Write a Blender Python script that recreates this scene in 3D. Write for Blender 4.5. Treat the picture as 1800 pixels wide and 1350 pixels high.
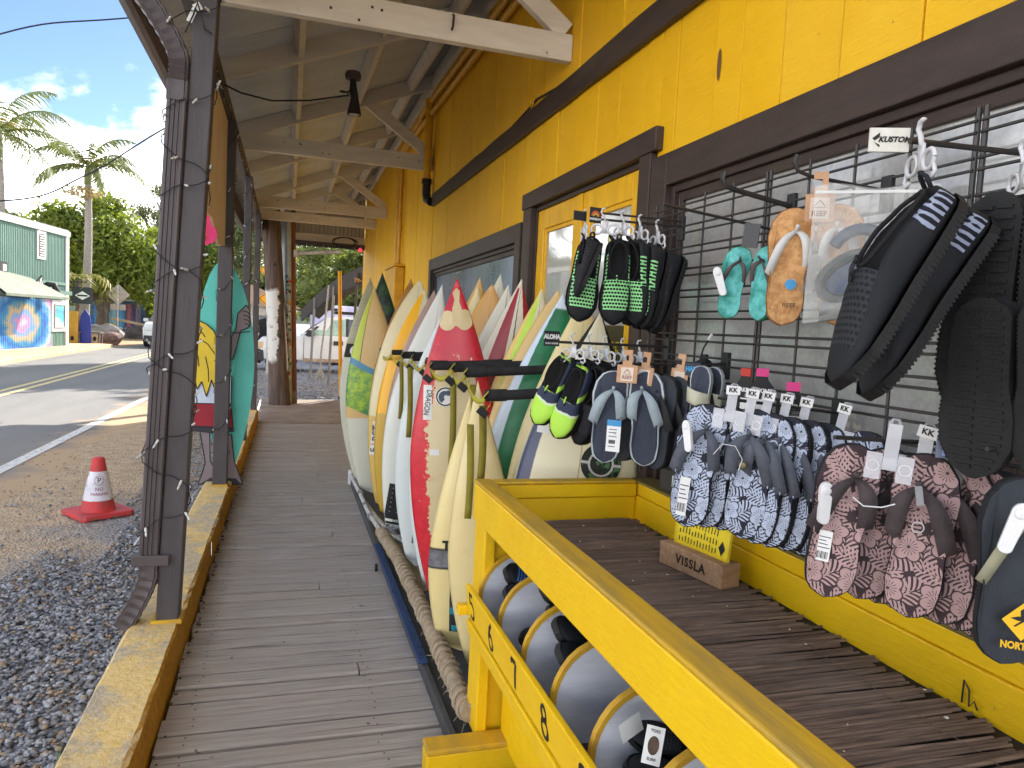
import bpy, math, random
from mathutils import Vector, Matrix
import numpy as np
random.seed(7)
for _o in list(bpy.data.objects): bpy.data.objects.remove(_o)
S = bpy.context.scene
COL = S.collection
# ------------------------------------------------------------------ camera
cam = bpy.data.cameras.new('camera'); cam.sensor_width = 36; cam.lens = 25.6; cam.clip_end = 2000; cam.clip_start = .02
camo = bpy.data.objects.new('camera', cam); COL.objects.link(camo); S.camera = camo
yaw, pit, rol = .3012, .0738, .052
fw = Vector((math.sin(yaw)*math.cos(pit), math.cos(yaw)*math.cos(pit), -math.sin(pit)))
rt = Vector((math.cos(yaw), -math.sin(yaw), 0)); up = rt.cross(fw)
r2 = rt*math.cos(rol)+up*math.sin(rol); u2 = -rt*math.sin(rol)+up*math.cos(rol)
m = Matrix((r2, u2, -fw)).transposed().to_4x4(); m.translation = (0, 0, 1.5)
camo.matrix_world = m
# ------------------------------------------------------------------ light
SUN_AZ, SUN_EL = math.radians(33), math.radians(31)      # azimuth from +Y towards +X
w = bpy.data.worlds.new('World'); S.world = w; w.use_nodes = True
nt = w.node_tree; nt.nodes.clear()
def N(t, **k):
    n = nt.nodes.new(t)
    for a, b in k.items(): setattr(n, a, b)
    return n
sky = N('ShaderNodeTexSky', sky_type='NISHITA', sun_disc=False, sun_elevation=SUN_EL, sun_rotation=SUN_AZ, air_density=.5, dust_density=.25, ozone_density=3.0)
tc = N('ShaderNodeTexCoord')
sep = N('ShaderNodeSeparateXYZ'); nt.links.new(tc.outputs['Generated'], sep.inputs[0])
mp = N('ShaderNodeMapping'); mp.inputs['Scale'].default_value = (1, 1, 1.7); mp.inputs['Location'].default_value = (-2.4, 6.6, 2.3)
nt.links.new(tc.outputs['Generated'], mp.inputs[0])
nz = N('ShaderNodeTexNoise'); nz.inputs['Scale'].default_value = 3.4; nz.inputs['Detail'].default_value = 9; nz.inputs['Roughness'].default_value = .56
nt.links.new(mp.outputs[0], nz.inputs['Vector'])
elr = N('ShaderNodeMapRange'); elr.inputs[1].default_value = .16; elr.inputs[2].default_value = .36; elr.inputs[3].default_value = .14; elr.inputs[4].default_value = .0
nt.links.new(sep.outputs['Z'], elr.inputs[0])
ad = N('ShaderNodeMath', operation='ADD'); nt.links.new(nz.outputs[0], ad.inputs[0]); nt.links.new(elr.outputs[0], ad.inputs[1])
cr = N('ShaderNodeMapRange', interpolation_type='SMOOTHSTEP'); cr.inputs[1].default_value = .5; cr.inputs[2].default_value = .62
nt.links.new(ad.outputs[0], cr.inputs[0])
nz2 = N('ShaderNodeTexNoise'); nz2.inputs['Scale'].default_value = 7; nz2.inputs['Detail'].default_value = 6
nt.links.new(mp.outputs[0], nz2.inputs['Vector'])
cc = N('ShaderNodeMix', data_type='RGBA'); cc.inputs[6].default_value = (3.6, 3.75, 4.0, 1); cc.inputs[7].default_value = (23, 22.6, 21.8, 1)
cf = N('ShaderNodeMapRange'); cf.inputs[1].default_value = .33; cf.inputs[2].default_value = .56; nt.links.new(nz2.outputs[0], cf.inputs[0]); nt.links.new(cf.outputs[0], cc.inputs[0])
mx = N('ShaderNodeMix', data_type='RGBA')
nt.links.new(cr.outputs[0], mx.inputs[0]); nt.links.new(sky.outputs[0], mx.inputs[6]); nt.links.new(cc.outputs[2], mx.inputs[7])
bg = N('ShaderNodeBackground'); bg.inputs[1].default_value = .05
nt.links.new(mx.outputs[2], bg.inputs[0])
wo = N('ShaderNodeOutputWorld'); nt.links.new(bg.outputs[0], wo.inputs[0])
sd = bpy.data.lights.new('sun', 'SUN'); sd.energy = 2.0; sd.angle = math.radians(.55); sd.color = (1, .93, .82)
so = bpy.data.objects.new('sun', sd); COL.objects.link(so)
sv = Vector((math.sin(SUN_AZ)*math.cos(SUN_EL), math.cos(SUN_AZ)*math.cos(SUN_EL), math.sin(SUN_EL)))
so.rotation_euler = sv.to_track_quat('Z', 'Y').to_euler(); so.location = (20, 30, 30)
S.view_settings.view_transform = 'Standard'; S.view_settings.look = 'None'; S.view_settings.gamma = 1
S.view_settings.exposure = 2.65
S.view_settings.use_curve_mapping = False
S.render.engine = 'CYCLES'
# ------------------------------------------------------------------ material helpers
def lin(c):
    return tuple((x/12.92 if x <= .04045 else ((x+.055)/1.055)**2.4) for x in [v/255 for v in c])
class NB:
    def __init__(s, name):
        s.m = bpy.data.materials.new(name); s.m.use_nodes = True; s.t = s.m.node_tree; s.t.nodes.clear()
        s.out = s.n('ShaderNodeOutputMaterial'); s.p = s.n('ShaderNodeBsdfPrincipled')
        s.l(s.p.outputs[0], s.out.inputs[0]); s._oc = None; s._xyz = None
    def n(s, t, **k):
        q = s.t.nodes.new(t)
        for a, b in k.items(): setattr(q, a, b)
        return q
    def l(s, a, b): s.t.links.new(a, b)
    def put(s, sock, v):
        if hasattr(v, 'is_output') or isinstance(v, bpy.types.NodeSocket): s.l(v, sock)
        elif isinstance(v, (tuple, list)) and len(v) == 3 and sock.type == 'RGBA': sock.default_value = (*v, 1)
        else: sock.default_value = v
    def oc(s, rnd=False):
        if s._oc is None:
            t = s.n('ShaderNodeTexCoord'); s._oc = t.outputs['Object']
        if not rnd: return s._oc
        oi = s.n('ShaderNodeObjectInfo'); a = s.n('ShaderNodeVectorMath', operation='SCALE'); a.inputs[3].default_value = 37
        cx = s.n('ShaderNodeCombineXYZ')
        for i in range(3): s.l(oi.outputs['Random'], cx.inputs[i])
        s.l(cx.outputs[0], a.inputs[0]); b = s.n('ShaderNodeVectorMath', operation='ADD'); s.l(s._oc, b.inputs[0]); s.l(a.outputs[0], b.inputs[1])
        return b.outputs[0]
    def rnd(s): return s.n('ShaderNodeObjectInfo').outputs['Random']
    def xyz(s):
        if s._xyz is None:
            q = s.n('ShaderNodeSeparateXYZ'); s.l(s.oc(), q.inputs[0]); s._xyz = q.outputs
        return s._xyz
    def map(s, vec, scale=(1, 1, 1), loc=(0, 0, 0), rot=(0, 0, 0)):
        q = s.n('ShaderNodeMapping'); s.l(vec, q.inputs[0]); q.inputs['Scale'].default_value = scale; q.inputs['Location'].default_value = loc; q.inputs['Rotation'].default_value = rot
        return q.outputs[0]
    def noise(s, vec, scale=5, detail=4, rough=.55, dist=0):
        q = s.n('ShaderNodeTexNoise'); s.l(vec, q.inputs['Vector']); q.inputs['Scale'].default_value = scale; q.inputs['Detail'].default_value = detail; q.inputs['Roughness'].default_value = rough; q.inputs['Distortion'].default_value = dist
        return q.outputs[0]
    def vor(s, vec, scale=5, feature='F1', out='Distance'):
        q = s.n('ShaderNodeTexVoronoi', feature=feature); s.l(vec, q.inputs['Vector']); q.inputs['Scale'].default_value = scale
        return q.outputs[out]
    def math(s, op, a, b=None, c=None, clamp=False):
        q = s.n('ShaderNodeMath', operation=op); q.use_clamp = clamp
        s.put(q.inputs[0], a)
        if b is not None: s.put(q.inputs[1], b)
        if c is not None: s.put(q.inputs[2], c)
        return q.outputs[0]
    def rng(s, v, a, b, c=0, d=1, smooth=False):
        q = s.n('ShaderNodeMapRange'); q.interpolation_type = 'SMOOTHSTEP' if smooth else 'LINEAR'
        s.put(q.inputs[0], v)
        for i, x in enumerate((a, b, c, d)): s.put(q.inputs[i+1], x)
        return q.outputs[0]
    def mix(s, f, a, b, mode='MIX'):
        q = s.n('ShaderNodeMix', data_type='RGBA'); q.blend_type = mode
        s.put(q.inputs[0], f); s.put(q.inputs[6], a); s.put(q.inputs[7], b)
        return q.outputs[2]
    def band(s, v, lo, hi, e=.002):
        return s.math('MULTIPLY', s.rng(v, lo-e, lo+e), s.rng(v, hi-e, hi+e, 1, 0))
    def bump(s, h, strength=.3, dist=.01):
        q = s.n('ShaderNodeBump'); q.inputs['Strength'].default_value = strength; q.inputs['Distance'].default_value = dist
        s.l(h, q.inputs['Height']); s.l(q.outputs[0], s.p.inputs['Normal'])
    def fin(s, col, rough=.6, spec=.35, metal=0):
        s.put(s.p.inputs['Base Color'], col); s.put(s.p.inputs['Roughness'], rough); s.put(s.p.inputs['Specular IOR Level'], spec); s.put(s.p.inputs['Metallic'], metal)
        return s.m
_MC = {}
def mat(name, c1, c2=None, scale=6, stretch=(1, 1, 1), rough=.6, bump=.0, bscale=30, spec=.35, metal=0, rv=.0, lo=.35, hi=.65, bdist=.01, rough2=None, spots=None, sscale=20, sth=.62):
    if name in _MC: return _MC[name]
    b = NB(name); v = b.map(b.oc(True), stretch)
    n = b.noise(v, scale, 6, .6)
    c2 = c2 or tuple(x*.85 for x in c1)
    col = b.mix(b.rng(n, lo, hi), c1, c2)
    if spots: col = b.mix(b.rng(b.noise(b.oc(True), sscale, 4, .6), sth, sth+.06), col, spots)
    if rv: col = b.mix(1.0, col, b.n('ShaderNodeHueSaturation').outputs[0], 'MIX') if False else b.mix(b.math('MULTIPLY', b.rnd(), rv), col, tuple(x*.35 for x in c1))
    if bump: b.bump(b.noise(b.map(b.oc(True), stretch), bscale, 5, .6), bump, bdist)
    r = rough if rough2 is None else b.rng(n, lo, hi, rough, rough2)
    _MC[name] = b.fin(col, r, spec, metal); return _MC[name]
# ------------------------------------------------------------------ mesh helpers
ORG = {}
class MB:
    def __init__(s): s.v = []; s.f = []; s.mi = []
    def add(s, vs, fs, mi=0):
        o = len(s.v); s.v += [tuple(v) for v in vs]; s.f += [tuple(i+o for i in f) for f in fs]; s.mi += [mi]*len(fs); return s
    def box(s, x0, x1, y0, y1, z0, z1, mi=0):
        return s.add([(x0,y0,z0),(x1,y0,z0),(x1,y1,z0),(x0,y1,z0),(x0,y0,z1),(x1,y0,z1),(x1,y1,z1),(x0,y1,z1)],
                     [(3,2,1,0),(4,5,6,7),(0,1,5,4),(1,2,6,5),(2,3,7,6),(3,0,4,7)], mi)
    def beam(s, p, q, w, h, upv=(0, 0, 1), mi=0, w2=None, h2=None):
        p = Vector(p); q = Vector(q); d = (q-p).normalized(); u = Vector(upv); sd_ = d.cross(u)
        if sd_.length < 1e-4: sd_ = d.cross(Vector((0, 1, 0)))
        sd_.normalize(); u = sd_.cross(d); w2 = w2 or w; h2 = h2 or h
        vs = []
        for c, a, b in ((p, w, h), (q, w2, h2)):
            for i, j in ((-1,-1),(1,-1),(1,1),(-1,1)): vs.append(c+sd_*(i*a/2)+u*(j*b/2))
        return s.add(vs, [(3,2,1,0),(4,5,6,7),(0,1,5,4),(1,2,6,5),(2,3,7,6),(3,0,4,7)], mi)
    def tube(s, pts, r, n=8, cap=True, mi=0, flat=1.0, upv=None):
        P = [Vector(p) for p in pts]; R = r if isinstance(r, (list, tuple)) else [r]*len(P)
        vs = []; prev = None
        for i, p in enumerate(P):
            d = (P[min(i+1, len(P)-1)]-P[max(i-1, 0)]).normalized()
            if prev is None:
                a = Vector(upv) if upv else (Vector((0, 0, 1)) if abs(d.z) < .9 else Vector((1, 0, 0)))
                e = (a-d*a.dot(d)).normalized()
            else: e = (prev-d*prev.dot(d)).normalized()
            prev = e; f = d.cross(e)
            for k in range(n):
                t = 2*math.pi*k/n; vs.append(p+e*(math.cos(t)*R[i]*flat)+f*(math.sin(t)*R[i]))
        fs = [(i*n+k, i*n+(k+1) % n, (i+1)*n+(k+1) % n, (i+1)*n+k) for i in range(len(P)-1) for k in range(n)]
        if cap: fs += [tuple(range(n))[::-1], tuple((len(P)-1)*n+k for k in range(n))]
        return s.add(vs, fs, mi)
    def lathe(s, prof, c=(0, 0, 0), n=20, mi=0, cap=True):
        vs = [(c[0]+r*math.cos(2*math.pi*k/n), c[1]+r*math.sin(2*math.pi*k/n), c[2]+z) for r, z in prof for k in range(n)]
        fs = [(i*n+k, i*n+(k+1) % n, (i+1)*n+(k+1) % n, (i+1)*n+k) for i in range(len(prof)-1) for k in range(n)]
        if cap: fs += [tuple(range(n))[::-1], tuple((len(prof)-1)*n+k for k in range(n))]
        return s.add(vs, fs, mi)
    def prism(s, out, fa, fb, mi=0, caps=True):
        """outline points -> two caps through fa / fb, and sides"""
        n = len(out); vs = [fa(*p) for p in out]+[fb(*p) for p in out]
        fs = [(i, (i+1) % n, n+(i+1) % n, n+i) for i in range(n)]
        if caps: fs += [tuple(range(n))[::-1], tuple(range(n, 2*n))]
        return s.add(vs, fs, mi)
    def grid(s, fn, nu, nv, mi=0, closed_u=False):
        vs = [fn(i/nu, j/nv) for i in range(nu+(0 if closed_u else 1)) for j in range(nv+1)]
        fs = []; M_ = nv+1; L_ = nu if closed_u else nu+1
        for i in range(nu):
            for j in range(nv):
                a = i*M_+j; b = ((i+1) % L_)*M_+j; fs.append((a, b, b+1, a+1))
        return s.add(vs, fs, mi)
    def mesh(s, name, mats, org=(0, 0, 0), smooth=False):
        me = bpy.data.meshes.new(name)
        me.from_pydata([(v[0]-org[0], v[1]-org[1], v[2]-org[2]) for v in s.v], [], s.f)
        for mm in (mats if isinstance(mats, (list, tuple)) else [mats]): me.materials.append(mm)
        if any(s.mi): me.polygons.foreach_set('material_index', s.mi)
        if smooth: me.polygons.foreach_set('use_smooth', [True]*len(me.polygons))
        me.update(); return me
    def build(s, name, mats, parent=None, smooth=False, bevel=0, label=None, kind=None, origin=None, angle=None):
        org = ORG.get(parent.name, (0, 0, 0)) if parent else (origin or (0, 0, 0))
        me = s.mesh(name, mats, org, smooth)
        o = bpy.data.objects.new(name, me); COL.objects.link(o)
        if parent: o.parent = parent; ORG[o.name] = org
        else: o.location = org; ORG[o.name] = org
        if bevel:
            bm_ = o.modifiers.new('bevel', 'BEVEL'); bm_.width = bevel; bm_.segments = 2; bm_.limit_method = 'ANGLE'
        if smooth and angle is None: angle = 40
        if smooth and angle < 180:
            me.set_sharp_from_angle(angle=math.radians(angle))
        if label: o['label'] = label
        if kind: o['kind'] = kind
        return o
def tag(o, label, cat, group=None):
    o['label'] = label; o['category'] = cat
    if group: o['group'] = group
    return o
def thing(name, label, cat, loc=(0, 0, 0), group=None):
    o = bpy.data.objects.new(name, None); o.empty_display_size = .1; COL.objects.link(o); o.location = loc; ORG[o.name] = tuple(loc)
    return tag(o, label, cat, group)
def dup(src, loc=None, rot=None, label=None, scale=None):
    def rec(o, par):
        c = o.copy(); COL.objects.link(c)
        if par: c.parent = par
        for ch in o.children: rec(ch, c)
        return c
    c = rec(src, None)
    if loc: c.location = loc
    if rot: c.rotation_euler = rot
    if scale: c.scale = scale
    if label: c['label'] = label
    return c
def place(o, loc, xax=None, zax=None, rot=None, scale=1):
    """set a thing's transform from a location and its local X (and Z) directions"""
    X = Vector(xax).normalized(); Z = Vector(zax); Z = (Z-X*Z.dot(X)).normalized(); Y = Z.cross(X)
    mm = Matrix((X, Y, Z)).transposed().to_4x4(); mm.translation = loc
    o.matrix_world = mm @ Matrix.Scale(scale, 4)
    return o
def text_mesh(txt, size, bold=0.0, depth=.0005, spacing=1, shear=0):
    cu = bpy.data.curves.new('t', 'FONT'); cu.body = txt; cu.size = size; cu.align_x = 'CENTER'; cu.align_y = 'CENTER'; cu.offset = bold; cu.extrude = depth; cu.space_character = spacing; cu.shear = shear; cu.resolution_u = 3
    o = bpy.data.objects.new('t', cu); COL.objects.link(o)
    dg = bpy.context.evaluated_depsgraph_get()
    me = bpy.data.meshes.new_from_object(o.evaluated_get(dg)); bpy.data.objects.remove(o); bpy.data.curves.remove(cu)
    me.materials.clear()
    return me
def lettering(txt, size, m_, parent, loc, xax, yax, bold=0.0, name='lettering', spacing=1, shear=0, depth=.0005, sx=1):
    """flat letters; loc in the parent's frame, reading direction xax, up direction yax"""
    me = text_mesh(txt, size, bold, depth, spacing, shear); me.materials.append(m_); me.name = name
    o = bpy.data.objects.new(name, me); COL.objects.link(o); o.parent = parent
    X = Vector(xax).normalized(); Y = Vector(yax); Y = (Y-X*Y.dot(X)).normalized(); Z = X.cross(Y)
    mm = Matrix((X*sx, Y, Z)).transposed().to_4x4(); mm.translation = loc
    o.matrix_local = mm
    return o
def ico(r=1.0):
    t = (1+5**.5)/2; v = [Vector(p).normalized()*r for p in [(-1,t,0),(1,t,0),(-1,-t,0),(1,-t,0),(0,-1,t),(0,1,t),(0,-1,-t),(0,1,-t),(t,0,-1),(t,0,1),(-t,0,-1),(-t,0,1)]]
    f = [(0,11,5),(0,5,1),(0,1,7),(0,7,10),(0,10,11),(1,5,9),(5,11,4),(11,10,2),(10,7,6),(7,1,8),(3,9,4),(3,4,2),(3,2,6),(3,6,8),(3,8,9),(4,9,5),(2,4,11),(6,2,10),(8,6,7),(9,8,1)]
    return v, f
def mass(name, V, F, m_, parent=None, kind=None, smooth=False, origin=(0, 0, 0)):
    """numpy vertex / face arrays (faces all quads or all triangles) -> one object"""
    me = bpy.data.meshes.new(name); nf, k = F.shape
    org = ORG.get(parent.name, (0, 0, 0)) if parent else origin
    V = V-np.array(org)
    me.vertices.add(len(V)); me.vertices.foreach_set('co', V.astype(np.float32).ravel())
    me.loops.add(nf*k); me.loops.foreach_set('vertex_index', F.astype(np.int32).ravel())
    me.polygons.add(nf); me.polygons.foreach_set('loop_start', np.arange(0, nf*k, k, dtype=np.int32))
    me.polygons.foreach_set('loop_total', np.full(nf, k, dtype=np.int32))
    if smooth: me.polygons.foreach_set('use_smooth', np.ones(nf, dtype=bool))
    me.materials.append(m_); me.update(calc_edges=True); me.validate()
    o = bpy.data.objects.new(name, me); COL.objects.link(o)
    if parent: o.parent = parent; ORG[o.name] = org
    else: o.location = org
    if kind: o['kind'] = kind
    return o
rng = np.random.default_rng(3)
# ------------------------------------------------------------------ common materials
YEL = (.86, .49, .004); YEL2 = (.80, .43, .004)
BRN = (.055, .036, .030)
def saw_yellow():
    b = NB('yellow_siding_paint'); v = b.oc(True)
    g = b.noise(b.map(v, (1, 2.0, 60), rot=(.25, 0, 0)), 2.2, 5, .65)
    n = b.noise(v, 3, 5, .6)
    col = b.mix(b.rng(n, .3, .7), YEL, YEL2)
    col = b.mix(b.math('MULTIPLY', b.rnd(), .14), col, (.55, .27, .004))
    col = b.mix(b.rng(b.noise(b.map(v, (1, 9, .8)), 2, 5, .7), .62, .78, 0, .16), col, (.42, .22, .02))
    col = b.mix(b.rng(b.noise(v, 30, 3, .6), .72, .76), col, (.25, .13, .02))
    col = b.mix(b.rng(b.noise(b.map(v, (1, 1, .45)), .9, 6, .65), .42, .72, 0, .5), col, (.90, .56, .05))
    col = b.mix(b.rng(b.noise(b.map(v, (1, 26, .7)), 2.2, 5, .7), .66, .76, 0, .38), col, (.40, .22, .03))
    h = b.math('ADD', g, b.math('MULTIPLY', b.noise(v, 60, 3), .35))
    b.bump(h, .55, .012)
    return b.fin(col, .55, .3)
M_SID = saw_yellow()
M_YEL = mat('yellow_gloss_paint', (.86, .55, .004), (.80, .49, .004), scale=4, stretch=(3, 1, 3), rough=.38, bump=.35, bscale=22, spec=.4, bdist=.004, rv=.08, spots=(.42, .25, .03), sscale=38, sth=.70)
def chipped_yellow():
    b = NB('chipped_yellow_paint'); v = b.oc(True); n = b.noise(v, 3.5, 6, .62); col = b.mix(b.rng(n, .3, .7), (.86, .55, .004), (.80, .47, .004))
    col = b.mix(b.rng(b.noise(b.map(v, (1, 1, 1)), 1.6, 7, .7), .52, .78, 0, .35), col, (.55, .33, .02))
    sc = b.rng(b.noise(b.map(v, (60, 2.2, 60)), 2.0, 4, .6), .70, .73, 0, .55); col = b.mix(sc, col, (.88, .70, .22))
    ch = b.rng(b.math('ADD', b.noise(v, 34, 5, .7), b.math('MULTIPLY', n, .35)), .90, .93); col = b.mix(ch, col, (.24, .15, .06))
    col = b.mix(b.rng(b.noise(v, 75, 3, .6), .72, .75, 0, .8), col, (.16, .10, .03))
    b.bump(b.math('SUBTRACT', b.noise(b.map(v, (3, 1, 3)), 24, 5, .6), b.math('MULTIPLY', ch, .6)), .45, .005); return b.fin(col, b.rng(n, .3, .7, .36, .55), .4)
M_YEL = chipped_yellow()
M_YELW = mat('worn_yellow_paint', (.62, .36, .015), (.40, .26, .05), scale=6, stretch=(3, .6, 3), rough=.6, bump=.5, bscale=18, bdist=.005, lo=.4, hi=.7)
M_YDOOR = mat('yellow_door_paint', (.80, .45, .006), (.66, .35, .006), scale=5, stretch=(3, 3, 1), rough=.45, bump=.4, bscale=25, bdist=.005)
M_BRN = mat('brown_trim_paint', BRN, (.038, .025, .021), scale=4, stretch=(4, 1, 4), rough=.5, bump=.35, bscale=24, bdist=.006, spots=(.12, .09, .07), sscale=30, sth=.72)
M_POST = mat('dark_post_paint', (.075, .066, .070), (.056, .049, .053), scale=4, stretch=(4, 4, .7), rough=.5, bump=.4, bscale=20, bdist=.006, spots=(.10, .09, .09), sscale=26, sth=.70)
M_BEAM = mat('weathered_cream_beam', (.74, .68, .58), (.60, .54, .45), scale=3, stretch=(.6, 4, 4), rough=.7, bump=.5, bscale=16, bdist=.006, rv=.12, spots=(.10, .07, .05), sscale=14, sth=.70)
M_ROOF = mat('grey_roof_underside', (.62, .64, .66), (.52, .54, .56), scale=2.0, stretch=(1, 2, 1), rough=.65, bump=.1)
M_DARK = mat('black_plastic', (.012, .012, .013), (.018, .018, .019), rough=.45, bump=.15, bscale=60, bdist=.002)
M_WIRE = mat('black_wire_metal', (.022, .020, .019), (.05, .035, .03), scale=14, rough=.45, spec=.5, lo=.5, hi=.75)
M_WHITE = mat('white_plastic', (.78, .78, .78), (.70, .70, .70), rough=.35)
M_PAPER = mat('white_paper', (.80, .80, .78), (.74, .74, .72), rough=.8)
M_INK = mat('black_ink', (.012, .012, .012), (.018, .018, .018), rough=.6)
# ================================================================== SETTING: ground
def ground_mat():
    b = NB('dirt_and_gravel'); v = b.oc(); x, y, z = b.xyz()
    n = b.noise(v, .55, 7, .6); n2 = b.noise(v, 9, 6, .65); vo = b.vor(v, 55)
    dirt = b.mix(b.rng(n2, .3, .7), lin((214, 190, 158)), lin((172, 150, 126)))
    grav = b.mix(b.vor(v, 60, out='Color'), lin((112, 114, 120)), lin((176, 178, 184)))
    far = b.math('ADD', b.math('MULTIPLY', b.math('SUBTRACT', n, .5), 3.2), b.math('ADD', b.math('MULTIPLY', x, -.75), -1.35))
    fac = b.math('MULTIPLY', b.rng(b.math('ADD', far, b.math('MULTIPLY', b.rng(y, 3.5, 7), 1.0)), -.35, .55, 0, 1, True), b.rng(b.noise(v, 30, 4), .22, .42))
    far2 = b.math('MULTIPLY', b.rng(y, 15, 18), b.rng(x, -1.6, -1))
    fac = b.math('MULTIPLY', fac, b.math('SUBTRACT', 1.0, b.math('MULTIPLY', far2, .8)))
    b.bump(b.math('ADD', b.math('MULTIPLY', vo, .8), b.math('MULTIPLY', n2, .6)), .8, .03)
    return b.fin(b.mix(fac, grav, dirt), .9, .2)
M_GROUND = ground_mat()
def road_mat():
    b = NB('asphalt'); v = b.oc(); n = b.noise(v, 90, 3, .7); n2 = b.noise(b.map(v, (1, .25, 1)), .8, 6, .6)
    col = b.mix(b.rng(n, .3, .7), (.13, .13, .132), (.25, .245, .24))
    col = b.mix(b.rng(n2, .4, .7), col, (.26, .25, .236))
    ed = b.rng(b.math('ADD', b.math('MULTIPLY', b.noise(v, 1.6, 6, .6), 1.3), b.xyz()[0]), -1.95, -1.5)
    col = b.mix(ed, col, lin((184, 158, 126)))
    b.bump(n, .5, .006); return b.fin(col, .85, .25)
M_ROAD = road_mat()
def paint_mat(name, c):
    b = NB(name); v = b.oc(); n = b.noise(v, 22, 5, .7)
    col = b.mix(b.rng(n, .54, .66), c, (.16, .155, .15)); b.bump(b.noise(v, 90, 3), .3, .004); return b.fin(col, .75)
M_LINE = paint_mat('white_road_paint', (.72, .71, .68)); M_LINEY = paint_mat('pale_yellow_road_paint', (.70, .58, .30))
g = MB(); g.add([(-160, -60, -.02), (-.45, -60, -.02), (-.45, 260, -.02), (-160, 260, -.02)], [(0, 1, 2, 3)])
g.add([(-.45, 14.2, -.02), (160, 14.2, -.02), (160, 260, -.02), (-.45, 260, -.02)], [(0, 1, 2, 3)])
g.add([(-.45, -60, -.16), (160, -60, -.16), (160, 14.2, -.16), (-.45, 14.2, -.16)], [(0, 1, 2, 3)])
g.add([(-.45, 14.2, -.16), (160, 14.2, -.16), (160, 14.2, -.02), (-.45, 14.2, -.02)], [(0, 1, 2, 3)])
g.build('ground', M_GROUND, kind='structure')
XL = lambda y: -2.47+.022*(y-7.6)              # the fog line
g = MB()
ys = list(np.linspace(-30, 60, 46))
EDG = lambda y: XL(y)+.42+.10*math.sin(y*1.9)+.07*math.sin(y*4.7+1)+.05*math.sin(y*11)
ys = list(np.linspace(-20, 60, 480))
for a, c in zip(ys[:-1], ys[1:]): g.add([(-6.7, a, -.0165), (EDG(a), a, -.0185), (EDG(c), c, -.0185), (-6.7, c, -.0165)], [(0, 1, 2, 3)])
g.build('road', M_ROAD, kind='structure')
def strip(name, m_, xf, wd, y0, y1):
    s = MB(); yy = np.linspace(y0, y1, 40)
    for a, c in zip(yy[:-1], yy[1:]): s.add([(xf(a)-wd/2, a, -.012), (xf(a)+wd/2, a, -.012), (xf(c)+wd/2, c, -.012), (xf(c)-wd/2, c, -.012)], [(0, 1, 2, 3)])
    return s.build(name, m_, kind='structure')
strip('road_edge_line', M_LINE, XL, .12, -30, 60)
strip('road_centre_line', M_LINEY, lambda y: -4.50, .11, -30, 60)
strip('road_centre_line', M_LINEY, lambda y: -4.74, .11, -30, 60)
M_SAND = mat('sandy_concrete', lin((206, 182, 148)), lin((176, 150, 116)), scale=1.5, rough=.85, bump=.4, bscale=18)
s = MB(); s.box(-9.2, -6.75, -30, 33.0, -.03, .10); s.build('far_pavement', M_SAND, kind='structure', bevel=.02)
s = MB(); s.add([(-14, 33.0, -.011), (-6.5, 33.0, -.011), (-5.6, 60, -.011), (-14, 60, -.011)], [(0, 1, 2, 3)]); s.build('dirt_verge', mat('tan_dirt', lin((190, 165, 130)), lin((150, 128, 100)), scale=2, rough=.9, bump=.6, bscale=12, bdist=.05), kind='structure')
# hills far behind
M_HILL = mat('far_hill_green', (.07, .10, .05), (.05, .075, .04), scale=.05, rough=.9)
s = MB(); s.grid(lambda u, v: (-170+420*u, 235+30*v, -1+v*(9+7*math.sin(u*7)+4*math.sin(u*17+1))), 50, 4); s.build('hills', M_HILL, kind='structure', smooth=True)
# pebbles: every stone is real geometry
iv, if_ = ico(1); iv = np.array(iv); if_ = np.array(if_)
def scatter(n, fx, smin, smax):
    Vs = []; Fs = []; k = 0
    P = fx(n)
    for p in P:
        sc = rng.uniform(smin, smax)*(1+.5*(rng.random() < .12)); q = iv*(1+rng.uniform(-.22, .22, (12, 1)))*np.array([sc*rng.uniform(.8, 1.35), sc*rng.uniform(.65, 1), sc*rng.uniform(.4, .65)])
        a, t = rng.uniform(0, 6.28), rng.uniform(-.5, .5); ca, sa, ct, st = math.cos(a), math.sin(a), math.cos(t), math.sin(t)
        q = q @ np.array([[1,0,0],[0,ct,-st],[0,st,ct]]) @ np.array([[ca,-sa,0],[sa,ca,0],[0,0,1]])
        Vs.append(q+p); Fs.append(if_+12*k); k += 1
    return np.concatenate(Vs), np.concatenate(Fs)
def near_pts(n):
    x = -.6-2.5*rng.random(n*3)**1.25; y = .9+5.9*rng.random(n*3)**.9
    edge = 4.45+(-x-.6)*-.30+.35*np.sin(x*3.1)+.25*np.sin(x*7.7+y)
    keep = (y < edge+rng.normal(0, .18, n*3)) | ((x > -1.05) & (rng.random(n*3) < .75)) | (rng.random(n*3) < .02)
    x, y = x[keep][:n], y[keep][:n]
    return np.stack([x, y, -.018+.020*rng.random(len(x))], 1)
def pebble_mat():
    b = NB('blue_grey_pebble'); v = b.oc(); c = b.vor(v, 33, out='Color')
    sp = b.n('ShaderNodeSeparateColor'); b.l(c, sp.inputs[0])
    col = b.mix(sp.outputs[0], lin((98, 100, 106)), lin((170, 171, 176))); col = b.mix(b.rng(sp.outputs[1], .86, .9), col, lin((160, 140, 118)))
    b.bump(b.noise(v, 120, 3), .3, .003); return b.fin(col, .8, .3)
M_PEB = pebble_mat()
V, F = scatter(38000, near_pts, .0065, .0135)
mass('gravel', V, F, M_PEB, kind='stuff')
def mid_pts(n):
    x = -.62-.55*rng.random(n)**1.4; y = 6.2+7.5*rng.random(n); return np.stack([x, y, -.018+.012*rng.random(n)], 1)
V, F = scatter(5200, mid_pts, .008, .015); mass('gravel', V, F, M_PEB, kind='stuff')
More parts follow.
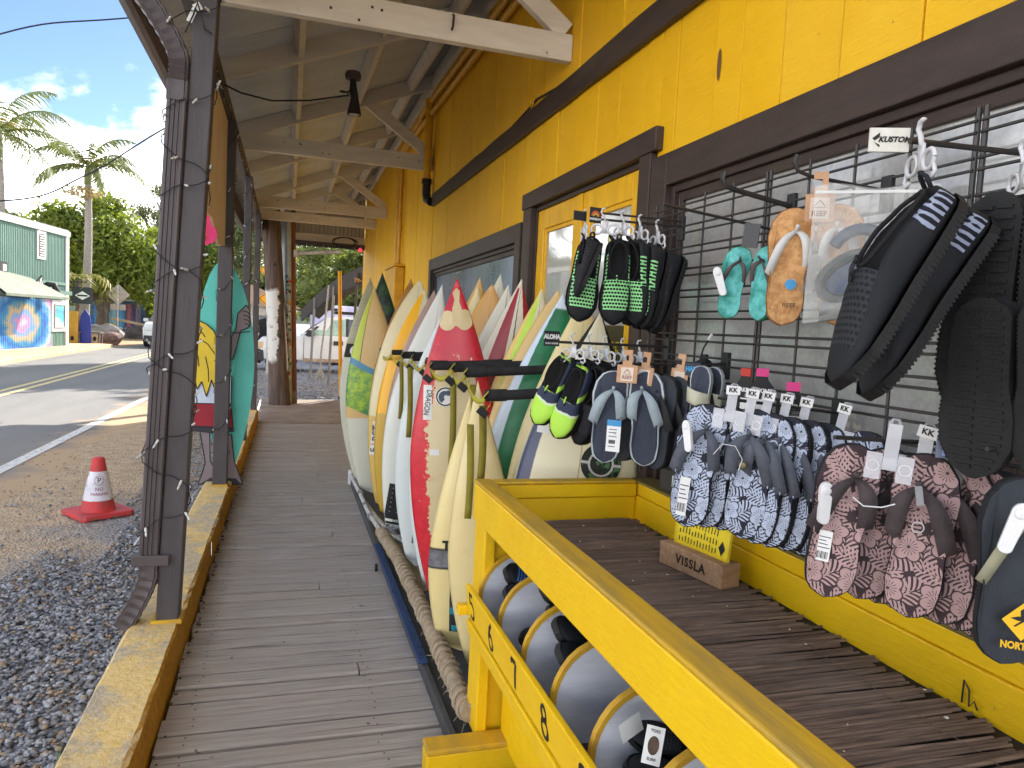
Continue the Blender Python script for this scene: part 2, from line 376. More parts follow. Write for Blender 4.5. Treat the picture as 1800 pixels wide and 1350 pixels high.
def lot_pts(n):
    x = -1.2+3.6*rng.random(n); y = 14.4+8.5*rng.random(n); return np.stack([x, y, -.018+.012*rng.random(n)], 1)
V, F = scatter(3000, lot_pts, .016, .03); mass('gravel', V, F, M_PEB, kind='stuff')
# dirt clods / stray stones on the dirt shoulder
def clod_pts(n):
    x = -.9-1.8*rng.random(n); y = 4.2+6*rng.random(n); return np.stack([x, y, -.014+.006*rng.random(n)], 1)
V, F = scatter(420, clod_pts, .004, .011); mass('loose_stones', V, F, mat('brown_clod', lin((176, 156, 132)), lin((128, 114, 102)), scale=9, rough=.9), kind='stuff')
# grass tuft by the curb
M_GRASS = mat('grass_blade', (.07, .13, .02), (.12, .17, .04), scale=12, rough=.6)
def grass(name, pts, h):
    Vs = []; Fs = []; k = 0
    for (x, y, z) in pts:
        a = rng.uniform(0, 6.28); l = rng.uniform(.5, 1)*h; dx, dy = math.cos(a), math.sin(a); w_ = .004
        Vs.append(np.array([(x-dy*w_, y+dx*w_, z), (x+dy*w_, y-dx*w_, z), (x+dx*l*.5, y+dy*l*.5, z+l)])); Fs.append(np.array([[0, 1, 2]])+3*k); k += 1
    return mass(name, np.concatenate(Vs), np.concatenate(Fs), M_GRASS, kind='stuff')
pts = [(-.66+rng.normal(0, .035), 4.95+rng.normal(0, .13), -.02) for _ in range(260)]
pts += [(-.64+rng.normal(0, .02), 2.55+rng.normal(0, .06), -.02) for _ in range(26)]
grass('grass', pts, .11)
# dry leaves on the pebbles and boards
# ================================================================== BOARDWALK
def plank_mat():
    b = NB('weathered_deck_board'); v = b.oc(True)
    g = b.noise(b.map(v, (1.2, 26, 26)), 3, 7, .65); n = b.noise(b.map(v, (.8, 2, 2)), 2.2, 5, .6)
    col = b.mix(b.rng(g, .3, .7), lin((184, 178, 172)), lin((132, 127, 123)))
    col = b.mix(b.rng(n, .45, .75, 0, .7), col, lin((170, 156, 144)))
    col = b.mix(b.math('MULTIPLY', b.rnd(), .45), col, lin((156, 147, 139)))
    col = b.mix(b.rng(b.noise(v, 16, 3), .72, .76), col, (.05, .042, .04))
    cr_ = b.rng(b.noise(b.map(v, (.9, 60, 60)), 2.4, 3, .6), .66, .71)
    col = b.mix(b.math('MULTIPLY', cr_, .8), col, (.055, .047, .043))
    b.bump(b.math('SUBTRACT', g, b.math('MULTIPLY', cr_, .8)), .6, .008); return b.fin(col, .75, .25)
M_PLANK = plank_mat()
deck = thing('boardwalk', '', '', (.5, 6, 0)); del deck['label'], deck['category']; deck['kind'] = 'structure'
yy = .55; k = 0
while yy < 10.75:
    p = .114+random.uniform(-.006, .008); z = random.uniform(-.004, .003); x0 = -.405+random.uniform(0, .02); c = .007; gp = random.uniform(.014, .020); tw = random.uniform(-.005, .005)
    d = MB()
    pr_ = [(yy, z-.035), (yy+p-gp, z-.035), (yy+p-gp, z-c), (yy+p-gp-c, z), (yy+c, z+tw), (yy, z-c)]
    if k % 9 == 4:      # a row of two butted boards
        xm = random.uniform(.1, .4)
        for a, bb in ((x0, xm-.003), (xm+.003, 1.395)):
            d = MB(); d.prism(pr_, lambda y_, z_, a=a: (a, y_, z_), lambda y_, z_, bb=bb: (bb, y_, z_)); d.build('plank', M_PLANK, deck)
    else:
        d.prism(pr_, lambda y_, z_: (x0, y_, z_), lambda y_, z_: (1.395, y_, z_)); d.build('plank', M_PLANK, deck)
    yy += p; k += 1
DECK_END = yy
nl = MB()
for o in [q for q in deck.children if q.name.startswith('plank')]:
    ys_ = [v.co.y for v in o.data.vertices]; y0, y1 = min(ys_)+6, max(ys_)+6; x_ = [v.co.x+.5 for v in o.data.vertices]
    for xx in (-.30, .36, 1.02):
        if not min(x_) < xx < max(x_): continue
        for q in (.28, .72):
            cx_, cy_ = xx+random.uniform(-.012, .012), y0+(y1-y0)*q; nl.add([(cx_+.0042*math.cos(a), cy_+.0042*math.sin(a), .0072) for a in np.linspace(0, 6.283, 8)[:-1]], [tuple(range(7))])
nl.build('nail_heads', mat('rusty_nail', (.06, .04, .03), rough=.7), deck, kind='stuff')
s = MB(); s.box(-.44, 1.395, .4, DECK_END, -.14, -.08); s.build('joist_bed', mat('dark_soil', (.03, .026, .022), rough=.9), deck)
M_SLAB = mat('worn_concrete_slab', lin((165, 148, 134)), lin((128, 114, 104)), scale=2.5, rough=.8, bump=.4, bscale=20, bdist=.008, spots=(.12, .10, .09), sscale=7, sth=.68)
s = MB(); s.box(-.42, 1.395, DECK_END+.012, 13.0, -.1, .012); s.build('concrete_slab', M_SLAB, kind='structure', bevel=.012)
s = MB(); s.box(-.42, 1.395, 13.02, 14.15, -.1, -.004); s.build('concrete_slab', M_SLAB, kind='structure', bevel=.012)
# yellow curb
def curb_mat():
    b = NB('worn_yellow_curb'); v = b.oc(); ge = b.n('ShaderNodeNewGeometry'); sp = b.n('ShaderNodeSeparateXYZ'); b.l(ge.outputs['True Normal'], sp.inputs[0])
    n = b.noise(b.map(v, (1, .7, 1)), 5, 8, .68, .4); n2 = b.noise(v, 45, 5, .7)
    paint = b.mix(b.rng(n2, .3, .7), lin((238, 212, 152)), lin((220, 184, 110))); conc = b.mix(b.rng(n2, .3, .7), lin((214, 198, 168)), lin((170, 154, 130)))
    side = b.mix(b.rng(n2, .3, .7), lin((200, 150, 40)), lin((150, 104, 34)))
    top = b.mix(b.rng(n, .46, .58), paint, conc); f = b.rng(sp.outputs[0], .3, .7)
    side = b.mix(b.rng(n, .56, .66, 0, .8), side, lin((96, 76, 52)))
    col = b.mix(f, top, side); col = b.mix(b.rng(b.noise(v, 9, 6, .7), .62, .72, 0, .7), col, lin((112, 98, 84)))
    b.bump(b.math('ADD', n2, b.math('MULTIPLY', n, .8)), .8, .012); return b.fin(col, .85, .2)
s = MB()
cx = lambda y: .004*(y-3)
prof = [(-.610, -.12), (-.615, .155), (-.602, .170), (-.424, .171), (-.412, .160), (-.408, -.12)]
for y0, y1 in ((.5, 4.62), (4.63, 8.28), (8.29, 11.1)):
    def fn(u, v, y0=y0, y1=y1):
        i = min(int(round(u*5)), 5); y = y0+(y1-y0)*v; px_, pz = prof[i]; k_ = (.0022*math.sin(y*5+i*2)+.0018*math.sin(y*17+i)+.0015*math.sin(y*41+2*i)) if 0 < i < 5 else 0
        return (px_+cx(y)+k_, y, pz+k_*.6)
    s.grid(fn, 5, 60)
    for y in (y0, y1): s.add([(a+cx(y), y, b_) for a, b_ in prof], [tuple(range(6))])
cb = s.build('curb', curb_mat(), kind='structure')
# debris line along the curb foot
V, F = scatter(260, lambda n: np.stack([-.395+.03*rng.random(n)**2, 1+9.5*rng.random(n), .002+0*rng.random(n)], 1), .003, .009); mass('leaf_litter', V, F, mat('litter_brown', (.10, .08, .06), (.05, .04, .03), rough=.9), kind='stuff')
# ================================================================== SHOP BUILDING
WX = 1.40
shop = thing('shop_building', 'yellow board sided surf shop with brown trim along the boardwalk', 'building', (WX+1, 6, -.1))
OPEN = [(-1.2, 2.70, -.2, 2.215), (2.70, 4.36, -.2, 2.34), (4.36, 7.56, .75, 2.185)]
seams = [-1.2]
while seams[-1] < 14.7: seams.append(seams[-1]+random.choice((.17, .22, .25, .28, .3))+random.uniform(-.02, .02))
seams = sorted(set(seams+[2.70, 4.36, 7.56])); seams = [a for i, a in enumerate(seams) if i == 0 or a-seams[i-1] > .05 or a in (2.70, 4.36, 7.56)]
seams = [a for a in seams if a < 14.75]+[14.9]
def wall_board(y0, y1, z0, z1):
    o = random.uniform(-.003, .003); c = .0016; gp = random.choice((.0012, .0018, .003)); f = WX+o
    pr_ = [(f+.03, y0+gp), (f+.003+c, y0+gp), (f, y0+gp+c), (f, y1-gp-c), (f+.003+c, y1-gp), (f+.03, y1-gp)]
    s = MB(); s.prism(pr_, lambda x, y: (x, y, z0), lambda x, y: (x, y, z1)); s.build('wall_board', M_SID, shop)
for a, c in zip(seams[:-1], seams[1:]):
    md = (a+c)/2; lo = -.1
    for (o0, o1, z0, z1) in OPEN:
        if o0 < md < o1:
            if z0 > 0: wall_board(a, c, -.1, z0)
            lo = z1
    if md < 7.5: wall_board(a, c, lo, 2.775); wall_board(a, c, 2.779, 4.35)
    else: wall_board(a, c, lo, 4.35)
s = MB(); s.box(1.445, 1.47, -1.2, 14.88, 2.34, 4.3); s.box(1.445, 1.47, 7.56, 14.88, -.1, 2.34); s.build('sheathing', mat('dark_sheathing', (.03, .02, .015)), shop)
s = MB(); s.box(1.40, 6, 14.9, 14.95, -.1, 4.35); s.box(5.95, 6, -1.2, 14.9, -.1, 4.35); s.box(1.47, 6, -1.25, -1.2, -.1, 4.35); s.box(1.2, 6.2, -1.4, 15.0, 4.36, 4.45); s.build('back_wall', mat('yellow_back_wall', YEL, rough=.6), shop)
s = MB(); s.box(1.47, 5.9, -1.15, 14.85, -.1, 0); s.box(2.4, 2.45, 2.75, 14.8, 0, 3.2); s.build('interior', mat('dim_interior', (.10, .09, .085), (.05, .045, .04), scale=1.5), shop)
# the long brown trim and the old wire on top of it
s = MB(); s.beam((WX-.022, -1.2, 2.785), (WX-.022, 7.50, 2.782), .035, .125, (1, 0, 0)) if False else s.box(WX-.034, WX-.004, -1.2, 7.49, 2.715, 2.838); s.build('trim_board', M_BRN, shop, bevel=.005)
def wob(p, q, n=14, a=.006, s_=1):
    p = Vector(p); q = Vector(q); return [p.lerp(q, i/n)+Vector((random.uniform(-a, a)*.5, 0, random.uniform(-a, a))) for i in range(n+1)]
s = MB(); s.tube(wob((WX-.012, -1, 2.85), (WX-.012, 3.9, 2.85), 20)+[Vector((WX-.014, 4.25, 2.885)), Vector((WX-.014, 4.4, 2.87))]+wob((WX-.013, 4.8, 2.846), (WX-.013, 7.6, 2.846), 12), .007, 6); s.build('wall_cable', M_BRN, shop, smooth=True)
s = MB(); kk = [(WX-.02, 4.33+.03*math.sin(t), 2.89+.03*math.cos(t)) for t in np.linspace(0, 9, 14)]; s.tube(kk, .005, 6); s.build('cable_knot', M_SID, shop, smooth=True)
s = MB(); s.add([(WX-.0045, 2.28+.012*math.cos(t), 2.45+.055*math.sin(t)) for t in np.linspace(0, 6.283, 15)[:-1]], [tuple(range(14))]); s.build('knothole', mat('old_wood_brown', (.16, .08, .03), rough=.7), shop)
# window 2 (behind the boards), double door, window 1
M_GLASS = None
def pane_mat(name, c1, c2, dirt=.5, scale=3):  # dirt: dust cover on clear panes, painted sky reflection on the blue one
    b = NB(name); v = b.oc(); n = b.noise(b.map(v, (1, 1, .5)), scale, 7, .68); n3 = b.noise(v, 70, 3, .6)
    b.fin(b.mix(b.rng(n, .3, .7), c1, c2), b.rng(n, .3, .7, .06, .22), .5)
    tr = b.n('ShaderNodeBsdfTransparent'); tr.inputs[0].default_value = (.93, .95, .95, 1); mxs = b.n('ShaderNodeMixShader')
    b.l(b.rng(b.math('ADD', n, b.math('MULTIPLY', n3, .25)), .36, .78, .30, dirt), mxs.inputs[0]); b.l(tr.outputs[0], mxs.inputs[1]); b.l(b.p.outputs[0], mxs.inputs[2])
    gl = b.n('ShaderNodeBsdfGlossy'); gl.inputs['Roughness'].default_value = .03; fr = b.n('ShaderNodeFresnel'); fr.inputs[0].default_value = 1.5 if dirt < .885 else 1.22; m2 = b.n('ShaderNodeMixShader')
    b.l(fr.outputs[0], m2.inputs[0]); b.l(mxs.outputs[0], m2.inputs[1]); b.l(gl.outputs[0], m2.inputs[2]); b.l(m2.outputs[0], b.out.inputs[0])
    return b.m
M_PANE = pane_mat('dusty_window_glass', lin((232, 232, 228)), lin((160, 159, 157)), .88, 2.6)
M_PANE2 = pane_mat('sky_reflection_tint_glass', lin((188, 210, 234)), lin((160, 184, 214)), .9, 1.2)  # pale blue pane colour stands in for the sky reflected in window 2
def ring(s, x0, x1, y0, y1, z0, z1, wy, wz, wb=None):
    wb = wz if wb is None else wb
    s.box(x0, x1, y0, y0+wy, z0, z1); s.box(x0, x1, y1-wy, y1, z0, z1); s.box(x0+.001, x1-.001, y0+wy, y1-wy, z1-wz, z1)
    if wb: s.box(x0+.001, x1-.001, y0+wy, y1-wy, z0, z0+wb)
def window(y0, y1, z0, z1, pane, cw=.12):
    f = MB(); ring(f, WX-.026, WX+.012, y0, y1, z0, z1, cw, cw); fo = f.build('window_frame', M_BRN, shop, bevel=.004)
    s = MB(); ring(s, WX+.001, WX+.05, y0+cw, y1-cw, z0+cw, z1-cw, .028, .028); s.build('sash', M_BRN, fo, bevel=.003)
    s = MB(); ring(s, WX+.018, WX+.045, y0+cw+.028, y1-cw-.028, z0+cw+.028, z1-cw-.028, .035, .035); s.build('sash', M_BRN, fo, bevel=.003)
    s = MB(); s.box(WX+.034, WX+.038, y0+cw+.03, y1-cw-.03, z0+cw+.03, z1-cw-.03); s.build('pane', pane, fo)
    return fo
window(4.42, 7.55, .8, 2.178, M_PANE2, .115)
w1 = window(-1.2, 2.695, .55, 2.212, M_PANE, .125)
s = MB(); s.box(WX-.03, WX+.01, 2.5, 2.62, 2.2135, 2.2136)
# interior backing boards seen through window 1
M_BK1 = mat('pale_display_board', lin((205, 206, 204)), lin((160, 160, 158)), scale=3, rough=.6); M_BK2 = mat('dark_display_board', (.035, .034, .035), (.05, .05, .05), rough=.5); M_BK3 = mat('blue_white_board', lin((196, 210, 226)), lin((160, 178, 205)), scale=2, rough=.5)
bk = [(1.78, 2.60, .7, 2.08, M_BK1), (1.62, 1.755, 1.55, 2.08, M_BK1), (-1.1, 1.60, 1.56, 2.08, M_BK2), (1.30, 1.73, .7, 1.535, M_BK3), (.95, 1.28, .7, 1.50, M_BK2), (-1.1, .93, .7, 1.50, M_BK1)]
for (a, c, z0, z1, mm) in bk:
    s = MB(); s.box(1.56, 1.575, a, c, z0, z1); s.build('display_board', mm, shop)
for (a, c, z0, z1) in ((1.600, 1.618, 1.56, 2.08), (.9, 1.6, 1.502, 1.522), (-1, 1.45, 1.90, 1.925)):
    s = MB(); s.box(1.55, 1.557, a, c, z0, z1); s.build('white_batten', M_WHITE, shop)
# door frame and leaves
f = MB(); f.box(WX-.03, WX+.03, 2.70, 2.80, 0, 2.24); f.box(WX-.03, WX+.03, 4.22, 4.36, 0, 2.24); f.box(WX-.036, WX+.03, 2.655, 4.38, 2.2405, 2.335); fr_ = f.build('door_frame', M_BRN, shop, bevel=.005)
s = MB(); s.box(WX+.005, WX+.035, 2.80, 2.825, 0, 2.215); s.box(WX+.005, WX+.035, 4.195, 4.22, 0, 2.215); s.box(WX+.005, WX+.035, 2.80, 4.22, 2.215, 2.239); s.build('door_stop', M_BRN, fr_, bevel=.003)
def door(y0, y1):
    d = MB(); ring(d, WX+.014, WX+.055, y0, y1, .02, 2.213, .105, .115, .95); do = d.build('door', M_YDOOR, shop, bevel=.006)
    s = MB(); ring(s, WX+.022, WX+.05, y0+.105, y1-.105, .97, 2.098, .022, .022); s.build('glazing_bead', M_YDOOR, do, bevel=.004)
    s = MB(); s.box(WX+.034, WX+.038, y0+.125, y1-.125, .99, 2.078); s.build('pane', M_PANE, do)
    return do
d1 = door(3.512, 4.192); d2 = door(2.828, 3.508)
s = MB(); s.box(WX+.004, WX+.013, 3.49, 3.535, .02, 2.21); s.build('astragal', M_YDOOR, d2, bevel=.003)
# things seen through the door glass: a dark red garment, a pale poster, the window sticker
cl = MB(); cl.grid(lambda u, v: (1.62+.02*math.sin(u*25), 3.85+.16*u+.02*math.sin(v*3), 1.25+.62*v), 16, 8); tag(cl.build('hanging_garment', mat('dark_red_cloth', (.22, .02, .03), (.14, .012, .02), rough=.8), smooth=True, origin=(1.62, 3.9, 1.3)), 'dark red garment hanging inside behind the left yellow door glass', 'garment')
cl = MB(); cl.grid(lambda u, v: (1.60+.02*math.sin(u*31), 3.70+.14*u, 1.2+.68*v), 14, 6); tag(cl.build('hanging_garment', mat('silver_print_cloth', (.7, .7, .72), (.2, .2, .24), scale=26, stretch=(1, 1, .5), rough=.5, lo=.45, hi=.55), smooth=True, origin=(1.6, 3.75, 1.3)), 'silver grey patterned garment hanging inside the left yellow door', 'garment')
M_YLET = mat('dull_yellow_letter', (.55, .48, .04), rough=.5)
st = MB(); st.box(WX+.0285, WX+.0335, 2.975, 3.36, 1.30, 1.545); sg = st.build('window_sign', mat('dark_olive_sign', (.045, .045, .02), (.06, .055, .02), rough=.4), d2)
def letters_on(parent_shop, txt, size, m_, pos, xax, yax, **k):
    org = ORG[parent_shop.name]; return lettering(txt, size, m_, parent_shop, tuple(pos[i]-org[i] for i in range(3)), xax, yax, **k)
letters_on(sg, 'VE HERE', .125, M_YLET, (WX+.028, 3.15, 1.42), (0, -1, 0), (0, 0, 1), bold=.004, sx=.62)
letters_on(d2, 'SAVE', .10, M_YLET, (WX+.033, 3.13, 1.93), (0, -1, 0), (0, 0, 1), bold=.004, sx=.7)
# pipes on the wall
M_PIPE = mat('yellow_pipe_paint', (.66, .36, .006), (.55, .28, .008), scale=8, rough=.4, spec=.5)
pp = thing('conduit_run', 'pair of yellow painted conduits running under the roof and down the wall', 'pipe', (WX-.05, 9, 2.2))
s = MB(); s.tube([(WX-.06, 2.4, 3.63), (WX-.06, 7.45, 3.79), (WX-.06, 8.2, 3.80)], .030, 10); s.build('pipe', M_PIPE, pp, smooth=True)
s = MB(); s.tube([(WX-.055, 2.4, 3.55), (WX-.055, 8.9, 3.70), (WX-.05, 9.45, 3.66), (WX-.045, 9.62, 3.5), (WX-.045, 9.66, 2.24)], .026, 10); s.build('pipe', M_PIPE, pp, smooth=True)
s = MB(); s.tube([(WX-.04, 8.2, 3.80), (WX-.04, 9.8, 3.76), (WX-.035, 9.95, 3.6), (WX-.035, 9.98, 2.24)], .034, 10); s.build('pipe', M_PIPE, pp, smooth=True)
s = MB()
for y, z, r in ((5.6, 3.72, .037), (6.6, 3.765, .037)): s.tube([(WX-.06, y, z), (WX-.06, y+.07, z+.002)], r, 10)
s.tube([(WX-.045, 9.66, 2.72), (WX-.045, 9.66, 2.78)], .034, 10); s.tube([(WX-.045, 9.66, 2.24), (WX-.045, 9.66, 2.3)], .036, 10); s.tube([(WX-.045, 9.66, 3.3), (WX-.045, 9.66, 3.36)], .034, 10); s.build('coupling', M_PIPE, pp, smooth=True)
s = MB(); s.box(WX-.13, WX-.004, 9.35, 10.25, 1.0, 2.23); bx = s.build('electrical_box', M_PIPE, pp, bevel=.012)
s = MB(); s.box(WX-.15, WX-.004, 9.31, 10.29, 2.232, 2.262); s.build('box_lid', M_PIPE, bx, bevel=.006)
vp = thing('vent_pipe', 'short yellow drain pipe with black elbow at the trim end', 'pipe', (WX-.07, 7.62, 2.8))
s = MB(); s.tube([(WX-.07, 7.62, 3.79), (WX-.07, 7.62, 3.0)], .040, 12); s.lathe([(.05, 0), (.05, .06)], (WX-.07, 7.62, 3.76), 12); s.build('pipe', M_PIPE, vp, smooth=True)
s = MB(); s.tube([(WX-.07, 7.62, 3.0), (WX-.07, 7.62, 2.86), (WX-.065, 7.59, 2.80), (WX-.04, 7.50, 2.765)], .044, 12); s.lathe([(.052, 0), (.052, .05)], (WX-.07, 7.62, 2.96), 12); s.build('elbow', M_DARK, vp, smooth=True)
# ================================================================== PORCH ROOF
porch = thing('porch_roof', 'sloping corrugated porch roof on cream weathered trusses over the boardwalk', 'porch roof', (.4, 8, 2.9))
def zo(y): return -.17*max(0, min(1, (7.7-y)/3.95)) - .05*max(0, (y-8)/7)
def rz(x, y): return 3.36+.392*(x+.5)+zo(y)                     # underside of the metal
TR = [(3.75, 2.93, 3.07), (7.7, 3.11, 3.27), (11.4, 3.095, 3.26), (12.9, 3.11, 3.26), (14.75, 3.0, 3.15)]
for (y, z0, z1) in TR:
    s = MB(); s.beam((-.56, y, (z0+z1)/2+.005), (1.395, y, (z0+z1)/2), .055, z1-z0); tb = s.build('tie_beam', M_BEAM, porch, bevel=.006)
    if y < 14:
        s = MB(); s.beam((1.36, y+.002, z1+.01), (.72, y+.002, rz(.72, y)-.12), .050, .11); s.build('strut', M_BEAM, porch, bevel=.005)
    n_ = MB()
    for q in range(7): n_.tube([(random.uniform(-.3, 1.3), y-.033, random.uniform(z0+.02, z1-.02))]*1+[(0, 0, 0)]*0 or [], .004, 5) if False else n_.box(*(lambda a, c: (a-.006, a+.006, y-.030, y-.0265, c-.006, c+.006))(random.uniform(-.3, 1.35), random.uniform(z0+.02, z1-.02)))
    n_.build('nail_heads', mat('rust_dark', (.05, .03, .02), rough=.8), tb)
s = MB(); s.tube([(.745, 3.71, 3.055), (.745, 3.69, 3.045), (.742, 3.69, 2.99), (.738, 3.70, 2.975)], .006, 6); s.build('rusty_hook', mat('rust_dark', (.05, .03, .02)), porch)
RY = [2.2, 3.75, 5.62, 7.7, 9.5, 11.4, 12.9, 14.75]
M_RAF = mat('grey_rafter_paint', (.70, .66, .59), (.60, .56, .50), scale=3, stretch=(.6, 4, 4), rough=.65, bump=.4, bscale=14, bdist=.005, rv=.1)
for y in RY:
    s = MB(); s.beam((-.70, y, rz(-.70, y)-.072), (1.39, y, rz(1.39, y)-.072), .05, .14); s.build('rafter', M_RAF, porch, bevel=.005)
for a, c in zip(RY[:-1], RY[1:]):
    for x in (.02, .60, 1.13):
        s = MB(); s.beam((x, a+.028, rz(x, a)-.06), (x, c-.028, rz(x, c)-.06), .045, .11, (-.37, 0, .93)); s.build('purlin', M_RAF, porch, bevel=.004)
s = MB(); s.beam((1.372, 2.2, rz(1.36, 2.2)-.07), (1.372, 7.7, rz(1.36, 7.7)-.07), .04, .13); s.beam((1.372, 7.7, rz(1.36, 7.7)-.07), (1.372, 14.75, rz(1.36, 14.75)-.07), .04, .13); s.build('ledger', M_RAF, porch)
# corrugated metal sheets: ribs run down the slope
Y0, SH = 2.12, 1.08; y = Y0
while y < 14.9:
    y1 = min(y+SH, 14.95); n_ = max(4, int(round((y1-y)/.0127)))
    def fn(u, v, y=y, y1=y1):
        yy_ = y+(y1-y)*u; x = -.80+2.2*v; ph = (yy_-Y0)/.076
        return (x, yy_, rz(x, yy_)+.010+.011*math.sin(ph*2*math.pi)+.004*(u > .97))
    s = MB(); s.grid(fn, n_, 3); o = s.build('metal_sheet', M_ROOF, porch, smooth=True, angle=180)
    sm = o.modifiers.new('thick', 'SOLIDIFY'); sm.thickness = .0015
    y += SH-.03
# eave beam, fascia, gutter
s = MB(); s.box(-.525, -.455, 2.2, 14.75, 2.965, 3.11); s.build('eave_beam', M_POST, porch, bevel=.006)
M_FAS = mat('reddish_brown_fascia', (.075, .045, .038), (.055, .034, .030), scale=4, stretch=(4, 1, 4), rough=.5, bump=.3, bscale=20)
s = MB(); s.box(-.79, -.755, 2.1, 14.95, 2.97, 3.235); s.build('fascia', M_FAS, porch, bevel=.004)
gp = [(-.795, 3.20), (-.795, 3.09), (-.83, 3.075), (-.87, 3.10), (-.885, 3.20), (-.895, 3.20), (-.88, 3.085), (-.83, 3.062), (-.79, 3.08), (-.790, 3.2)]
s = MB(); s.prism(gp, lambda x, z: (x, 2.1, z), lambda x, z: (x, 14.95, z), caps=False); s.build('gutter', M_FAS, porch)
# end wall above the last beam: upright corrugated sheet, and the dark end board with its row of bulbs
def fe(u, v):
    x = -.55+1.94*u; return (x, 14.80+.012*math.sin(x/.076*6.283), 3.12+(rz(x, 14.75)-3.12)*v)
s = MB(); s.grid(fe, 100, 1); s.build('gable_sheet', mat('pale_gable_metal', (.42, .39, .34), (.36, .33, .28), scale=3, rough=.5), porch, smooth=True, angle=180)
s = MB(); s.box(-.56, 1.395, 14.62, 14.66, 2.90, 3.0); s.build('end_board', M_POST, porch, bevel=.004)
# ceiling spot lamp
lp = thing('ceiling_spotlight', 'old black spotlight hanging from the porch rafters with its cord', 'lamp', (.40, 5.66, 3.2))
M_LAMP = mat('sooty_lamp_metal', (.02, .02, .022), rough=.5)
zz = 3.30
s = MB(); s.lathe([(.05, .0), (.058, -.02), (.055, -.05), (.02, -.055)], (.40, 5.55, zz), 14); s.build('junction_box', mat('brown_lamp_box', (.07, .05, .045), rough=.6), lp, smooth=True)
s = MB(); s.tube([(.40, 5.55, zz-.05), (.405, 5.55, zz-.13), (.41, 5.54, zz-.17)], [.020, .03, .026], 10); s.build('knuckle', M_LAMP, lp, smooth=True)
s = MB(); s.lathe([(.020, .10), (.028, .05), (.034, .02), (.049, -.05), (.051, -.065), (.045, -.067)], (.415, 5.53, zz-.24), 16, cap=False); s.build('lamp_shade', M_LAMP, lp, smooth=True)
s = MB(); s.lathe([(.0, -.078), (.024, -.074), (.043, -.06), (.045, -.045)], (.415, 5.53, zz-.24), 14, cap=False); s.build('bulb', mat('dead_bulb_glass', (.55, .52, .45), rough=.2), lp, smooth=True)
s = MB(); s.tube([(.39, 5.53, zz-.16)]+[(.34+.03*math.cos(t), 5.50+.03*math.sin(t), zz-.15-.004*t) for t in np.linspace(0, 8, 14)]+[(.1, 5.45, 3.03), (-.15, 5.42, 2.985), (-.35, 5.42, 3.01), (-.46, 5.42, 3.05)], .006, 6); s.build('cord', M_INK, lp, smooth=True)
# ================================================================== POSTS
def post(y, x0, x1, lean, zt, label, d=.09, xoff=0):
    t = thing('porch_post', label, 'post', ((x0+x1)/2, y, .17), 'posts along the curb')
    s = MB(); s.prism([(x0, y-d/2), (x1, y-d/2), (x1, y+d/2), (x0, y+d/2)], lambda a, b_: (a, b_, .165), lambda a, b_: (a+lean, b_, zt)); s.build('post', M_POST, t, bevel=.006); return t
p1_ = post(3.375, -.508, -.418, .115, 2.962, 'nearest dark brown post with the ribbed downspout beside it', .10)
p2_ = post(6.05, -.530, -.424, .01, 2.962, 'second dark post from the viewer, in front of the turquoise surfboard cutout', .10)
p3_ = post(8.28, -.470, -.395, .0, 2.962, 'third dark post, just past the turquoise surfboard cutout', .10)
p4_ = post(11.03, -.480, -.405, .0, 2.962, 'farthest dark post at the end of the curb', .10)
for t, lean in ((p1_, .0), (p2_, 0)):
    x_, y_, _ = ORG[t.name]; s = MB(); s.box(x_-.062, x_+.060, y_-.058, y_+.058, .163, .185); s.build('base_plate', M_YELW, t, bevel=.003)
# downspout on post 1
ds = thing('downspout', 'ribbed dark brown downspout strapped to the nearest post', 'downspout', (-.56, 3.36, 0))
M_DS = mat('downspout_brown', (.088, .070, .072), (.066, .052, .055), scale=6, stretch=(3, 3, .6), rough=.45, spec=.45, spots=(.11, .09, .09), sscale=22, sth=.70)
def rib(s, P, w_, d_, nr=2, amp=0.0, n=24):
    """rectangular ribbed pipe along points P (x,z in plane y), corrugation amp along its length"""
    Pv = [Vector(p) for p in P]; vs = []; 
    for i, p in enumerate(Pv):
        dd = (Pv[min(i+1, len(Pv)-1)]-Pv[max(i-1, 0)]).normalized(); sx_ = Vector((0, 1, 0)).cross(dd).normalized(); k_ = 1+amp*(1 if i % 2 else -1)
        for q in range(n):
            a = 2*math.pi*q/n; ca, sa = math.cos(a), math.sin(a); ex = abs(ca)**.35*math.copysign(1, ca); ey = abs(sa)**.35*math.copysign(1, sa)
            rr = k_*(1-.10*(math.cos(a*12) > .3))
            vs.append(p+sx_*(ex*w_/2*rr)+Vector((0, 1, 0))*(ey*d_/2*rr))
    fs = [(i*n+q, i*n+(q+1) % n, (i+1)*n+(q+1) % n, (i+1)*n+q) for i in range(len(Pv)-1) for q in range(n)]
    fs += [tuple(range(n))[::-1]]; s.add(vs, fs)
lx = lambda z: -.548+.115*(z-.17)/2.79
def groove_outline(w_, d_):
    o = []
    for (ax, ay), (bx_, by_) in (((-w_/2, -d_/2), (w_/2, -d_/2)), ((w_/2, -d_/2), (w_/2, d_/2)), ((w_/2, d_/2), (-w_/2, d_/2)), ((-w_/2, d_/2), (-w_/2, -d_/2))):
        A, B_ = Vector((ax, ay)), Vector((bx_, by_)); d = (B_-A).normalized(); inn = Vector((-d.y, d.x)); l_ = (B_-A).length; o.append(A+d*.006)
        for f_ in (.28, .5, .72): o += [A+d*(l_*f_-.0065), A+d*(l_*f_-.004)+inn*.007, A+d*(l_*f_+.004)+inn*.007, A+d*(l_*f_+.0065)]
        o.append(B_-d*.006)
    return [(p.x, p.y) for p in o]
go_ = groove_outline(.076, .085)
